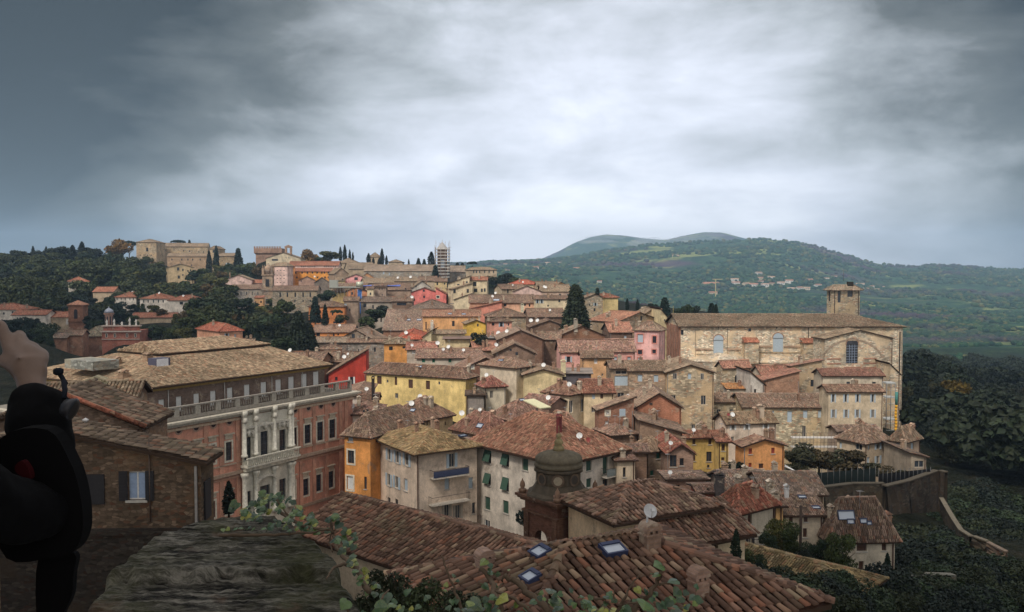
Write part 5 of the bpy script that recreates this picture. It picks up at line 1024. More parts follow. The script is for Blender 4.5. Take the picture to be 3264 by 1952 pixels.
p, n = n1['hit'](354, 1362); m = MB(); m.tube([(0, 0, -.3), (0, 0, .75)], .075, 8); m.lathe([(.14, 0), (.14, .06), (.02, .14)], 8, (0, 0, .75)); o = m.build('flue_pipe', METAL, n1['roof'], (.6, .58, .55)); o.location = p
n3 = H('n3', 'little loose tiled roof with a plastered chimney under the palace eaves', None, 60, 424, 1296, 56, 14, 6, 'gx', 1226, wall='s', wc=(.3, .22, .16), rc=(.42, .32, .22), seg=5, auto=False, tiled=True, chim=[(309, 1285, 1.6, 1.1, (.5, .44, .28))], ov=.35)
# ---- brick belfry with a stone cupola
BM = at(1777, 1606, 46.5); ba = 40; bw = 2.75
bh = H('belf', 'brick belfry with an open arch and a mossy stone cupola', 0, 0, 0, 0, 0, ba, 6.5, 'flat', world=(BM.x, BM.y, BM.z, bw, bw), wall='b', wc=(.30, .14, .09), auto=False, cat='belfry', name='belfry', group=None, ov=0, th=.03, walld=2)
br_ = bh['root']; hb = bh['h']; bpy.data.objects.remove(bh["wall"])
m = MB(); ax, aw_, az0, az1 = .5, .42, -2., hb-2.1   # four piers with arches
def arch_wall(m, o, d, nrm, w, c, half, z0, zs, ztop, th, mi=0):
    d = Vector(d); nrm = Vector(nrm); o = Vector(o); n = 10
    arc = [(c-half*math.cos(math.pi*k/n), zs+half*math.sin(math.pi*k/n)) for k in range(n+1)]
    P = lambda x, z, q=0: o+d*x+ZV*z-nrm*q
    for q in (0, th):
        m.poly([P(0, z0, q), P(c-half, z0, q), P(c-half, zs, q), P(0, zs, q)], mi); m.poly([P(c+half, z0, q), P(w, z0, q), P(w, zs, q), P(c+half, zs, q)], mi)
        m.poly([P(0, zs, q)]+[P(x, z, q) for x, z in arc[:n//2+1]]+[P(c, ztop, q), P(0, ztop, q)], mi); m.poly([P(c, ztop, q)]+[P(x, z, q) for x, z in arc[n//2:]]+[P(w, zs, q), P(w, ztop, q)], mi)
    pts = [(c-half, z0)]+arc+[(c+half, z0)]
    for i in range(len(pts)-1): m.poly([P(*pts[i]), P(*pts[i+1]), P(*pts[i+1], th), P(*pts[i], th)], mi)
arch_wall(m, (0, bw, 0), (0, -1, 0), (-1, 0, 0), bw, bw*.5, .52, -2, hb-2.35, hb, .45); arch_wall(m, (0, 0, 0), (1, 0, 0), (0, -1, 0), bw, bw*.5, .52, -2, hb-2.35, hb, .45)
arch_wall(m, (bw, 0, 0), (0, 1, 0), (1, 0, 0), bw, bw*.5, .52, -2, hb-2.35, hb, .45); arch_wall(m, (bw, bw, 0), (-1, 0, 0), (0, 1, 0), bw, bw*.5, .52, -2, hb-2.35, hb, .45)
m.build('wall', BRICK, br_, (.17, .085, .06))
m = MB()
for s in range(2):
    for q in (.0, bw-.38): 
        if s == 0: m.box(-.1, q, -2, -.003, q+.38, hb-.95)
        else: m.box(q, -.1, -2, q+.38, -.003, hb-.95)
for dz, d, t in ((-.95, .14, .12), (-.3, .2, .12), (-.18, .32, .12), (-.06, .42, .14)): m.box(-d, -d, hb+dz, bw+d, bw+d, hb+dz+t)
m.build('mouldings', BRICK, br_, (.17, .095, .065))
m = MB(); c_ = (bw/2, bw/2, hb+.08)
m.lathe([(1.95, 0), (1.9, .1), (1.66, .22), (1.46, .5), (1.36, .66), (1.35, 1.32), (1.42, 1.36), (1.5, 1.42), (1.5, 1.52), (1.38, 1.56)], 8, c_, rot=rad(22.5), sm=False)
m.build('drum', TRIM, br_, (.085, .068, .048))
m = MB(); m.lathe([(1.36, 1.56), (1.42, 1.64), (1.40, 1.78), (1.30, 1.86), (1.38, 1.94), (1.36, 2.08), (1.18, 2.26), (.88, 2.38), (.55, 2.45), (.3, 2.5)], 20, c_, sm=True); m.build('cupola', TRIM, br_, (.125, .105, .072))
m = MB(); m.lathe([(.34, 2.45), (.3, 2.72), (.2, 2.78), (.28, 2.9), (.2, 3.12), (.1, 3.16), (.17, 3.28), (.12, 3.42), (.02, 3.48)], 10, c_); m.tube([(c_[0], c_[1], c_[2]+3.4), (c_[0], c_[1], c_[2]+3.9)], .02, 5); m.build('finial', TRIM, br_, (.26, .21, .11))
m = MB(); mp = MB()
for k in range(8):
    th = rad(45*k+22.5+22.5); T = Matrix.Translation((c_[0]+1.26*math.cos(th), c_[1]+1.26*math.sin(th), c_[2]+1.0)) @ Matrix.Rotation(th+math.pi/2, 4, 'Z')
    m, mp = MB(), MB(); disc(m, T, 0, .26, -.03, 14); disc(mp, T, .25, .37, -.06, 14)
    m.build('round_opening', PAINT, br_, (.06, .05, .04) if k % 2 else (.33, .28, .2)); mp.build('opening_rim', TRIM, br_, (.14, .1, .07))
for (x, y) in ((-.1, -.1), (bw+.1, -.1), (-.1, bw+.1)):
    m = MB(); m.lathe([(.2, 0), (.24, .18), (.22, .2), (.1, .22), (.16, .4), (.12, .6), (.05, .7), (.02, .8)], 8, (x, y, hb+.1)); m.build('pot_finial', TRIM, br_, (.24, .15, .10))
m = MB(); m.box(.1, .1, hb-3.6, bw-.1, bw-.1, hb-3.45); m.build('bell_beam', BRICK, br_, (.2, .12, .09))
# ---------------------------------------------------------------- other towers, walls and small structures
def thing(name, label, cat, px, py, D, rz=0, group=None, base=True):
    p = at(px, py, D); o = empty(name, p, rad(rz)); tag(o, label, cat, group)
    if base: BASES.append(tuple(p))
    return o, D/F
# scaffolded bell tower
t, k = thing('bell_tower', 'brown bell tower wrapped in scaffolding on the skyline', 'bell tower', 1410, 896, 478, 10)
w = 29*k; h = 102*k
m = MB(); m.box(-w/2, -w/2, -3, w/2, w/2, h); m.build('shaft', BRICK, t, (.26, .17, .13))
m = MB(); m.lathe([(w*.66, h), (w*.6, h+.5), (w*.42, h+1.6), (w*.3, h+2.2), (w*.12, h+3.4), (.15, h+3.8), (.1, h+5), (.02, h+5.3)], 8, rot=rad(22.5), sm=False); m.build('spire', TRIM, t, (.4, .38, .36))
m = MB(); m.box(-1, -w/2-.05, h*.42, 1, -w/2-.01, h*.66); m.build('belfry_opening', PAINT, t, (.45, .5, .58))
s, k = thing('scaffold', 'white scaffolding around the brown bell tower', 'scaffold', 1410, 896, 478, 10, base=False)
m = MB(); g = MB(); q = w/2+1.3
for i in range(10):
    z = 2+i*(h-2)/9.2; m.box(-q, -q, z, q, -q+1.0, z+.35); m.box(-q, q-1, z, q, q, z+.35); m.box(-q, -q+1, z, -q+1, q-1, z+.35); m.box(q-1, -q+1, z, q, q-1, z+.35)
    for sx in (-q, q): g.tube([(sx-.8, sx, z+1.1), (sx+.8, -sx, z+1.1)], .06, 4)
for x in (-q, -q/3, q/3, q):
    for y in (-q, q): g.tube([(x, y, -2), (x, y, h+2+R.random()*3)], .1, 4); g.tube([(y, x, -2), (y, x, h+1)], .1, 4)
m.build('scaffold_decks', PAINT, s, (.72, .68, .62)); g.build('scaffold_poles', METAL, s, (.35, .33, .33))
# brick castle with battlements
t, k = thing('castle', 'crenellated brick castle keep on the skyline', 'castle', 855, 832, 600, 4)
w = 78*k; h = 40*k; m = MB(); m.box(-w/2, 0, -4, w/2, 16, h*.55); m.box(-w/2-1, -1, h*.62, w/2+1, 17, h); m.mesh([(-w/2, 0, h*.5), (w/2, 0, h*.5), (w/2+1, -1, h*.62), (-w/2-1, -1, h*.62)], [(0, 1, 2, 3)])
m.build('wall', BRICK, t, (.36, .23, .17)); m = MB()
n = 11
for i in range(n): x = -w/2-1+(w+2)*i/n; m.box(x, -1, h+.003, x+(w+2)/n*.55, -.2, h+1.3)
m.build('battlements', BRICK, t, (.36, .22, .16))
# church with an arched bell cote
t2 = H('cote', 'cream gabled church with a small arched bell cote on its ridge', None, 848, 958, 824, 560, 4, 12, 'gy', 806, dep=20, wc=(.62, .54, .38), rc=TN, auto=False, cat='church', name='church', group=None, wins=[(876, 829, 20, 6, 'd'), (912, 822, 2, 5, 'd'), (921, 822, 2, 5, 'd')])
m = MB(); c = t2['W']*.62; z = t2['h']+t2['rise']*.7; kk = 560/F
for sx in (-1, 1): m.box(c+sx*1.6-.6, 3, z, c+sx*1.6+.6, 5, z+4.4)
m.box(c-2.4, 2.9, z+4.4, c+2.4, 5.1, z+5.2); m.extr([(c-2.6, z+5.2), (c+2.6, z+5.2), (c, z+6.4)], 2.8, 5.2, 0, 'y'); m.build('bell_cote', BRICK, t2['root'], (.38, .25, .18))
# convent bell tower
t, k = thing('bell_tower', 'weathered stone bell tower with pinnacles beside the pale pink block', 'bell tower', 853, 985, 432, 6)
w = 34*k; h1 = 60*k; h2 = 108*k; h3 = 130*k
m = MB(); m.box(-w/2, 0, -3, w/2, w, h1); m.box(-w/2+.2, .2, h1, w/2-.2, w-.2, h2); m.box(-w/2-.4, -.4, h1-.3, w/2+.4, w+.4, h1+.3); m.box(-w/2-.3, -.3, h2-.3, w/2+.3, w+.3, h2+.3); m.build('shaft', STONE, t, (.42, .33, .25))
m = MB()
for sx in (-1, 1):
    for sy in (0, 1): m.box(sx*(w/2-.5)-.5, sy*(w-1)+.0, h2+.3, sx*(w/2-.5)+.5, sy*(w-1)+1, h3); m.lathe([(.5, 0), (.15, 1), (.02, 1.8)], 6, (sx*(w/2-.5), sy*(w-1)+.5, h3))
m.lathe([(w*.36, h2+.3), (w*.36, h3), (w*.3, h3+.6), (w*.1, h3+2), (.1, h3+2.6)], 8, (0, w/2, 0)); m.build('open_stage', STONE, t, (.40, .31, .24))
m = MB(); m.box(-.9, -.02, h1+1.8, .9, -.005, h1+5.5); m.box(-.9, -.02, h1-7, .9, -.005, h1-4.5); m.box(-w/2-.02, 1.5, h1+1.8, -w/2-.005, w-1.8, h1+5); m.build('openings', PAINT, t, (.03, .03, .035))
# brick bell tower on the left
t, k = thing('bell_tower', 'plain brick bell tower with a tall dark arch left of the statues', 'bell tower', 243, 1075, 280, 8)
w = 44*k; h = 103*k; m = MB(); m.box(-w/2, 0, -4, w/2, w, h); m.box(-w/2-.3, -.3, h-.4, w/2+.3, w+.3, h); m.box(-w/2-.25, -.25, h-5.6, w/2+.25, w+.25, h-5.3); m.build('shaft', BRICK, t, (.30, .15, .10))
m = MB(); q = w/2+.5; a = Vector((0, w/2, h+1.5)); cs = [Vector((-q, -.5, h)), Vector((q, -.5, h)), Vector((q, w+.5, h)), Vector((-q, w+.5, h))]
for i in range(4): m.poly([cs[i], cs[(i+1) % 4], a])
m.poly(cs[::-1]); m.build('roof', TILES, t, (.42, .2, .13))
m = MB(); pts = [(-.55, h-4.6)]+[(.55*-math.cos(math.pi*i/8), h-2+.55*math.sin(math.pi*i/8)) for i in range(9)]+[(.55, h-4.6)]; m.poly([(x, -.02, z) for x, z in pts]); m.build('arched_opening', PAINT, t, (.02, .015, .02))
m = MB(); m.box(-w/2-.6, -.6, h-6.4, -w/2-.1, -.1, h-4.6); m.build('corner_post', TRIM, t, (.6, .55, .5))
# lantern with lead dome
t, k = thing('dome', 'little lead domed lantern behind the row of statues', 'dome', 348, 1042, 272, 0)
r = 12*k; h = 44*k
m = MB(); m.lathe([(r, 0), (r, h*.85), (r*1.25, h*.88), (r*1.3, h)], 8, rot=rad(22.5), sm=False); m.build('drum', BRICK, t, (.42, .27, .22))
m = MB(); m.lathe([(r*1.2, h+.02), (r*1.1, h+.6), (r*.8, h+1.1), (r*.4, h+1.45), (.15, h+1.6), (.12, h+1.9), (.02, h+2.1)], 14); m.build('cupola', METAL, t, (.34, .36, .42))
m = MB()
for i in range(8): th = rad(45*i); m.box(-.22, -.02, h*.15, .22, .02, h*.75, 0, Matrix.Rotation(th, 4, 'Z') @ Matrix.Translation((0, -r*.94, 0)))
m.build('openings', PAINT, t, (.05, .04, .05))
# baroque front with statues
t, k = thing('statue_church', 'red brick church front whose attic carries five white statues', 'church', 386, 1090, 253, 4)
w = 118*k; h = 36*k; h2 = 52*k
m = MB(); m.box(-w/2, 0, -6, w/2, 10, h); m.box(-w/2+.3, .3, h, w/2-.3, 1.2, h2-.3); m.build('wall', BRICK, t, (.38, .15, .11))
m = MB(); m.box(-w/2-.4, -.5, h-.45, w/2+.4, -.004, h-.05); m.box(-w/2-.1, -.1, h2-.3, w/2+.1, 1.4, h2); m.box(-w/2, -.3, h*.2, w/2, -.004, h*.26); m.build('cornices', TRIM, t, (.5, .4, .34))
m = MB(); m.extr([(-w*.22, h+.02), (w*.22, h+.02), (0, h+1.3)], -.45, .28, 0, 'y'); m.build('pediment', BRICK, t, (.36, .13, .10))
m = MB()
for x in (-.38, -.16, .16, .38): m.box(w*x-.35, -.04, h*.38, w*x+.35, -.005, h*.75)
m.build('window_frames', TRIM, t, (.5, .45, .38)); g = MB()
for x in (-.38, -.16, .16, .38): g.box(w*x-.2, -.07, h*.42, w*x+.2, -.042, h*.7)
g.build('panes', PAINT, t, (.06, .06, .06))
for i, (px, hh) in enumerate(((340, 1.6), (363, 1.75), (387, 1.0), (411, 2.1), (431, 1.7))):
    m = MB(); x = (px-386)*k; hh *= 1.1
    m.lathe([(.3, 0), (.3, .25), (.22, .27), (.26, .5), (.2, .5*hh), (.3, .72*hh), (.26, .8*hh), (.09, .84*hh), (.15, .9*hh), (.13, .97*hh), (.02, hh)], 7, (x, .7, h2+.003))
    m.tube([(x-.2, .6, h2+.7*hh), (x-.36, .5, h2+.5*hh)], .07, 5); m.build('statue', TRIM, t, (.72, .68, .62))
# blue hoarding column
t, k = thing('construction_netting', 'tall blue construction netting hung between houses in the far town', 'netting', 1147, 1000, 318, 6)
m = MB(); w = 13*k; h = 76*k; n = 10
vs = [(-w/2+w*i/4, .25*math.sin(j*1.3+i), h*j/n) for j in range(n+1) for i in range(5)]; m.mesh(vs, [(j*5+i, j*5+i+1, j*5+i+6, j*5+i+5) for j in range(n) for i in range(4)])
vs2 = [(x, y+.3, z) for x, y, z in vs]; m.mesh(vs2, [(j*5+i, j*5+i+5, j*5+i+6, j*5+i+1) for j in range(n) for i in range(4)]); m.build('netting', PAINT, t, (.05, .15, .42))
g = MB()
for x in (-w/2, w/2): g.tube([(x, .15, -2), (x, .15, h+.5)], .12, 5)
g.build('mast', METAL, t, (.3, .3, .35))
m = MB(); m.lathe([(1.3, h+1), (1.3, h+3)], 10); m.build('tank', METAL, t, (.55, .57, .45))
t, k = thing('tarpaulin', 'blue tarpaulins stretched over a roof under repair in the far town', 'tarpaulin', 1185, 912, 362, 6, base=False)
m = MB(); g = [(x*6, y*3, .5*math.sin(x*3+y*2)) for y in range(3) for x in range(-1, 3)]; m.mesh(g, [(j*4+i, j*4+i+1, j*4+i+5, j*4+i+4) for j in range(2) for i in range(3)]); m.mesh([(a, b, c-.1) for a, b, c in g], [(j*4+i, j*4+i+4, j*4+i+5, j*4+i+1) for j in range(2) for i in range(3)]); m.build('sheet', PAINT, t, (.08, .12, .42))
t, k = thing('platform', 'grey roof platform with water tanks left of the blue netting', 'platform', 1080, 918, 350, 3, base=False)
m = MB(); m.box(-30*k, 0, 0, 66*k, 3, .5); m.box(-30*k, .2, .5, -4*k, 2.5, 3.2); m.build('deck', METAL, t, (.42, .43, .38)); g = MB()
for i in range(9): g.tube([((-28+11*i)*k, 1, -4), ((-28+11*i)*k, 1, 0)], .12, 4)
g.build('posts', METAL, t, (.3, .28, .25))
# ribbed canopy, white sails, walkway scaffold, crane, pipes
t, k = thing('canopy', 'ribbed cream plastic canopy lying over the big brown roof', 'canopy', 1712, 1312, 124, 0, base=False)
A, B, C_, D_ = [at(x, y, d)-at(1712, 1312, 124) for x, y, d in ((1668, 1291, 124.2), (1722, 1317, 121), (1757, 1313, 122.5), (1702, 1286, 126))]; m = MB(); n = 14
for i in range(n):
    a, b, c, d = (A.lerp(D_, i/n), B.lerp(C_, i/n), B.lerp(C_, (i+.8)/n), A.lerp(D_, (i+.8)/n)); u_ = ZV*.12
    m.mesh([a, b, c, d, a+u_, b+u_, c+u_, d+u_], [(4, 5, 6, 7), (0, 3, 2, 1), (0, 1, 5, 4), (2, 3, 7, 6), (1, 2, 6, 5), (3, 0, 4, 7)])
m.mesh([p-ZV*.05*j for j in (0, 1) for p in (A, B, C_, D_)], [(0, 1, 2, 3), (7, 6, 5, 4)]); m.build('panels', PAINT, t, (.70, .66, .42)); t.location.z += .6
m = MB(); m.box(-.1, -.1, -3, .1, .1, -.1); m.build('post', METAL, t, (.2, .2, .2))
for (lab, pts) in (('white sail awning over the garden terrace', ((2568, 1518, 121), (2625, 1523, 118), (2580, 1508, 126))), ('narrow white awning beside the orange gabled house', ((2500, 1487, 112), (2545, 1506, 108), (2503, 1482, 115)))):
    c = at(pts[0][0]+20, pts[0][1]+20, pts[0][2]); t = empty('awning', c); tag(t, lab, 'awning'); P_ = [at(*p)-c for p in pts]
    if len(P_) == 3: P_ = [P_[0], P_[1], P_[1].lerp(P_[2], .55), P_[2]]
    m = MB(); m.poly(P_); m.poly([p-ZV*.06 for p in P_[::-1]])
    for i in range(4): m.poly([P_[i], P_[i]-ZV*.06, P_[(i+1) % 4]-ZV*.06, P_[(i+1) % 4]])
    m.build('cloth', PAINT, t, (.78, .78, .76)); m = MB()
    for p in P_: m.tube([p, p-ZV*2.6], .05, 5)
    m.build('posts', METAL, t, (.3, .3, .3))
t, k = thing('walkway', 'white railed steel walkway along the foot of the long stone range', 'walkway', 2600, 1428, 148, -1, base=False)
m = MB(); g = MB(); x0, x1 = -75*k, 72*k
for z in (.0, 1.65): m.box(x0, 0, z, x1, 1.2, z+.14)
for z in (1.0,): g.tube([(x0, 0, z+1.65), (x1, 0, z+1.65)], .03, 4); g.tube([(x0, 0, z), (x1, 0, z)], .03, 4)
for i in range(14): x = x0+(x1-x0)*i/13; g.tube([(x, 0, -1.5), (x, 0, 2.65)], .035, 4)
m.build('decks', PAINT, t, (.55, .52, .48)); g.build('railing', METAL, t, (.15, .12, .1))
t, k = thing('lift_frame', 'grey scaffold frame standing beside the blue shuttered block', 'scaffold', 2838, 1372, 165, 0, base=False)
m = MB(); w = 14*k; h = 150*k
for x in (-w, 0, w):
    for y in (0, 2.): m.tube([(x, y, 0), (x, y, h)], .07, 4)
m.build('posts', METAL, t, (.22, .22, .22)); m = MB()
for i, z in enumerate((1., 5.3, 8.1)): m.box(-w, 0, z+1, w, 2, z+1.25)
for i in range(7): m.tube([(-w, 0, i*h/7), (w, 0, i*h/7)], .04, 4)
m.build('decks', PAINT, t, (.42, .43, .42))
t, k = thing('chute', 'yellow rubble chute hanging below the church apse', 'chute', 2855, 1374, 160, 0, base=False)
m = MB()
for i in range(8): m.lathe([(.20, i*.62), (.27, i*.62+.6)], 8, (.05*math.sin(i), 0, 0))
m.build('tube', PAINT, t, (.72, .38, .03)); t.location.z += .0
m = MB(); m.lathe([(.25, 4.97), (.3, 7.4)], 8, (0.05, 0, 0)); m.build('hood', PAINT, t, (.06, .22, .20))
t, k = thing('crane', 'orange loader crane on a blue post in the dark wood at right', 'crane', 3104, 1425, 190, 0)
m = MB(); m.tube([(0, 0, -2), (0, 0, 5.3)], .13, 6); m.build('mast', METAL, t, (.10, .22, .42)); m = MB(); m.tube([(0, 0, 5.3), (1.4, 0, 7.2)], .12, 5); m.tube([(1.4, 0, 7.2), (-4.2, 0, 6.3)], .06, 5); m.tube([(0, 0, 5.3), (-2.6, 0, 5.6)], .08, 5); m.build('jib', METAL, t, (.45, .18, .04))
# ---- garden retaining walls
def wall_run(label, pts, thick, hgt, col, name='retaining_wall', holes=True, mat=STONE, cope=None):
    """pts: world tops"""
    c = Vector(pts[0]); t = empty(name, c); tag(t, label, 'wall'); m = MB(); cp = MB()
    for a, b in zip(pts[:-1], pts[1:]):
        a, b = Vector(a)-c, Vector(b)-c; d = (b-a); d.z = 0; L = d.length; d.normalize(); n = Vector((d.y, -d.x, 0)); n = n if n.y < 0 else -n
        N = max(2, int(L/1.2)); hz = 5
        for i in range(N):
            for j in range(hz):
                def P(ii, jj): 
                    q = a.lerp(b, ii/N); return q-ZV*(hgt*jj/hz)+n*(.12*jj/hz*hgt/2+.16*math.sin(ii*2.3+jj*1.7+a.x))
                m.poly([P(i, j), P(i+1, j), P(i+1, j+1), P(i, j+1)])
        m.poly([a, b, b-n*thick, a-n*thick]); m.poly([b-n*thick, b-n*thick-ZV*hgt, a-n*thick-ZV*hgt, a-n*thick])
        w2 = .12; T = [a+n*w2+ZV*.0, b+n*w2, b-n*(thick+w2), a-n*(thick+w2)]
        cp.mesh([p+ZV*z for z in (.01, .16) for p in T], [(4, 5, 6, 7), (0, 3, 2, 1), (0, 1, 5, 4), (2, 3, 7, 6), (1, 2, 6, 5), (3, 0, 4, 7)])
    m.build('wall', mat, t, col); cp.build('coping', TRIM, t, cope or tuple(x*1.3 for x in col)); return t
W1 = [at(x, y, d) for x, y, d in ((2628, 1556, 112), (2720, 1549, 114), (2820, 1549, 114))]; zt = W1[0].z
for p in W1: p.z = zt
W2 = [Vector(at(2826, 1552, 113)), at(2900, 1552, 116), at(2990, 1549, 122), at(3010, 1552, 121)]
for p in W2: p.z = zt-.1
wall_run('overgrown rubble terrace wall behind the cream square house', W1, .6, 10, (.06, .05, .036))
wall_run('high rough stone bastion wall curving round the hanging gardens', W2, .6, 12.5, (.05, .04, .03), cope=(.085, .07, .05))
W3 = [at(3005, 1590, 118), at(3040, 1650, 108), at(3068, 1692, 101), at(3100, 1712, 98), at(3143, 1728, 96)]
wall_run('pale coped boundary wall dropping steeply down the garden slope', W3, .35, 2.2, (.09, .075, .055), 'boundary_wall', cope=(.17, .145, .105))
W4 = [at(3146, 1732, 95), at(3205, 1762, 93)]; wall_run('crumbling end of the boundary wall among the bushes', W4, .35, 1.4, (.16, .12, .09), 'boundary_wall')
W5 = [at(2915, 1845, 70), at(2960, 1836, 72), at(3045, 1838, 73)]; wall_run('low curved garden wall in the dark scrub at lower right', W5, .4, 1.6, (.17, .15, .11), 'garden_wall', cope=(.17, .16, .13))
for (x0, x1, y, d, lab) in ((2560, 2790, 1530, 117, 'dark green mesh fence along the terrace wall'), (2800, 2965, 1530, 119, 'black sheeted fence on top of the bastion wall')):
    a, b = at(x0, y+20, d), at(x1, y+16, d+2); t = empty('fence', a); tag(t, lab, 'fence'); e = (b-a); e.z = 0; m = MB(); g = MB(); n_ = 12
    m.mesh([(0, 0, .0), e, e+ZV*2.0, (0, 0, 1.7)], [(0, 1, 2, 3)]); m.mesh([(0, .05, .0), e+Vector((0, .05, 0)), e+Vector((0, .05, 2.0)), (0, .05, 1.7)], [(3, 2, 1, 0)]); m.build('sheet', PAINT, t, (.006, .012, .011) if x0 < 2700 else (.005, .005, .006))
    for i in range(n_+1): p = e*(i/n_); g.tube([p-ZV*.5, p+ZV*2.3], .04, 5)
    g.build('posts', METAL, t, (.1, .1, .1))
t, k = thing('utility_pole', 'dark wooden pole in front of the cream house with brown shutters', 'pole', 2551, 1765, 74, 0)
m = MB(); m.tube([(0, 0, -1), (0, 0, 156*k)], .13, 8); m.build('pole', BARK, t, (.07, .05, .04))
m = MB(); m.box(-.5, -.06, 148*k, .5, .06, 150*k); m.build('crossarm', BARK, t, (.07, .05, .04))
# hamlet on the far hillside is placed after the ground is known
# ---------------------------------------------------------------- ground
def A_(px, py, D): p = at(px, py, D); BASES.append(tuple(p))
for q in ((60, 842, 640), (180, 838, 640), (280, 832, 650), (400, 835, 640), (0, 850, 620), (-200, 850, 620), (330, 842, 600), (480, 842, 560), (600, 862, 560), (720, 868, 560), (780, 868, 540),
          (0, 905, 500), (100, 905, 500), (200, 880, 520), (330, 895, 480), (420, 905, 470), (640, 925, 480), (700, 930, 470), (0, 965, 400), (100, 965, 400), (620, 985, 380), (680, 985, 380), (760, 985, 370), (800, 1000, 360), (650, 1030, 330), (850, 1010, 340), (900, 1020, 330),
          (500, 1030, 300), (560, 1050, 280), (620, 1070, 260), (820, 1075, 260), (880, 1085, 250), (940, 1090, 240), (60, 1030, 270), (130, 1050, 260), (80, 1090, 230), (-200, 1100, 230), (-300, 1000, 380),
          (860, 1130, 200), (930, 1135, 195), (990, 1125, 210),
          (2900, 1345, 215), (2960, 1340, 230), (3050, 1330, 260), (3000, 1480, 170), (3100, 1480, 185), (3200, 1520, 180), (3264, 1450, 230), (3400, 1450, 260), (3100, 1300, 340), (3264, 1330, 330), (3400, 1300, 400),
          (3050, 1240, 500), (3200, 1240, 520), (3400, 1240, 520), (3000, 1170, 640), (3264, 1190, 650), (3500, 1190, 650), (2500, 1150, 560), (2700, 1150, 560), (2000, 1010, 560), (2200, 1060, 520), (1700, 960, 520),
          (3100, 1620, 130), (3200, 1680, 125), (3300, 1700, 130), (3400, 1700, 130), (3090, 1800, 88), (3200, 1850, 86), (3300, 1880, 90), (2900, 1830, 82), (2950, 1760, 92), (3020, 1760, 96), (2900, 1780, 90), (2750, 1900, 66), (2900, 1900, 62), (3050, 1930, 64), (3264, 1950, 66),
          (2700, 1540, 128), (2850, 1535, 130), (2950, 1520, 136), (2620, 1520, 124), (2560, 1530, 118), (2600, 1450, 140), (2500, 1500, 125),
          (2480, 1750, 74), (2560, 1800, 68), (2620, 1850, 62), (2400, 1850, 58), (1100, 1900, 30), (1200, 2000, 26), (600, 1900, 30), (900, 1800, 36)): A_(*q)
BASES += [(-28, 75, -38), (-22, 86, -38), (-35, 62, -37), (-18, 60, -36), (-14, 50, -33), (-26, 50, -32), (-20, 70, -38), (-30, 88, -38)]
BASES.append((-60, 12, -20)); BASES.append((60, 12, -22)); BASES.append((0, 12, -16)); BASES.append((-30, 14, -17)); BASES.append((30, 14, -20)); BASES.append((70, 40, -34)); BASES.append((110, 60, -45)); BASES.append((-80, 40, -22))
BP = np.array([(b[0], b[1], b[2]) for b in BASES])
SKY_T = [(-3000, 852), (-400, 850), (1200, 846), (1500, 841), (1560, 835), (1700, 833), (1760, 829), (1850, 814), (1950, 796), (2080, 780), (2200, 772), (2320, 767), (2430, 764), (2500, 768), (2560, 777), (2640, 798), (2700, 815), (2760, 833), (2820, 846), (2900, 850), (2960, 846), (3060, 849), (3150, 856), (3264, 861), (3500, 858), (7000, 850)]
MTN = [(-3000, 900), (1480, 884), (1560, 862), (1640, 845), (1720, 828), (1780, 802), (1830, 775), (1880, 757), (1930, 748), (1990, 752), (2060, 762), (2120, 766), (2180, 752), (2240, 741), (2300, 742), (2370, 760), (2430, 775), (2520, 800), (2700, 850), (3200, 880), (7000, 900)]
def interp(T, x): return float(np.interp(x, [t[0] for t in T], [t[1] for t in T]))
_rs = np.random.RandomState(3); _ph = _rs.uniform(0, 6.28, (24, 2)); _dr = _rs.uniform(0, 6.28, 24)
def fbm(x, y, sc, octs=4):
    v = 0; a = 1; k = 0
    for o in range(octs):
        f = 2**o/sc
        for q in range(3):
            i = (o*3+q) % 24; th = _dr[i]; v = v + a*np.sin((x*math.cos(th)+y*math.sin(th))*f*6.28+_ph[i, 0]+1.3*np.sin((-x*math.sin(th)+y*math.cos(th))*f*4.1+_ph[i, 1]))/3
        a *= .5
    return v
def near_z(x, y):
    d2 = (BP[:, 0]-x)**2+(BP[:, 1]-y)**2; w = 1/(d2+36)**2.2; return float((w*BP[:, 2]).sum()/w.sum())
def far_z(x, y):
    r = max(y, 200.); px = CX+F*x/max(y, 1.) if y > 50 else 1600; sky = interp(SKY_T, px)
    g = float(np.interp(r, [700, 1200, 1700, 2200, 2800, 3500], [-.5, 0, .32, .6, .86, 1.])); base = 1045 if px > 2100 else max(905, 905+(px-1700)*.35)
    if r < 700: py = 1170
    py = base+(sky-base)*g
    if r > 3500: return -(sky-870)/F*3500 - (r-3500)*.22
    z = -(py-870)/F*r
    am = 9*math.sin(math.pi*min(max((r-600)/2900, 0), 1))**.7
    return z+am*(fbm(x, y, 900., 3)+.35*fbm(x+99, y, 240., 3))*(.35+r/3500)
def ground_z(x, y):
    r = y
    if r < 600: return near_z(x, y)
    if r < 900:
        t = (r-600)/300; t = t*t*(3-2*t); return near_z(x, y)*(1-t)+far_z(x, y)*t
    return far_z(x, y)
ys = np.concatenate([np.linspace(8, 60, 18), np.linspace(64, 300, 90), np.linspace(305, 700, 90), np.geomspace(710, 3500, 130), np.geomspace(3550, 4650, 10)])
us = np.linspace(-1.25, 1.35, 330)   # lateral direction x / (y+40)
vs = []; idx = {}
for j, y in enumerate(ys):
    for i, u_ in enumerate(us):
        x = u_*(y+45); vs.append((x, y, ground_z(x, y)))
vs = np.array(vs)
m = MB(); nI = len(us); m.v = [tuple(v) for v in vs]
J, I = np.meshgrid(np.arange(len(ys)-1), np.arange(nI-1), indexing='ij'); J = J.ravel(); I = I.ravel()
q = np.stack([J*nI+I, J*nI+I+1, (J+1)*nI+I+1, (J+1)*nI+I], 1)
m.bulk.append((vs, q.ravel(), np.full(len(q), 4), vs[q.ravel()][:, :2].astype(np.float32), 0, True)); m.v = []
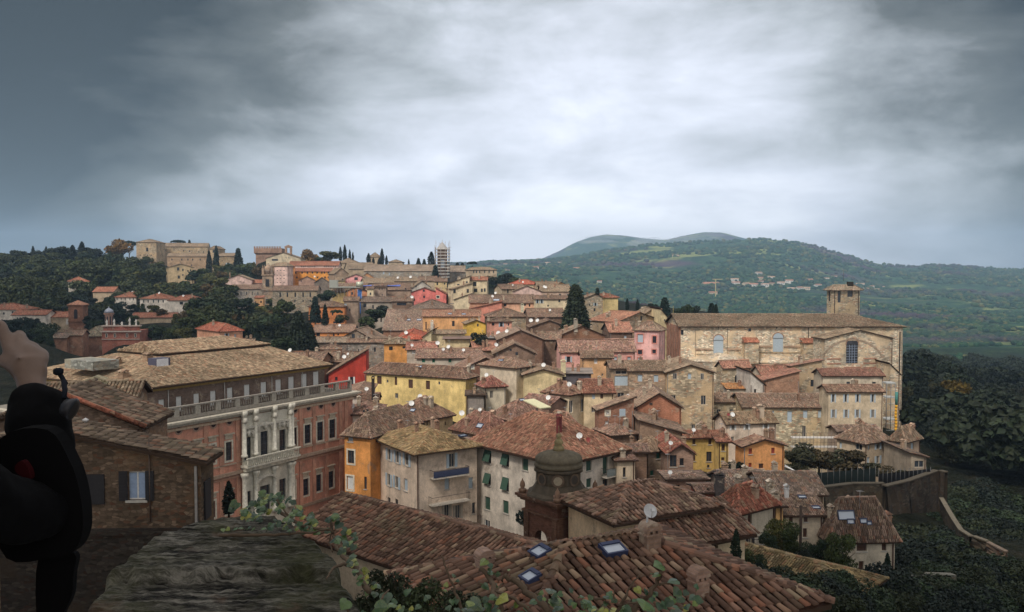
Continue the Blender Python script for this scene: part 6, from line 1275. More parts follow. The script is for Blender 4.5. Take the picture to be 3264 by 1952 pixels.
def m_ground():
    t = NT('hill_ground'); geo = t.n('ShaderNodeNewGeometry').outputs['Position']
    a = t.noise(geo, .035, 8, .72); b = t.noise(geo, .0045, 5, .6, .8); c2 = t.noise(geo, .0022, 4, .55); fine = t.noise(geo, .35, 5, .8)
    c = t.ramp(a, [(.30, (.006, .026, .022)), (.46, (.016, .058, .034)), (.56, (.04, .10, .045)), (.68, (.13, .17, .06)), (.8, (.22, .17, .07))])
    c = t.mix(t.ramp(b, [(.54, 0.), (.60, .85)]), c, (.26, .29, .10))
    c = t.mix(t.ramp(c2, [(.55, 0.), (.64, .75)]), c, (.085, .04, .085))
    c = t.mix(t.ramp(t.noise(geo, .011, 6, .7), [(.6, 0.), (.66, .5)]), c, (.16, .09, .045))
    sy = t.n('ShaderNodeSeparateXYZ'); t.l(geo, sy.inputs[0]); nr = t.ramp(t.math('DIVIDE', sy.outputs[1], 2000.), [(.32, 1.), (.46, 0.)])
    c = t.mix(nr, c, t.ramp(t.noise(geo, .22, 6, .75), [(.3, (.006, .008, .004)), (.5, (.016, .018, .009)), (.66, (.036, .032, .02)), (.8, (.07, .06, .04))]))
    c = t.mix(1, c, t.ramp(fine, [(.3, .45), (.7, 1.6)]), 'MULTIPLY')
    t.bump(t.noise(geo, .09, 6, .8), 1.0, 6.0); return t.fin(c, .95, .1)
GROUNDM = m_ground()
o = m.build('ground', GROUNDM, None); o['kind'] = 'structure'; o['label'] = 'wooded ground falling from the town to the valley and up the far hills'
# the blue mountain beyond
m = MB(); rows = []; N = 150
prof = []
for j in range(26):
    for i in range(N):
        px = 1100+(2900-1100)*i/(N-1); t = j/25; Yd = 4700+1750*t; top = interp(MTN, px); f = math.sin(t*math.pi/2)**.9; py = 905+(top-905)*f
        x = (px-CX)/F*Yd; z = -(py-870)/F*Yd*1.0
        z += (fbm(x, Yd, 1000., 4))*20*t*(1-t)*2 + 8*fbm(x, Yd, 350., 3)*math.sin(t*math.pi)
        prof.append((x, Yd, z))
for i in range(N): x, y, z = prof[25*N+i]; prof.append((x*1.1, 7200, -300))
m.mesh(prof, [(j*N+i, j*N+i+1, (j+1)*N+i+1, (j+1)*N+i) for j in range(26) for i in range(N-1)], 0, True)
o = m.build('mountain', GROUNDM, None); o['kind'] = 'structure'; o['label'] = 'blue mountain with its summit in cloud'

# ---------------------------------------------------------------- trees
def inside_house(x, y, pad=1.5):
    for (mx, my, a, W, L) in FOOT:
        dx, dy = x-mx, y-my; a1 = dx*math.cos(a)+dy*math.sin(a); b1 = -dx*math.sin(a)+dy*math.cos(a)
        if -pad < a1 < W+pad and -pad < b1 < L+pad: return True
    return False
def leaf_bulk(cent, rad_, nrm_, size, rs, asp=1.6):
    N = len(cent); a = rs.normal(0, 1, (N, 3)); n = nrm_*.9+a*.75; n /= np.linalg.norm(n, axis=1)[:, None]+1e-9
    t = np.cross(n, rs.normal(0, 1, (N, 3))); t /= np.linalg.norm(t, axis=1)[:, None]+1e-9; b = np.cross(n, t)
    s = (size*rs.uniform(.55, 1.35, N))[:, None]
    V = np.stack([cent-t*s*.5*asp, cent-b*s*.5, cent+t*s*.5*asp, cent+b*s*.5+n*s*.15], 1).reshape(-1, 3)
    L_ = np.arange(N*4); uvv = np.repeat(rs.uniform(0, 90, (N, 2)), 4, axis=0)
    return (V, L_, np.full(N, 4), uvv, 0, False)
def broad_mesh(seed, h, w, n, leaf, lobes=9, bottom=.25):
    rs = np.random.RandomState(seed); m = MB(); C_ = []; Nn = []
    for k in range(lobes):
        th = rs.uniform(0, 6.28); rr = w*.30*rs.uniform(.2, 1.2); z = h*(bottom+(.98-bottom)*rs.uniform(.15, .85)); rr *= 1.25-abs(z/h-.55)
        c = np.array([rr*math.cos(th), rr*math.sin(th), z]); r = np.array([1, 1, .8])*w*rs.uniform(.17, .28); q = n//lobes
        d = rs.normal(0, 1, (q, 3)); d /= np.linalg.norm(d, axis=1)[:, None]; C_.append(c+d*r*rs.uniform(.72, 1.1, (q, 1))); Nn.append(d)
    m.bulk.append(leaf_bulk(np.concatenate(C_), None, np.concatenate(Nn), leaf, rs)); return m
def cone_mesh(seed, h, w, n, leaf, tiers=11, droop=.25):
    rs = np.random.RandomState(seed); m = MB(); t = rs.uniform(0, 1, n)**.75; z = h*(1-t*.93); tier = np.floor(t*tiers)/tiers; fr = t*tiers-np.floor(t*tiers)
    R_ = w*.5*(tier*.75+.1+fr*.28)*rs.uniform(.55, 1.05, n); th = rs.uniform(0, 6.28, n); th = np.round(th*2.2)/2.2*.6+th*.4
    c = np.stack([R_*np.cos(th), R_*np.sin(th), z-R_*droop], 1); nn = np.stack([np.cos(th)*.5, np.sin(th)*.5, np.full(n, .8)], 1)
    m.bulk.append(leaf_bulk(c, None, nn, leaf, rs, 2.0)); return m
def cyp_mesh(seed, h, w, n, leaf):
    rs = np.random.RandomState(seed); m = MB(); t = rs.uniform(0, 1, n); z = h*(.03+t*.97); R_ = w*.5*np.sin(np.clip(t*.92+.1, 0, 1)*math.pi)**.55*(1-t*.55)*rs.uniform(.8, 1.12, n); th = rs.uniform(0, 6.28, n)
    R_ = R_*(1+.16*np.sin(th*3+z*.9+seed)); c = np.stack([R_*np.cos(th), R_*np.sin(th), z], 1); nn = np.stack([np.cos(th), np.sin(th), np.full(n, .3)], 1); m.bulk.append(leaf_bulk(c, None, nn, leaf, rs, 2.0)); return m
def trunk_mb(h, w, kind):
    m = MB(); r = .035*h if kind == 'b' else .022*h; top = {'b': .55, 'c': .96, 'y': .9}[kind]*h
    m.tube([(0, 0, -1.5), (.01*h, 0, h*.2), (-.01*h, .01*h, top*.7), (0, 0, top)], [r, r*.8, r*.5, r*.15], 7)
    if kind == 'b':
        for k in range(6): th = k*1.05; z = h*(.22+.05*k); m.tube([(0, 0, z), (w*.14*math.cos(th), w*.14*math.sin(th), z+h*.1), (w*.3*math.cos(th), w*.3*math.sin(th), z+h*.22)], [r*.5, r*.35, r*.1], 5)
    return m
PROTO = {}
def proto(kind):
    if kind in PROTO: return PROTO[kind]
    H0 = 10.
    if kind[0] == 'b':
        sd = int(kind[1]); wv = (9.5, 8, 10.5, 7.5, 9)[sd % 5]; cm = broad_mesh(20+sd, H0, wv, 1900, .62, 8+sd, .2); tm = trunk_mb(H0, wv, 'b')
    elif kind[0] == 's': cm = cone_mesh(40+int(kind[1]), H0, 5.2, 1900, .5); tm = trunk_mb(H0, 5, 'c')
    elif kind[0] == 'S': cm = cone_mesh(44, H0, 7.2, 5200, .42, 13, .35); tm = trunk_mb(H0, 6, 'c')
    elif kind[0] == 'c': cm = cyp_mesh(50+int(kind[1]), H0, 2.5, 1300, .36); tm = trunk_mb(H0, 2, 'y')
    elif kind[0] == 'u':   # umbrella pine
        rs = np.random.RandomState(61); cm = MB(); n = 1500; d = rs.normal(0, 1, (n, 3)); d /= np.linalg.norm(d, axis=1)[:, None]; d[:, 2] = np.abs(d[:, 2])*.6-.05
        cm.bulk.append(leaf_bulk(np.stack([d[:, 0]*4.6, d[:, 1]*4.6, 7.4+d[:, 2]*2.6+.3*np.sin(d[:, 0]*9)], 1), None, d, .6, rs)); tm = trunk_mb(H0, 5, 'b')
    elif kind[0] == 'f': cm = broad_mesh(80+int(kind[1]), H0, 9, 6500, .30, 12, .08); tm = trunk_mb(H0, 8, 'b')
    elif kind[0] == 'h':   # fine bush
        cm = broad_mesh(70+int(kind[1]), H0, 12, 4200, .5, 14, .02); tm = trunk_mb(H0*.6, 6, 'b')
    a = cm.build('crown', LEAF); b = tm.build('trunk', BARK); a.color = (.05, .07, .03, 1)
    PROTO[kind] = (a.data, b.data); bpy.data.objects.remove(a); bpy.data.objects.remove(b); return PROTO[kind]
def tree(kind, p, h, col, label, group=None, wsc=1., name=None, cat='tree'):
    cm, tm = proto(kind); nm = name or {'b': 'broadleaf_tree', 's': 'fir_tree', 'S': 'spruce_tree', 'c': 'cypress_tree', 'u': 'umbrella_pine', 'h': 'bush', 'f': 'broadleaf_tree'}[kind[0]]
    r = empty(nm, p, R.uniform(0, 6.28)); tag(r, label, cat, group); s = h/10.
    for me, c, n in ((cm, col, 'crown'), (tm, (.07, .05, .035), 'trunk')):
        o = bpy.data.objects.new(n, me); C.objects.link(o); o.parent = r; o.scale = (s*wsc, s*wsc, s); o.color = (*c, 1)
    return r
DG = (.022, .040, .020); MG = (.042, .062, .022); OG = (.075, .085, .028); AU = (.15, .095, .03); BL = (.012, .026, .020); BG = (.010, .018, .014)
def tpx(kind, px, ytop, ybot, D, col, label, wsc=1., **k):
    a, b = at(px, ytop, D), at(px, ybot, D); return tree(kind, b, a.z-b.z, col, label, wsc=wsc, **k)
# named single trees
tpx('S', 1835, 906, 1040, 222, (.026, .040, .024), 'big dark spruce standing alone in the middle of the town', 1.05)
tpx('s1', 1904, 918, 975, 300, BL, 'small dark fir behind the stone gable right of the big spruce')
for x, y0, y1, l in ((1999, 952, 990, 'thin dark cypress left of three on the ridge behind the terracotta roof'), (2032, 955, 990, 'middle cypress on the ridge behind the terracotta roof')): tpx('c1', x, y0, y1, 262, BL, l, 1.5)
tpx('s0', 2118, 948, 1018, 262, BL, 'dark broad fir just left of the church front', 1.35)
tpx('b1', 2080, 968, 1015, 268, BG, 'low dark tree hiding the left foot of the broad fir', 1.2); tpx('b2', 2180, 972, 1020, 275, DG, 'round dark tree top showing above the left end of the nave', 1.1)
tpx('b0', 2215, 975, 1020, 280, BG, 'dark tree top above the nave, second from its left end'); tpx('s1', 2268, 966, 1020, 275, BL, 'pointed dark tree above the nave roof', 1.5); tpx('c0', 2282, 970, 1020, 272, BL, 'thin cypress tip above the nave roof', 1.6)
for x, y0, y1, l in ((1085, 787, 832, 'leftmost of the four thin cypresses above the orange convent'), (1099, 781, 832, 'tallest of the four thin cypresses above the orange convent'), (1115, 796, 830, 'third cypress from the left above the orange convent'), (1125, 804, 830, 'last and smallest of the four cypresses above the orange convent')): tpx('c0', x, y0, y1, 570, BG, l, 1.15)
for x, y0, y1, w_, l in ((1175, 808, 840, 2.0, 'stout cypress left of the octagonal roof'), (1190, 822, 842, 2., 'short cypress in front of the octagonal roof'), (1210, 822, 845, 2.6, 'squat dark cypress right of the octagonal roof'), (1218, 793, 845, 1.2, 'tall slim cypress right of the octagonal roof'), (1232, 815, 845, 1.4, 'small cypress nearest the skyline farmhouse'), (1303, 826, 845, 1.4, 'lone tiny cypress on the bare skyline ridge'), (1375, 803, 850, 2.2, 'dark cypress touching the scaffolded tower')): tpx('c1', x, y0, y1, 560, BG, l, w_)
tpx('b0', 980, 795, 850, 540, AU, 'rusty brown tree top right of the bell cote church', 1.1); tpx('b3', 1040, 800, 850, 545, OG, 'loose pale green tree left of the four cypresses', 1.9); tpx('b1', 1008, 818, 850, 540, DG, 'dark green tree between the rusty tree and the pale green one', 1.3)
for x, y0, l in ((1334, 823, 'small fir on the ridge left of the dark cypress'), (1352, 826, 'low dark pine on the ridge left of the tower')): tpx('s0', x, y0, 850, 560, BL, l, 1.4)
for x, y0, l in ((1458, 837, 'dark fir behind the grey range right of the tower'), (1474, 838, 'second dark fir behind the grey range')): tpx('s1', x, y0, 870, 510, BL, l, 1.5)
tpx('u', 1505, 832, 866, 500, BL, 'round topped pine beside the ridge villa', 1.0)
tpx('s0', 1388, 845, 893, 460, BL, 'feathery fir at the foot of the scaffolded tower', 1.2)
tpx('b2', 1600, 872, 925, 420, BG, 'dark bushy tree below the ridge villa', 1.4); tpx('c1', 1592, 878, 915, 410, BL, 'blunt dark cypress below the ridge villa', 2); tpx('b1', 1640, 885, 925, 400, MG, 'green tree left of the bright red ridge roof', 1.3); tpx('b0', 1545, 880, 925, 430, DG, 'dark hedge like tree under the ridge villa windows', 1.6)
tpx('s1', 760, 792, 880, 570, BL, 'tall pointed fir right of the hilltop monastery', .95)
tpx('c1', 667, 800, 880, 560, BG, 'tall cypress in front of the monastery right tower', 1.1); tpx('c0', 690, 785, 870, 570, BL, 'slim cypress against the plain monastery block', 1.0)
tpx('u', 568, 763, 800, 690, BL, 'flat topped cedar on the skyline above the monastery', 1.3); tpx('s0', 604, 765, 790, 690, BL, 'small pointed conifer beside the flat topped cedar', 1.2)
tpx('b0', 390, 762, 835, 600, AU, 'large round autumn tree left of the monastery tower', 1.15); tpx('u', 412, 764, 830, 640, BL, 'dark pine crown behind the round autumn tree', .8)
tpx('c1', 262, 771, 830, 610, BG, 'broad dark cypress on the left skyline', 2.0); tpx('c0', 232, 782, 830, 610, BG, 'cypress clump on the left skyline', 2.4); tpx('c1', 106, 785, 830, 640, BG, 'small cypress tip far along the left skyline', 1.4); tpx('c0', 148, 786, 830, 640, BG, 'thin cypress tip near the centre of the left skyline', 1.2)
for i, (x, y0) in enumerate(((20, 806), (60, 798), (130, 798), (175, 790), (210, 788), (245, 792), (290, 790), (315, 800), (335, 812), (-20, 808))): tpx('b%d' % (i % 5), x, y0, 850, 600+i*4, BG, 'dark tree on the skyline of the left wooded hill', 1.6, group='trees along the left skyline')
tpx('S', 952, 990, 1122, 214, (.020, .032, .022), 'large black green conifer behind the palace roof, left of a pair', .9); tpx('S', 900, 1040, 1118, 218, (.024, .036, .024), 'dark spreading conifer behind the palace roof', 1.5)
tpx('S', 985, 1030, 1120, 216, (.022, .034, .022), 'dark conifer closing the clump behind the palace at right', 1.1)
tpx('c0', 1037, 972, 1080, 266, (.010, .020, .014), 'black columnar cypress in front of the orange houses', 1.0)
tpx('s0', 1005, 945, 1030, 290, BL, 'dark fir between the stone convent and the orange house', 1.0); tpx('u', 1073, 984, 1030, 280, (.03, .05, .03), 'small palm like tree in the orange house garden', .9); tpx('b2', 1085, 1004, 1036, 275, DG, 'dark shrub beside the palm like tree', 1.3)
tpx('b0', 1050, 925, 965, 325, DG, 'dark green tree above the orange house', 1.6); tpx('b3', 1185, 985, 1040, 270, DG, 'dark tree right of the blue netting', 1.9); tpx('b1', 1165, 1010, 1065, 262, MG, 'green shrubby tree at the foot of the blue netting', 1.3); tpx('b4', 1215, 975, 1020, 290, BG, 'dark tree crown beside the brown steep roof', 1.5)
tpx('b1', 910, 955, 1050, 300, MG, 'tall green tree in front of the stone convent front', .9); tpx('c1', 765, 990, 1075, 290, BG, 'dark cypress in the valley wood', 1.3); tpx('s0', 818, 1060, 1118, 225, BL, 'small dark conifer by the yellow shed', 1.3)
tpx('b2', 1525, 1062, 1125, 195, BG, 'dark shrub climbing beside the mustard gabled house', .9)
tpx('c1', 2345, 1688, 1800, 42, (.014, .026, .014), 'tall clipped cypress against the cream lean to wall', 1.25)
tpx('b0', 1680, 1612, 1720, 78, BG, 'dark leafy tree between the white house and the belfry', .9); tpx('c0', 730, 1535, 1640, 56, BG, 'dark conical shrub at the foot of the palace', 1.6)
tpx('b3', 3040, 1210, 1370, 205, (.10, .078, .016), 'yellow green tree at the right edge of the church', .85); tpx('S', 2935, 1185, 1390, 200, BG, 'very tall black spruce right of the church', .62); tpx('S', 2990, 1230, 1400, 192, BG, 'second black spruce right of the church', .8); tpx('s0', 2905, 1260, 1400, 196, BG, 'black conifer touching the church apse', .9)
fill = [(190, 935, 985, 400), (235, 930, 985, 402), (262, 940, 985, 398), (300, 950, 990, 385), (345, 948, 995, 382), (380, 962, 1005, 372), (420, 970, 1010, 360), (455, 968, 1015, 350), (490, 972, 1020, 345), (520, 985, 1030, 335), (345, 985, 1040, 310), (385, 985, 1040, 308), (300, 985, 1045, 305), (430, 1005, 1050, 300), (560, 1000, 1060, 300), (600, 985, 1060, 305), (630, 960, 1050, 318), (670, 950, 1050, 318), (700, 965, 1060, 300), (590, 1010, 1070, 285),
  (90, 1010, 1060, 262), (120, 1015, 1075, 258), (150, 1030, 1085, 250), (60, 1015, 1080, 262), (30, 1020, 1085, 262), (130, 1045, 1100, 240), (90, 1050, 1110, 238), (50, 1055, 1110, 238), (160, 1060, 1110, 236), (470, 1040, 1085, 262), (510, 1035, 1085, 262), (550, 1045, 1090, 258), (590, 1045, 1090, 256), (290, 1005, 1060, 275), (310, 1020, 1070, 270),
  (740, 935, 1000, 372), (780, 950, 1020, 360), (720, 910, 985, 390), (830, 975, 1030, 340), (870, 985, 1050, 320), (800, 1000, 1060, 300), (840, 1030, 1085, 270), (760, 1040, 1095, 262), (730, 1060, 1100, 250), (700, 885, 945, 430), (680, 905, 960, 420), (650, 900, 960, 430), (620, 905, 960, 440), (590, 895, 945, 470), (640, 880, 930, 480), (670, 870, 925, 490), (705, 865, 910, 500), (740, 860, 905, 510), (770, 850, 905, 510), (800, 852, 900, 500), (780, 838, 885, 530), (810, 836, 880, 530), (830, 850, 895, 500), (650, 855, 905, 515), (615, 862, 905, 515), (730, 840, 880, 545), (760, 845, 885, 540), (700, 845, 880, 548), (500, 895, 940, 470), (545, 900, 945, 465), (470, 880, 930, 500), (440, 870, 920, 520), (410, 850, 900, 560), (450, 840, 880, 590), (490, 835, 870, 590), (520, 838, 865, 570), (905, 1075, 1135, 205), (870, 1085, 1135, 205), (840, 1090, 1135, 207)]
for i, (x, a, b, d) in enumerate(fill):
    tpx('b%d' % (i % 5) if i % 7 else 's0', x, a, b, d, (DG, MG, OG, (.07, .052, .022), MG, DG)[i % 6] if x > 420 else (BG, DG, BL)[i % 3], 'tree of the belt winding between the villas and convents on the left', 1.25, group='trees between the villas on the left')
# hanging gardens
gd = [(2560, 1420, 1500, 'b0'), (2610, 1432, 1510, 'b1'), (2660, 1440, 1515, 'b2'), (2720, 1436, 1520, 'b3'), (2770, 1475, 1530, 'b4'), (2830, 1490, 1540, 'b0'), (2540, 1470, 1520, 'b2'), (2690, 1480, 1535, 'b1'), (2880, 1500, 1545, 'b3')]
for i, (x, a, b, k_) in enumerate(gd): tpx(k_, x, a, b, 127+i % 3*3, (.045, .038, .02) if i % 2 else (.03, .034, .018), 'brownish bare shrub in the terrace garden below the walkway', 1.5, group='shrubs in the terrace garden', name='bush', cat='bush')
for i, (x, a, b, d) in enumerate(((2230, 1500, 1560, 104), (2300, 1490, 1540, 108), (2345, 1470, 1520, 109), (2270, 1515, 1560, 101))): tpx('b%d' % i, x, a, b, d, BG, 'dark shrub between the ochre house and the orange gable', 1.2, group='shrubs by the ochre house', name='bush', cat='bush')
for i, (x, a, b, d, c_) in enumerate(((2470, 1655, 1790, 66, OG), (2520, 1668, 1790, 64, MG), (2440, 1700, 1800, 62, DG), (2590, 1730, 1830, 62, DG), (2640, 1715, 1830, 62, DG), (2690, 1700, 1860, 60, MG), (2560, 1750, 1830, 58, BG), (2370, 1750, 1850, 50, MG), (2420, 1770, 1870, 48, DG))):
    tpx('f%d' % (i % 3), x, a, b, d, c_, 'garden tree among the cream houses at lower right', .8, group='garden trees at lower right')
tpx('c0', 2827, 1765, 1880, 68, BL, 'small pointed cypress in front of the cream square house', 1.1)
dk = [(2420, 1810, 36), (2480, 1840, 38), (2540, 1830, 44), (2600, 1850, 46), (2670, 1830, 52), (2730, 1840, 54), (2790, 1815, 60), (2860, 1850, 60), (2920, 1830, 64), (2870, 1760, 84), (3020, 1600, 124), (3060, 1620, 122), (3100, 1610, 126), (3140, 1630, 124), (3060, 1560, 134), (3110, 1540, 142), (3020, 1650, 116), (3090, 1660, 114), (3200, 1600, 128), (3240, 1590, 132), (2930, 1690, 106), (2980, 1690, 106), (3040, 1710, 100), (2900, 1710, 100), (2960, 1740, 96), (3010, 1770, 92), (3120, 1740, 100), (3180, 1650, 118), (3240, 1640, 122), (3264, 1700, 112), (3120, 1590, 140), (3180, 1560, 148), (3240, 1560, 150), (2700, 1890, 46), (2780, 1890, 48), (2860, 1900, 50), (2960, 1880, 60), (3040, 1860, 66), (3100, 1820, 76), (3160, 1800, 84), (3220, 1790, 88), (3264, 1800, 84), (3080, 1900, 60), (3160, 1890, 64), (3230, 1880, 70), (2960, 1720, 100), (3020, 1740, 98), (3080, 1760, 90), (2900, 1760, 86), (2990, 1800, 80), (2640, 1900, 42), (2950, 1930, 52), (3100, 1650, 120), (3160, 1690, 112), (3220, 1720, 104)]
for i, (x, y, d) in enumerate(dk):
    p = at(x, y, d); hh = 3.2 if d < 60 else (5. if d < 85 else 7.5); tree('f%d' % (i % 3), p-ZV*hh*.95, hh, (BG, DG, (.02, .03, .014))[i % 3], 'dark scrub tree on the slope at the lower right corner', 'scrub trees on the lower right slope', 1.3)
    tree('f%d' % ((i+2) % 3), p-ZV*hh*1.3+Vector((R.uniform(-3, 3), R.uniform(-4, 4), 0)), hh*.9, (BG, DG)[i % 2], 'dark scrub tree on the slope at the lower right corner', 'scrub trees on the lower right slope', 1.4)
# wooded slopes: left hill and right valley side
def visible_ok(x, y, z, h):
    px, py = proj((x, y, z+h))
    return px, py
cnt = 0; tries = 0; NB = 0
HOUSEPX = []
for o in [h_ for h_ in HOUSES.values() if h_['D'] > 200 and h_['W'] < 60 and h_['D'] < 700]:
    M_ = o['M']; a, b = proj(M_), proj(M_+o['u']*o['W']); zt_ = proj(M_+ZV*(o['rise'] or 0))[1]; zb_ = proj(M_-ZV*min(o['h'], 12))[1]; HOUSEPX.append((min(a[0], b[0])-4, max(a[0], b[0])+4, zt_-2, zb_-8, M_.y))
def blocks(px, ytop, D, wpx):
    for x0, x1, y0, y1, d in HOUSEPX:
        if D < d and x0-wpx*.3 < px < x1+wpx*.3 and ytop < y1: 
            if d-D < 190 and ytop > y0-60: return True
    return False
CLONES = {'left': [], 'right': []}
while cnt < 330 and tries < 14000:
    tries += 1; D = R.uniform(265, 620); px = R.uniform(-90, 880) if D > 320 else R.uniform(420, 880)
    if D < 300 and px < 420: continue
    p = at(px, 900, D); x, y = p.x, p.y
    if inside_house(x, y, 2.5): continue
    z = ground_z(x, y); h = R.uniform(7, 12.5)*(.8 if D < 330 else 1); tpx_, tpy_ = proj((x, y, z+h))
    if px > 640 and tpy_ < 930: continue
    if blocks(px, tpy_, D, 8*F/D): continue
    if tpy_ < 800: continue
    cnt += 1; c_ = R.choice((BG, DG, DG, MG, BL)) if px < 420 else R.choice((MG, OG, OG, DG, (.085, .06, .024), MG))
    k_ = R.choice(('b0', 'b1', 'b2', 'b3', 'b4', 'b0', 'b2', 's0') if px < 420 else ('b0', 'b1', 'b2', 'b3', 'b4'))
    if cnt % 2: tree(k_, (x, y, z), h, c_, 'dense tree in the wood covering the left hillside', 'trees of the left hillside wood', R.uniform(1, 1.35)) if NB < 80 else CLONES['left'].append((k_, x, y, z, h)); NB += 1
    else: CLONES['left'].append((k_, x, y, z, h))
cnt2 = 0; tries = 0; NR = 0
while cnt2 < 420 and tries < 14000:
    tries += 1; D = R.uniform(150, 640); px = R.uniform(2900, 3420)
    p = at(px, 1300, D); x, y = p.x, p.y
    if inside_house(x, y, 3): continue
    z = ground_z(x, y); h = R.uniform(7, 13); tx, ty = proj((x, y, z+h))
    if px < 2960 and (D < 215): continue
    if px < 3010 and D < 150: continue
    cnt2 += 1
    if D > 300 or NR > 40: CLONES['right'].append(('b%d' % R.randrange(5), x, y, z, h)); continue
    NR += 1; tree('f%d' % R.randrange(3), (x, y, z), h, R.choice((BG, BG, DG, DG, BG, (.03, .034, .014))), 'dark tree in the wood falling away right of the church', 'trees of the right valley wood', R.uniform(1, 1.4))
for key_, nm_, lab_ in (('left', 'hillside_wood', 'undergrowth and further trees of the left hillside wood'), ('right', 'slope_wood', 'further trees of the right valley slope')):
    m = MB(); rs_ = np.random.RandomState(12)
    for k_, x, y, z, h in CLONES[key_]:
        me = proto(k_)[0]; n_ = len(me.vertices); co = np.zeros(n_*3, np.float32); me.vertices.foreach_get('co', co); co = co.reshape(-1, 3); q_ = rs_.permutation(n_//4)[:1150]; co = co.reshape(-1, 4, 3)[q_]
        cen = co.mean(1, keepdims=True); co = cen+(co-cen)*1.25; s_ = h/10.; th = rs_.uniform(0, 6.28); c_, sn_ = math.cos(th), math.sin(th)
        X2 = (co[..., 0]*c_-co[..., 1]*sn_)*s_*1.2+x; Y2 = (co[..., 0]*sn_+co[..., 1]*c_)*s_*1.2+y; V_ = np.stack([X2, Y2, co[..., 2]*s_+z], -1).reshape(-1, 3)
        m.bulk.append((V_, np.arange(len(V_)), np.full(len(V_)//4, 4), np.repeat(rs_.uniform(0, 90, (len(V_)//4, 2)), 4, axis=0), 0, False))
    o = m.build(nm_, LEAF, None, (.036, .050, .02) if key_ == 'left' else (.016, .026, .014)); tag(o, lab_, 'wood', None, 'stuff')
# far woods as one mass
rs = np.random.RandomState(5)
def blob_wood(n, y0, y1, u0, u1, s0, s1, seed, name, label, cond=None):
    rs = np.random.RandomState(seed); ph = (1+5**.5)/2
    ico = np.array([(-1, ph, 0), (1, ph, 0), (-1, -ph, 0), (1, -ph, 0), (0, -1, ph), (0, 1, ph), (0, -1, -ph), (0, 1, -ph), (ph, 0, -1), (ph, 0, 1), (-ph, 0, -1), (-ph, 0, 1)])/1.9
    fc = np.array([(0,11,5),(0,5,1),(0,1,7),(0,7,10),(0,10,11),(1,5,9),(5,11,4),(11,10,2),(10,7,6),(7,1,8),(3,9,4),(3,4,2),(3,2,6),(3,6,8),(3,8,9),(4,9,5),(2,4,11),(6,2,10),(8,6,7),(9,8,1)])
    V = []; Fc = []; U = []; k = 0
    for _ in range(n):
        y = math.exp(rs.uniform(math.log(y0), math.log(y1))); x = rs.uniform(u0, u1)*y
        if fbm(x, y, 700., 2)+.5*fbm(x, y, 160., 2) < -.35: continue
        if y < 660 and inside_house(x, y, 4): continue
        z = ground_z(x, y); s = rs.uniform(s0, s1)*(.6+y/2500.)
        v = ico*(1+rs.uniform(-.28, .28, (12, 1)))*np.array([s, s, s*.8])+np.array([x, y, z+s*.35]); V.append(v); Fc.append(fc+12*k); U.append(np.repeat(rs.uniform(0, 90, (1, 2)), 60, axis=0)); k += 1
    V = np.concatenate(V); Fc = np.concatenate(Fc); m = MB(); m.bulk.append((V, Fc.ravel(), np.full(len(Fc), 3), np.concatenate(U), 0, True))
    o = m.build(name, LEAFW, None, (.040, .062, .030)); tag(o, label, 'wood', None, 'stuff'); return o
def m_leafw():
    t = NT('far_foliage'); uv = uvn(t); geo = t.n('ShaderNodeNewGeometry').outputs['Position']
    wn = t.n('ShaderNodeTexWhiteNoise', noise_dimensions='2D'); t.l(uv, wn.inputs[0]); sp = t.n('ShaderNodeSeparateColor'); t.l(wn.outputs['Color'], sp.inputs[0])
    c = t.ramp(sp.outputs[0], [(0, (.006, .028, .024)), (.5, (.020, .068, .036)), (.8, (.05, .10, .04)), (.97, (.14, .13, .05))])
    b = t.noise(geo, .0022, 4, .55); c = t.mix(t.ramp(b, [(.55, 0.), (.64, .7)]), c, (.085, .04, .09))
    c = t.mix(.8, c, t.ramp(t.noise(geo, .5, 4, .8), [(.3, .4), (.7, 1.7)]), 'MULTIPLY')
    t.bump(t.noise(geo, .6, 4, .8), 1.0, 1.5); return t.fin(c, .9, .1)
LEAFW = m_leafw()
blob_wood(26000, 900, 3500, -.08, .68, 2.2, 5.0, 8, 'far_wood', 'far woods on the big hill beyond the valley')
blob_wood(4500, 560, 1000, .12, .72, 2.6, 4.6, 9, 'valley_wood', 'valley wood below the big hill')
# hamlet houses on the far hill
def far_house(px, py, w, hgt, wc, rc, label, D=2300, grp='pale houses scattered on the far hillside'):
    p = at(px, py, D); z = ground_z(p.x, p.y); best = None
    for DD in np.linspace(1250, 3400, 120):       # where the sight line meets the slope
        q = at(px, py, float(DD)); g = ground_z(q.x, q.y)
        if q.z <= g+1: best = q; best.z = g; break
    if best is None: return
    k = best.y/F*1.15; W_, H_ = w*k, hgt*k*.6; Lh = W_*.6; r = empty('hillside_house', best, R.uniform(-.5, .5)); tag(r, label, 'house', grp)
    m = MB(); m.box(-W_/2, 0, -4, W_/2, Lh, H_+2)
    for x in (-W_/2, W_/2): m.poly([(x, 0, H_+2), (x, Lh, H_+2), (x, Lh/2, H_+2+Lh*.2)])
    m.build('wall', PLASTER, r, wc); m = MB(); e = .8; zr = H_+2.1+Lh*.2
    m.poly([(-W_/2-e, -e, H_+1.8), (W_/2+e, -e, H_+1.8), (W_/2+e, Lh/2, zr), (-W_/2-e, Lh/2, zr)]); m.poly([(W_/2+e, Lh+e, H_+1.8), (-W_/2-e, Lh+e, H_+1.8), (-W_/2-e, Lh/2, zr), (W_/2+e, Lh/2, zr)]); m.build('roof', TILES, r, rc)
    m = MB()
    for i in range(3): m.box(-W_*.35+i*W_*.28, -.06, H_*.5, -W_*.35+i*W_*.28+W_*.1, -.02, H_*.5+2)
    m.build('windows', PAINT, r, (.08, .08, .09))
WH = (.86, .83, .78)
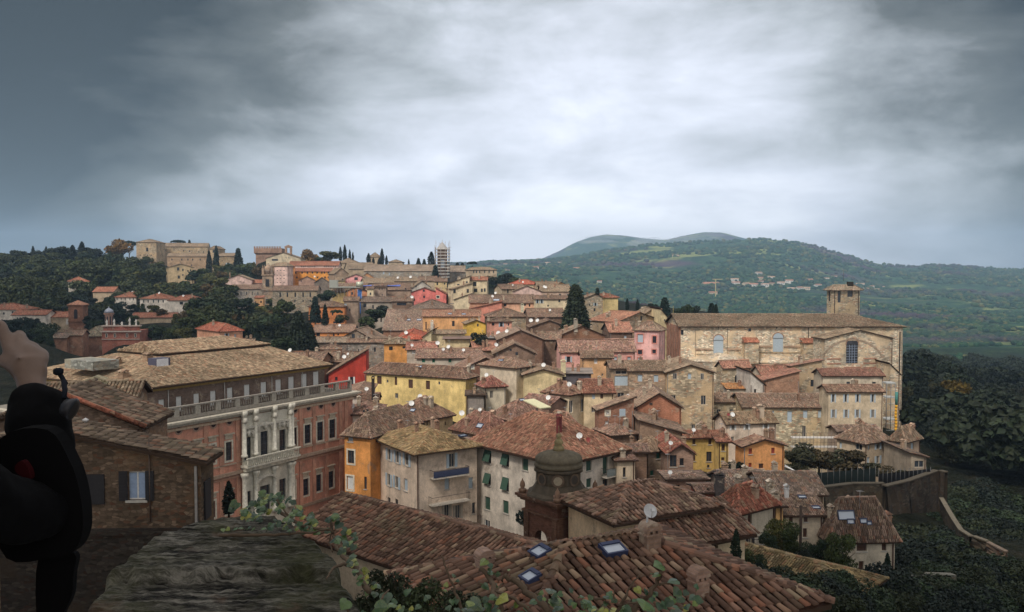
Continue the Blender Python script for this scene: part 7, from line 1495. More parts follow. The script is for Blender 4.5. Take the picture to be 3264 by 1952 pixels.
for i, (x, y, w, hh) in enumerate(((2274, 942, 22, 10), (2343, 899, 20, 9), (2346, 910, 22, 10), (2383, 913, 20, 8), (2403, 914, 22, 8), (2440, 917, 20, 10), (2424, 894, 14, 6), (2460, 892, 18, 8), (2425, 904, 14, 8), (2499, 889, 12, 7), (2515, 903, 20, 10), (2490, 911, 20, 7), (2462, 909, 12, 6), (2523, 927, 20, 8), (2552, 925, 18, 6), (2572, 926, 16, 6), (2660, 888, 14, 7), (2636, 895, 12, 8), (2581, 897, 18, 6), (2422, 875, 18, 6), (2782, 918, 12, 6), (2815, 919, 10, 5), (2763, 926, 18, 5), (2795, 928, 16, 5), (2270, 912, 44, 5), (2742, 911, 22, 5), (2610, 914, 18, 6), (1745, 843, 14, 6), (1708, 858, 16, 6), (1783, 842, 10, 5), (1838, 860, 16, 5), (1618, 870, 10, 6), (1612, 846, 10, 5), (2155, 819, 18, 4), (1912, 902, 12, 4), (1810, 851, 10, 4))):
    far_house(x, y, w, hh, WH if i % 3 else (.7, .6, .45), (.5, .34, .26) if i % 2 else (.42, .2, .14), 'tiny pale house scattered on the far hillside')
t, k = thing('tower_crane', 'thin yellow tower crane on the far hillside', 'crane', 2281, 912, 1600, 0, base=False)
m = MB(); m.box(-.7, -.7, -20, .7, .7, 13); m.box(-6, -.5, 12, 13, .5, 13.2); m.build('mast', METAL, t, (.6, .5, .25))
# ---------------------------------------------------------------- viewpoint: terrace, parapet, ivy, person
from mathutils import noise as mn
def m_slate():
    t = NT('slate_stone'); g = t.n('ShaderNodeNewGeometry').outputs['Position']
    a = t.noise(t.mapv(g, (7, 52, 7)), 1.0, 8, .74, .05); b = t.noise(g, 2.2, 5, .7); f = t.noise(g, 38, 5, .8)
    c = t.ramp(a, [(.42, (.004, .004, .003)), (.455, (.034, .031, .024)), (.52, (.085, .079, .064)), (.60, (.22, .205, .17))])
    c = t.mix(t.ramp(b, [(.46, 0.), (.62, .7)]), c, (.055, .058, .02)); c = t.mix(t.ramp(t.noise(g, 3.7, 4, .7), [(.56, 0.), (.66, .6)]), c, (.11, .065, .04))
    c = t.mix(.7, c, t.ramp(f, [(.3, .5), (.7, 1.5)]), 'MULTIPLY'); t.bump(a, 1.0, .03); return t.fin(c, .85, .25)
SLATE = m_slate()
m = MB(); m.box(-7, -7, -17, 7, 1.35, -1.65); o = m.build('terrace', STONE, None, (.25, .2, .16)); o['kind'] = 'structure'; o['label'] = 'viewpoint terrace under the photographer'
zt = -.9
Le = [(180, 2200), (225, 1960), (240, 1900), (330, 1810), (480, 1702), (610, 1655), (740, 1627)]; Re = [(1260, 2200), (1192, 1960), (1176, 1900), (1095, 1795), (1060, 1760), (1010, 1716), (930, 1662), (862, 1627)]
Lw = sorted([(atz(x, y, zt).y, atz(x, y, zt).x) for x, y in Le]); Rw = sorted([(atz(x, y, zt).y, atz(x, y, zt).x) for x, y in Re])
fx = lambda T, y: float(np.interp(y, [a for a, _ in T], [b for _, b in T]))
Y0, Y1 = Lw[0][0], min(Lw[-1][0], Rw[-1][0]); NI, NJ = 170, 230; vs = []
def ptop(s, y):
    xl_, xr_ = fx(Lw, y)+.012*mn.noise(Vector((0, y*14, 3))), fx(Rw, y)+.02*mn.noise(Vector((5, y*11, 3))); x = xl_+(xr_-xl_)*s
    ylin = 2.60+.05*mn.noise(Vector((x*2.2, 0, 0)))+.02*mn.noise(Vector((x*13, 0, 0)))
    z = zt-.008*abs(mn.fractal(Vector((x*3, y*26, 0)), 1, 2, 4)); lay = mn.noise(Vector((x*1.3, y*15, 7)))+.45*mn.noise(Vector((x*5, y*42, 2)))
    z -= .009*math.floor((lay+1)*5.)/5.*1.5
    if y < ylin: z -= .045*min(1, (ylin-y)/.012)
    e = min(s, 1-s); z -= .03*max(0, 1-e/.03)**2
    z -= .03*max(0, 1-(Y1-y)/.04)**2
    return (x, y, z+.006*mn.noise(Vector((x*40, y*60, 0))))
for j in range(NJ+1):
    for i in range(NI+1): vs.append(ptop(i/NI, Y0+(Y1-Y0)*j/NJ))
m = MB(); fs = [(j*(NI+1)+i, j*(NI+1)+i+1, (j+1)*(NI+1)+i+1, (j+1)*(NI+1)+i) for j in range(NJ) for i in range(NI)]
rim = [j*(NI+1)+NI for j in range(NJ+1)]+[NJ*(NI+1)+i for i in range(NI-1, -1, -1)]+[j*(NI+1) for j in range(NJ-1, -1, -1)]+list(range(1, NI))
b0 = len(vs); vs += [(vs[k][0]+.03*mn.noise(Vector((k*.1, 1, 0))), vs[k][1], -9) for k in rim]
n_ = len(rim); fs += [(rim[(k+1) % n_], rim[k], b0+k, b0+(k+1) % n_) for k in range(n_)]
m.mesh(vs, fs, 0, False); o = m.build('parapet', SLATE, None); tag(o, 'weathered layered stone parapet top with a long crack and ivy', 'parapet')
m = MB(); m.box(-4.5, 2.2, -6, -1.55, 3.2, -1.45); o = m.build('rubble_wall', STONE, None, (.03, .026, .022)); tag(o, 'dark rubble wall low down behind the person in black', 'wall')
# ivy
def m_ivy():
    t = NT('ivy_leaf'); uv = uvn(t); oi = oinfo(t); wn = t.n('ShaderNodeTexWhiteNoise', noise_dimensions='2D'); t.l(uv, wn.inputs[0]); sp = t.n('ShaderNodeSeparateColor'); t.l(wn.outputs['Color'], sp.inputs[0])
    c = t.ramp(sp.outputs[0], [(0, (.012, .03, .016)), (.35, (.016, .045, .018)), (.65, (.03, .075, .02)), (.84, (.08, .13, .02)), (.95, (.28, .25, .02)), (1, (.11, .16, .06))])
    g = t.n('ShaderNodeNewGeometry').outputs['Position']; c = t.mix(.5, c, t.ramp(t.noise(g, 60, 3), [(.35, .6), (.65, 1.3)]), 'MULTIPLY')
    t.b.inputs['Subsurface Weight'].default_value = 0; return t.fin(c, .35, .5)
IVY = m_ivy()
LEAFSH = [(0, 0), (.2, -.14), (.48, -.04), (.56, .2), (.5, .42), (.3, .66), (0, .98), (-.3, .66), (-.5, .42), (-.56, .2), (-.48, -.04), (-.2, -.14)]
def ivy_leaf(m, p, size, up, d, uvv):
    up = Vector(up).normalized(); d = Vector(d); d = (d-up*d.dot(up)).normalized(); s = d.cross(up); c = Vector(p)+d*size*.4
    ring = [Vector(p)+s*a*size+d*b*size-up*(abs(a)**1.6)*size*.28+up*.05*size*math.sin(b*5) for a, b in LEAFSH]
    for i in range(len(ring)): m.poly([c+up*.03*size, ring[i], ring[(i+1) % len(ring)]], 0, [uvv]*3, True)
def ivy(label, stems, leaves, name='ivy'):
    c = Vector(stems[0][0][0]) if stems else Vector(leaves[0][0]); t = empty(name, c); tag(t, label, 'ivy', None); m = MB()
    for pts, r0, r1 in stems:
        n = len(pts); q = []
        for i in range(n-1):
            a, b = Vector(pts[i])-c, Vector(pts[i+1])-c
            for k in range(4): q.append(a.lerp(b, k/4)+Vector((R.gauss(0, 1), R.gauss(0, 1), R.gauss(0, 1)))*r0*.35)
        q.append(Vector(pts[-1])-c); m.tube(q, [(r0+(r1-r0)*i/(len(q)-1))*R.uniform(.93, 1.1) for i in range(len(q))], 7)
    m.build('stem', BARK, t, (.11, .08, .055)); m = MB()
    for p, s, up, d, uvv in leaves:
        ivy_leaf(m, Vector(p)-c, s, up, d, uvv); m.tube([Vector(p)-c, Vector(p)-c-Vector(d)*s*.5-Vector((0, 0, s*.4))], .0012, 4)
    m.build('leaves', IVY, t); return t
def rl(px, py, D, spx, tone=None):
    up = Vector((R.uniform(-.6, .6), R.uniform(-.9, -.1), R.uniform(.35, 1))); d = Vector((R.uniform(-1, 1), R.uniform(-1, .4), R.uniform(-.8, .5)))
    return (at(px, py, D), spx*D/F*.66, up, d, TONE(tone))
# pick uv values whose white noise is unknown: many random picks give the tonal spread
def TONE(t): return (R.random()*900, R.random()*900)
st = lambda pts, r0, r1: ([at(*p) for p in pts], r0, r1)
lv = []
for _ in range(125):
    px = R.uniform(770, 1000); top = np.interp(px, [770, 860, 900, 960, 1000], [1632, 1560, 1570, 1610, 1660]); py = R.uniform(top, 1690 if px > 850 else 1655); lv.append(rl(px, py, R.uniform(2.85, 3.2), R.uniform(20, 36)))
for px in range(705, 1045, 22): lv.append(rl(px+R.uniform(-6, 6), 1692+R.uniform(-14, 6), 2.86, R.uniform(20, 36)))
for x, y in ((750, 1615), (742, 1622), (755, 1602), (1045, 1650), (1060, 1655), (1078, 1645), (1085, 1665), (1092, 1690), (1105, 1700), (1090, 1712), (1125, 1700), (1135, 1715), (1120, 1735), (1070, 1640)): lv.append(rl(x, y, 2.72, R.uniform(30, 46)))
for x, y, n_ in ((1105, 1760, 5), (1130, 1790, 6), (1150, 1830, 6), (1175, 1870, 7), (1120, 1720, 5), (1085, 1725, 4)):
    for _ in range(n_): lv.append(rl(x+R.uniform(-22, 26), y+R.uniform(-22, 22), 2.45+R.uniform(-.1, .1), R.uniform(22, 40)))
ivy('ivy with green and yellow leaves sprawling over the far end of the parapet', [st([(700, 1705, 2.90), (800, 1708, 2.88), (900, 1706, 2.88), (990, 1698, 2.85), (1045, 1688, 2.8)], .006, .003), st([(1174, 1886, 2.35), (1150, 1832, 2.45), (1113, 1798, 2.55), (1096, 1775, 2.6), (1069, 1741, 2.66), (1062, 1707, 2.7), (1059, 1683, 2.72), (1052, 1655, 2.74)], 0.0085, .004), st([(1113, 1798, 2.54), (1080, 1802, 2.5), (1052, 1822, 2.45), (1040, 1846, 2.42)], .006, .002),
     st([(900, 1640, 3.1), (930, 1660, 3.0), (980, 1680, 2.9), (1050, 1690, 2.8)], .007, .004), st([(870, 1580, 3.1), (900, 1620, 3.1), (940, 1665, 3.0)], .004, .003), st([(1058, 1690, 2.72), (1050, 1730, 2.7), (1060, 1760, 2.65)], .003, .002)], lv)
lv = [rl(1108, 1915, 1.9, 62), rl(1195, 1940, 1.8, 85), rl(1230, 1892, 1.95, 60), rl(1165, 1838, 2.2, 26), rl(1255, 1925, 2.0, 40), rl(1160, 1950, 1.9, 40)]
ivy('large pale and dark ivy leaves at the bottom edge below the parapet', [st([(1110, 1990, 1.9), (1108, 1930, 1.9)], .003, .002), st([(1180, 2000, 1.85), (1210, 1915, 1.9), (1240, 1880, 1.95)], .004, .002)], lv)
lv = [rl(R.uniform(1240, 1800), 1952-abs(R.gauss(0, 32)), R.uniform(2.0, 2.4), R.uniform(24, 46)) for _ in range(46)]+[rl(1549, 1785, 2.2, 44), rl(1562, 1797, 2.2, 30), rl(1569, 1825, 2.2, 34), rl(1582, 1830, 2.2, 26), rl(1542, 1863, 2.2, 40), rl(1583, 1866, 2.2, 34), rl(1560, 1812, 2.2, 22), rl(1622, 1815, 2.2, 16), rl(1500, 1915, 2.1, 80), rl(1590, 1905, 2.1, 70), rl(1758, 1878, 2.1, 52), rl(1720, 1890, 2.1, 30), rl(1770, 1905, 2.1, 34), rl(1640, 1930, 2.1, 34), rl(1480, 1940, 2.1, 40), rl(1550, 1940, 2.1, 46)]
ivy('woody ivy branches crossing in front of the nearest roof, left group', [st([(1745, 1950, 2.1), (1691, 1890, 2.15), (1637, 1853, 2.2), (1610, 1832, 2.2)], .010, .006), st([(1610, 1832, 2.2), (1600, 1860, 2.2), (1585, 1890, 2.15)], .004, .002), st([(1600, 1990, 2.1), (1589, 1924, 2.1), (1576, 1890, 2.15), (1562, 1849, 2.2), (1528, 1812, 2.2)], .008, .006), st([(1700, 1960, 2.1), (1640, 1910, 2.1), (1580, 1885, 2.15)], .005, .004)], lv)
ivy('thin bare ivy twig standing left of the nearest skylights', [st([(1475, 1960, 2.3), (1461, 1907, 2.3), (1440, 1860, 2.3), (1424, 1822, 2.3), (1407, 1771, 2.3)], .005, .002), st([(1424, 1822, 2.3), (1432, 1800, 2.3)], .002, .001)], [rl(1448, 1832, 2.3, 22), rl(1455, 1850, 2.3, 18), rl(1420, 1870, 2.3, 26), rl(1415, 1880, 2.3, 20)])
lv = [rl(R.uniform(1820, 2220), 1952-abs(R.gauss(0, 34)), R.uniform(1.75, 2.1), R.uniform(24, 50)) for _ in range(34)]+[rl(2110, 1800, 1.8, 62), rl(2085, 1830, 1.8, 40), rl(2158, 1850, 1.8, 56), rl(2165, 1880, 1.8, 50), rl(2062, 1882, 1.8, 34), rl(2088, 1888, 1.8, 26), rl(2137, 1913, 1.8, 48), rl(2105, 1925, 1.8, 40), rl(2060, 1918, 1.75, 85), rl(2150, 1945, 1.75, 60), rl(1870, 1926, 1.8, 55), rl(1850, 1900, 1.8, 26), rl(1885, 1900, 1.8, 30), rl(1930, 1900, 1.8, 30), rl(1950, 1890, 1.8, 24), rl(1925, 1925, 1.8, 24), rl(1940, 1950, 1.75, 40), rl(2190, 1885, 1.8, 30), rl(1990, 1940, 1.75, 46)]
ivy('dark ivy leaves and shoots in front of the nearest roof, right group', [st([(2000, 1990, 1.8), (2030, 1930, 1.8), (2060, 1903, 1.8), (2095, 1860, 1.8), (2107, 1829, 1.8), (2110, 1805, 1.8)], .007, .003), st([(1965, 1960, 1.8), (1985, 1915, 1.8), (2010, 1875, 1.8), (2036, 1829, 1.8)], .004, .0015), st([(1970, 1930, 1.8), (2010, 1925, 1.8), (2050, 1918, 1.8)], .003, .002), st([(1890, 1908, 1.8), (1930, 1912, 1.8), (1945, 1930, 1.8)], .003, .002), st([(1958, 1910, 1.8), (1956, 1870, 1.8)], .002, .001), st([(2100, 1863, 1.8), (2140, 1860, 1.8)], .003, .002)], lv)
tree('h0', at(1330, 2010, 7.0), .48, (.03, .045, .02), 'fine leaved dark bush filling the gap between parapet and nearest roof', None, .9, 'bush', 'bush')
tree('h0', at(1205, 1990, 5.0), .32, (.018, .026, .014), 'very dark bush right against the end of the parapet', None, .8, 'bush', 'bush')
tree('h0', at(1450, 2040, 6.2), .36, (.024, .034, .018), 'low dark bush at the bottom edge left of the woody branches', None, .9, 'bush', 'bush')
# person in black at the left edge
SKIN = m_flat('skin', .55, .35, .25, 30)
def skin_mesh(name, chains, mat, parent, col, root=0, sub=2):
    """chains: list of [(pos, radius), ...]; the first entry of later chains may be an index string to an existing vertex"""
    vs, rd, ed, nm = [], [], [], {}
    for ch_ in chains:
        prev = None
        for it in ch_:
            if isinstance(it, str): prev = nm[it]; continue
            p, r = it[0], it[1]; vs.append(p); rd.append(r); i = len(vs)-1
            if len(it) > 2: nm[it[2]] = i
            if prev is not None: ed.append((prev, i))
            prev = i
    me = bpy.data.meshes.new(name); me.from_pydata([tuple(v) for v in vs], ed, []); o = bpy.data.objects.new(name, me); C.objects.link(o); o.parent = parent
    md = o.modifiers.new('skin', 'SKIN'); md.use_smooth_shade = True
    for i, s in enumerate(me.skin_vertices[0].data): r = rd[i]; s.radius = r if hasattr(r, '__len__') else (r, r); s.use_root = (i == root)
    md2 = o.modifiers.new('sub', 'SUBSURF'); md2.levels = sub; md2.render_levels = sub; me.materials.append(mat); o.color = (*col, 1); return o
pp = empty('person', (-.98, 1.12, -1.65)); tag(pp, 'person in a black coat at the left edge raising both hands to a camera', 'person')
def L_(x, y, z): return (x+.98, y-1.12, z+1.65)
def lp(px, py, D): p = at(px, py, D); return L_(p.x, p.y, p.z)
fing = [[('palm'), ]]
chains = [[(L_(-.98, 1.10, -.72), .13, 'pel'), (L_(-.98, 1.10, -.5), .12), (L_(-.98, 1.11, -.33), .13, 'chest'), (L_(-.98, 1.12, -.22), .075), (L_(-.98, 1.13, -.16), .055), (L_(-.98, 1.16, -.09), .075), (L_(-.98, 1.165, -.01), .092), (L_(-.98, 1.15, .055), .07)],
          ['chest', (L_(-.80, 1.14, -.27), .045), (L_(-.745, 1.24, -.35), .03), (lp(180, 1640, 1.34), .024), (lp(132, 1330, 1.40), .024), (lp(98, 1222, 1.44), .0235), (lp(94, 1178, 1.452), .027, 'pr'), (lp(84, 1140, 1.462), .026, 'kr')],
          ['chest', (L_(-1.16, 1.13, -.27), .06), (L_(-1.22, 1.22, -.42), .045), (L_(-1.16, 1.36, -.30), .035), (L_(-1.10, 1.44, -.15), .027), (L_(-1.08, 1.455, -.11), .03, 'pl')],
          ['pel', (L_(-.89, 1.1, -.80), .09), (L_(-.88, 1.12, -1.2), .06), (L_(-.88, 1.1, -1.56), .042), (L_(-.88, 1.2, -1.61), .035)],
          ['pel', (L_(-1.07, 1.1, -.80), .09), (L_(-1.08, 1.12, -1.2), .06), (L_(-1.08, 1.1, -1.56), .042), (L_(-1.08, 1.2, -1.61), .035)],
          ['pr', (lp(50, 1135, 1.462), .017), (lp(24, 1104, 1.47), .0125), (lp(14, 1064, 1.478), .0105), (lp(8, 1034, 1.488), .0095), (lp(-18, 1026, 1.50), .0085)],
          ['kr', (lp(68, 1108, 1.470), .0135), (lp(68, 1080, 1.482), .0115), (lp(64, 1066, 1.50), .0105), (lp(44, 1072, 1.52), .0092)],
          ['kr', (lp(106, 1118, 1.472), .0135), (lp(110, 1106, 1.49), .0112), (lp(88, 1100, 1.515), .0095), (lp(58, 1104, 1.525), .0085)],
          ['pr', (lp(130, 1158, 1.462), .015), (lp(140, 1136, 1.472), .0118), (lp(140, 1124, 1.49), .0098), (lp(114, 1126, 1.51), .0082)],
          ['pr', (lp(60, 1172, 1.44), .017), (lp(28, 1160, 1.45), .0125), (lp(-8, 1146, 1.465), .0105)]]
for k in range(4): chains.append(['pl', (L_(-1.085+.018*k-.03, 1.47, -.075-.01*k), .0115), (L_(-1.06+.018*k-.03, 1.49, -.055-.014*k), .0095), (L_(-1.03+.018*k-.03, 1.495, -.06-.015*k), .0085)])
chains.append(['pl', (L_(-1.05, 1.44, -.11), .013), (L_(-1.03, 1.44, -.095), .0105)])
bo_ = skin_mesh('body', chains, SKIN, pp, (.14, .09, .066), sub=1); rm_ = bo_.modifiers.new('remesh', 'REMESH'); rm_.mode = 'VOXEL'; rm_.voxel_size = .0045; rm_.use_smooth_shade = True; sm_ = bo_.modifiers.new('smooth', 'SMOOTH'); sm_.iterations = 7; sm_.factor = .6
coat = [[(L_(-.98, 1.10, -.95), .17, 'hem'), (L_(-.98, 1.10, -.62), .165), (L_(-.98, 1.105, -.36), .165, 'ch'), (L_(-.98, 1.12, -.235), .10)],
        ['ch', (L_(-.80, 1.14, -.27), .07), (L_(-.745, 1.24, -.35), .052), (lp(180, 1640, 1.34), .044), (lp(160, 1480, 1.37), .046), (lp(132, 1330, 1.40), .054), (lp(84, 1236, 1.43), .043)],
        ['ch', (L_(-1.16, 1.14, -.29), .085), (L_(-1.22, 1.22, -.43), .07), (L_(-1.17, 1.36, -.31), .055), (L_(-1.115, 1.42, -.19), .042)]]
co_ = skin_mesh('coat', coat, CLOTH, pp, (.0025, .0025, .003), sub=4)
ftx = bpy.data.textures.new('folds', 'CLOUDS'); ftx.noise_scale = .07
dm = co_.modifiers.new('folds', 'DISPLACE'); dm.texture = ftx; dm.strength = .022; dm.texture_coords = 'LOCAL'
skin_mesh('jeans', [[(L_(-.98, 1.1, -.78), .15, 'a'), (L_(-.88, 1.1, -.95), .10), (L_(-.87, 1.12, -1.25), .075), (L_(-.88, 1.1, -1.55), .06)], ['a', (L_(-1.08, 1.1, -.95), .10), (L_(-1.09, 1.12, -1.25), .075), (L_(-1.08, 1.1, -1.55), .06)]], CLOTH, pp, (.012, .02, .045))
m = MB(); m.lathe([(.06, -.16), (.1, -.1), (.108, 0), (.1, .06), (.06, .105), (.01, .12)], 16, (0, .035, 1.655)); hr = m.build('hair', CLOTH, pp, (.02, .013, .01))
m = MB(); fy = .135
for sx in (-1, 1): m.lathe([(.001, -.011), (.012, 0), (.001, .011)], 8, (sx*.032, fy, 1.645)); m.lathe([(.004, -.03), (.02, -.01), (.018, .02), (.004, .03)], 8, (sx*.096, .045, 1.63), sx=.5)
m.lathe([(.014, -.03), (.016, -.02), (.006, .02), (.001, .03)], 8, (0, fy+.008, 1.615)); m.box(-.025, fy-.01, 1.572, .025, fy+.003, 1.582); m.build('face_details', SKIN, pp, (.42, .24, .18))
cam_ = empty('camera', (-1.0, 1.52, -.09)); tag(cam_, 'small dark camera held up by the person in black', 'camera'); m = MB(); m.box(-.06, -.015, -.035, .05, .02, .035); m.build('camera_body', METAL, cam_, (.02, .02, .02)); m = MB()
m.lathe([(.026, 0), (.026, .03), (.022, .034)], 14, (0, 0, 0)); l = m.build('lens', METAL, cam_, (.03, .03, .03)); l.rotation_euler = (-math.pi/2, 0, 0); l.location = (0, .02, 0)
# bag hanging at the elbow
bg = empty('shoulder_bag', at(170, 1600, 1.33)); tag(bg, 'black shoulder bag hanging below the raised sleeve', 'bag'); o0 = at(170, 1600, 1.33)
out = [(0, 1400), (150, 1370), (222, 1470), (252, 1560), (264, 1650), (258, 1715), (226, 1765), (160, 1780), (20, 1780), (-30, 1600)]
def slab(pts, D, th): 
    n0 = len(pts); q_ = []
    for i in range(n0):
        p0, p1, p2, p3 = [pts[(i+k) % n0] for k in (-1, 0, 1, 2)]
        for tt in (0, .25, .5, .75): q_.append(tuple(.5*(2*p1[c]+(p2[c]-p0[c])*tt+(2*p0[c]-5*p1[c]+4*p2[c]-p3[c])*tt**2+(3*p1[c]-p0[c]-3*p2[c]+p3[c])*tt**3) for c in (0, 1)))
    pts = q_
    m = MB(); f = [at(x, y, D)-o0 for x, y in pts]; b = [p+Vector((0, th, 0)) for p in f]; m.poly(f[::-1]); m.poly(b)
    for i in range(len(f)): j = (i+1) % len(f); m.poly([f[i], f[j], b[j], b[i]])
    return m
o = slab(out, 1.31, .03).build('bag_body', CLOTH, bg, (.0025, .0025, .003)); bv = o.modifiers.new('bevel', 'BEVEL'); bv.width = .012; bv.segments = 3
o = slab([(125, 1770), (236, 1765), (234, 1830), (228, 1900), (202, 1955), (180, 2010), (122, 2010)], 1.335, .012).build('hanging_flap', CLOTH, bg, (.0025, .0025, .003)); bv = o.modifiers.new('bevel', 'BEVEL'); bv.width = .004; bv.segments = 2
o = slab([(48, 1485), (70, 1470), (92, 1500), (95, 1530), (70, 1520), (50, 1505)], 1.285, .012).build('red_lining', CLOTH, bg, (.028, .002, .003))
# second camera: lens hood and wrist strap beside the sleeve
lc = at(222, 1303, 1.36); t = empty('lens_hood', lc); tag(t, 'dark lens hood with a grey rim hanging beside the black sleeve', 'lens'); m = MB()
T = Matrix.Rotation(math.pi/2, 4, 'Y'); m.lathe([(.013, -.010), (.019, .004), (.017, .007), (.01, .007)], 16); o = m.build('rim', METAL, t, (.02, .02, .024)); o.rotation_euler = (0, math.pi/2+.35, 0)
m = MB(); a = at(186, 1185, 1.40)-lc; m.tube([a, a+Vector((.012, 0, -.02)), at(203, 1215, 1.38)-lc, at(207, 1245, 1.37)-lc, at(203, 1270, 1.36)-lc], .004, 6); m.lathe([(.004, -.006), (.008, -.003), (.008, .004), (.004, .006)], 10, a); m.build('strap', CLOTH, t, (.012, .014, .02))
# ---------------------------------------------------------------- cloud cap, haze, sky, light, camera
def vol_mat(name, col, dens, aniso=.0):
    m = bpy.data.materials.new(name); m.use_nodes = True; t = m.node_tree; t.nodes.clear(); o = t.nodes.new('ShaderNodeOutputMaterial'); v = t.nodes.new('ShaderNodeVolumePrincipled')
    v.inputs['Color'].default_value = (*col, 1); v.inputs['Density'].default_value = dens; v.inputs['Anisotropy'].default_value = aniso; t.links.new(v.outputs[0], o.inputs['Volume']); return m
HAZE_D = 0.00015
m = MB(); m.box(-9000, -60, -420, 9500, 7300, 345); hz = m.build('haze', vol_mat('haze_air', (.50, .73, 1.0), HAZE_D), None); hz['kind'] = 'stuff'; hz['label'] = 'thin blue haze filling the valley air'
# mist cap over the mountain top: lumpy lens shaped bodies of even density
MIST = vol_mat('mist', (.99, .993, 1.0), .0016)
def mist(pts, label):
    c = at(*pts[0][:3]); t = None; m = MB()
    for k, (px, py, D, rx, rz_, ry) in enumerate(pts):
        p = at(px, py, D)-c; rs = np.random.RandomState(k+3); n, q = 20, 9; vs = []
        for j in range(q+1):
            for i in range(n):
                th = 2*math.pi*i/n; ph = -math.pi/2+math.pi*j/q; b = 1+.12*math.sin(th*3+k)+.09*math.sin(th*5+ph*3+k*2)
                vs.append(p+Vector((rx*math.cos(th)*math.cos(ph)*b, ry*math.sin(th)*math.cos(ph)*b, rz_*math.sin(ph)*b)))
        m.mesh(vs, [(j*n+i, j*n+(i+1) % n, (j+1)*n+(i+1) % n, (j+1)*n+i) for j in range(q) for i in range(n)], 0, True)
    o = m.build('mist', MIST, None); o.location = c; o['kind'] = 'stuff'; o['label'] = label
rs_ = np.random.RandomState(4); mp_ = [(2070, 768, 5800, 120, 24, 160)]
for k in range(30):
    u_ = rs_.uniform(0, 1); px_ = 1890+u_*400; top_ = interp(MTN, px_); mp_.append((px_, top_+rs_.uniform(6, 22), rs_.uniform(5500, 6200), rs_.uniform(80, 150), rs_.uniform(12, 20)*(1.25 if 1990 < px_ < 2200 else .8), rs_.uniform(90, 170)))
mist(mp_, 'cloud resting on the mountain summit')
w = bpy.data.worlds.new('World'); bpy.context.scene.world = w; w.use_nodes = True; nt = w.node_tree; nt.nodes.clear()
class WT(NT):
    def __init__(s, t): s.t = t
t = WT(nt); out = t.n('ShaderNodeOutputWorld'); bgn = t.n('ShaderNodeBackground'); t.l(bgn.outputs[0], out.inputs[0]); bgn.inputs[1].default_value = .1
SUN_EL, SUN_AZ = rad(48), rad(208)       # azimuth clockwise from +Y
sk = t.n('ShaderNodeTexSky', sky_type='NISHITA', sun_disc=False, sun_elevation=SUN_EL, sun_rotation=SUN_AZ)
tc = t.n('ShaderNodeTexCoord').outputs['Generated']; sep = t.n('ShaderNodeSeparateXYZ'); t.l(tc, sep.inputs[0]); X_, Y_, Z_ = sep.outputs
zz = t.math('ADD', t.math('MAXIMUM', Z_, 0.0), .16); cb = t.n('ShaderNodeCombineXYZ'); t.l(t.math('DIVIDE', X_, zz), cb.inputs[0]); t.l(t.math('DIVIDE', Y_, zz), cb.inputs[1])
pv = cb.outputs[0]
n1_ = t.noise(t.mapv(pv, (.75, .95, 1), (3.1, 1.7, 0)), 1.0, 8, .6, .5); n2_ = t.noise(t.mapv(pv, (.22, .3, 1), (1.4, 5.2, 0)), 1.0, 4, .5, .3); n3_ = t.noise(t.mapv(tc, (1.5, 1.5, 3.6)), 3.2, 9, .6, .25); n4_ = t.noise(t.mapv(tc, (1.0, 1.0, 4.6), (4, 2, 1)), 2.1, 5, .5, .2)
lum = t.math('ADD', t.math('MULTIPLY', t.math('SUBTRACT', n1_, .5), .12), t.math('MULTIPLY', t.math('SUBTRACT', n4_, .5), .60)); lum = t.math('ADD', lum, t.math('MULTIPLY', t.math('SUBTRACT', n3_, .5), .80))
# edge darkening put into the cloud tone, towards both sides of the valley and overhead
ax = t.math('ABSOLUTE', t.math('SUBTRACT', X_, .06)); side = t.ramp(t.math('ADD', ax, t.math('MULTIPLY', t.math('SUBTRACT', n2_, .5), .25)), [(.04, .90), (.22, .78), (.36, .50), (.50, .14), (.60, 0.0), (.95, .40)])
top = t.ramp(Z_, [(.12, .0), (.33, .34)])
lum = t.math('ADD', lum, t.math('SUBTRACT', side, top)); lowb = t.math('SUBTRACT', t.ramp(Z_, [(.0, .20), (.15, .0)]), .11); lum = t.math('ADD', lum, lowb)
cc = t.ramp(lum, [(0, (.020, .024, .022)), (.25, (.105, .115, .112)), (.5, (.35, .375, .40)), (.75, (.62, .65, .73)), (1, (.95, .97, 1.05))])
zen = t.ramp(Z_, [(.38, 0.), (.75, 1.)]); back = t.ramp(t.math('MULTIPLY', Y_, -1.0), [(.1, 0.), (.6, 1.)])
cc = t.mix(zen, cc, (.72, .70, .69)); cc = t.mix(back, cc, (.48, .46, .44))
mul = t.n('ShaderNodeVectorMath', operation='SCALE'); t.l(cc, mul.inputs[0]); mul.inputs['Scale'].default_value = 8.2
fc = t.mix(.04, mul.outputs[0], sk.outputs[0]); t.l(fc, bgn.inputs[0])
for n in nt.nodes:
    if n.type == 'MIX': n.clamp_result = False
CLM = m_flat('shade_cloud_body', 1., 0, .2, .01)
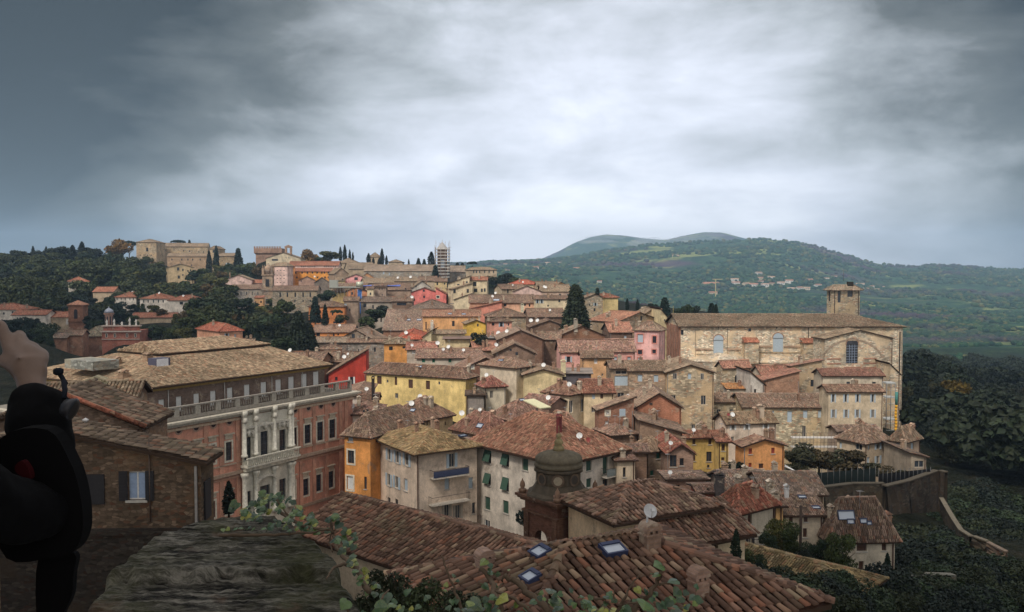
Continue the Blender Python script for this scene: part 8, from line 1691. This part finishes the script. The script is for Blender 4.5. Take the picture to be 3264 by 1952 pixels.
def shade_cloud(cx, cy, cz, rx, ry, rz_, label, seed):  # opaque cloud shape added out of view to block sun from foreground and margins
    rs = np.random.RandomState(seed); m = MB(); n, q = 26, 12
    for k in range(9):
        ox, oy = (rs.uniform(-.5, .5)*rx, rs.uniform(-.5, .5)*ry) if k else (0, 0); sx_ = rs.uniform(.4, .6) if k else .85; vs = []
        for j in range(q+1):
            for i in range(n):
                th = 2*math.pi*i/n; ph = -math.pi/2+math.pi*j/q; b = 1+.12*math.sin(th*3+k)+.08*math.sin(th*5+ph*4+k*2)
                vs.append((ox+rx*sx_*math.cos(th)*math.cos(ph)*b, oy+ry*sx_*math.sin(th)*math.cos(ph)*b, rs.uniform(-.3, .3)+rz_*sx_*math.sin(ph)*b))
        m.mesh(vs, [(j*n+i, j*n+(i+1) % n, (j+1)*n+(i+1) % n, (j+1)*n+i) for j in range(q) for i in range(n)], 0, True)
    o = m.build('cloud', CLM, None, (.8, .8, .82)); o.location = (cx, cy, cz); o['kind'] = 'stuff'; o['label'] = label
shade_cloud(-84, -135, 205, 125, 62, 24, 'unseen low cloud added to shade the viewpoint', 1)
shade_cloud(35, -95, 385, 95, 190, 30, 'unseen cloud added to shade the right valley slope', 2)
shade_cloud(-355, -95, 385, 100, 190, 30, 'unseen cloud added to shade the left gardens', 3)
sl = bpy.data.lights.new('sun', 'SUN'); sl.energy = 1.5; sl.angle = rad(12); sl.color = (1, .93, .84); so = bpy.data.objects.new('sun', sl); C.objects.link(so)
d = Vector((math.sin(SUN_AZ)*math.cos(SUN_EL), math.cos(SUN_AZ)*math.cos(SUN_EL), math.sin(SUN_EL))); so.rotation_euler = (-d).to_track_quat('-Z', 'Y').to_euler(); so.location = (0, -20, 60)
cd = bpy.data.cameras.new('view'); cam = bpy.data.objects.new('view', cd); C.objects.link(cam); cam.rotation_euler = (math.pi/2-PIT, 0, 0)
cd.sensor_width = 36; cd.lens = F/3264*36; cd.clip_end = 60000; cd.clip_start = .05
sc = bpy.context.scene; sc.camera = cam
sc.view_settings.view_transform = 'Standard'; sc.view_settings.look = 'None'; sc.view_settings.exposure = 0.95; sc.view_settings.gamma = 1
sc.cycles.volume_bounces = 0; sc.cycles.max_bounces = 5; sc.cycles.diffuse_bounces = 2; sc.cycles.glossy_bounces = 2; sc.cycles.transparent_max_bounces = 6
sc.cycles.use_denoising = True
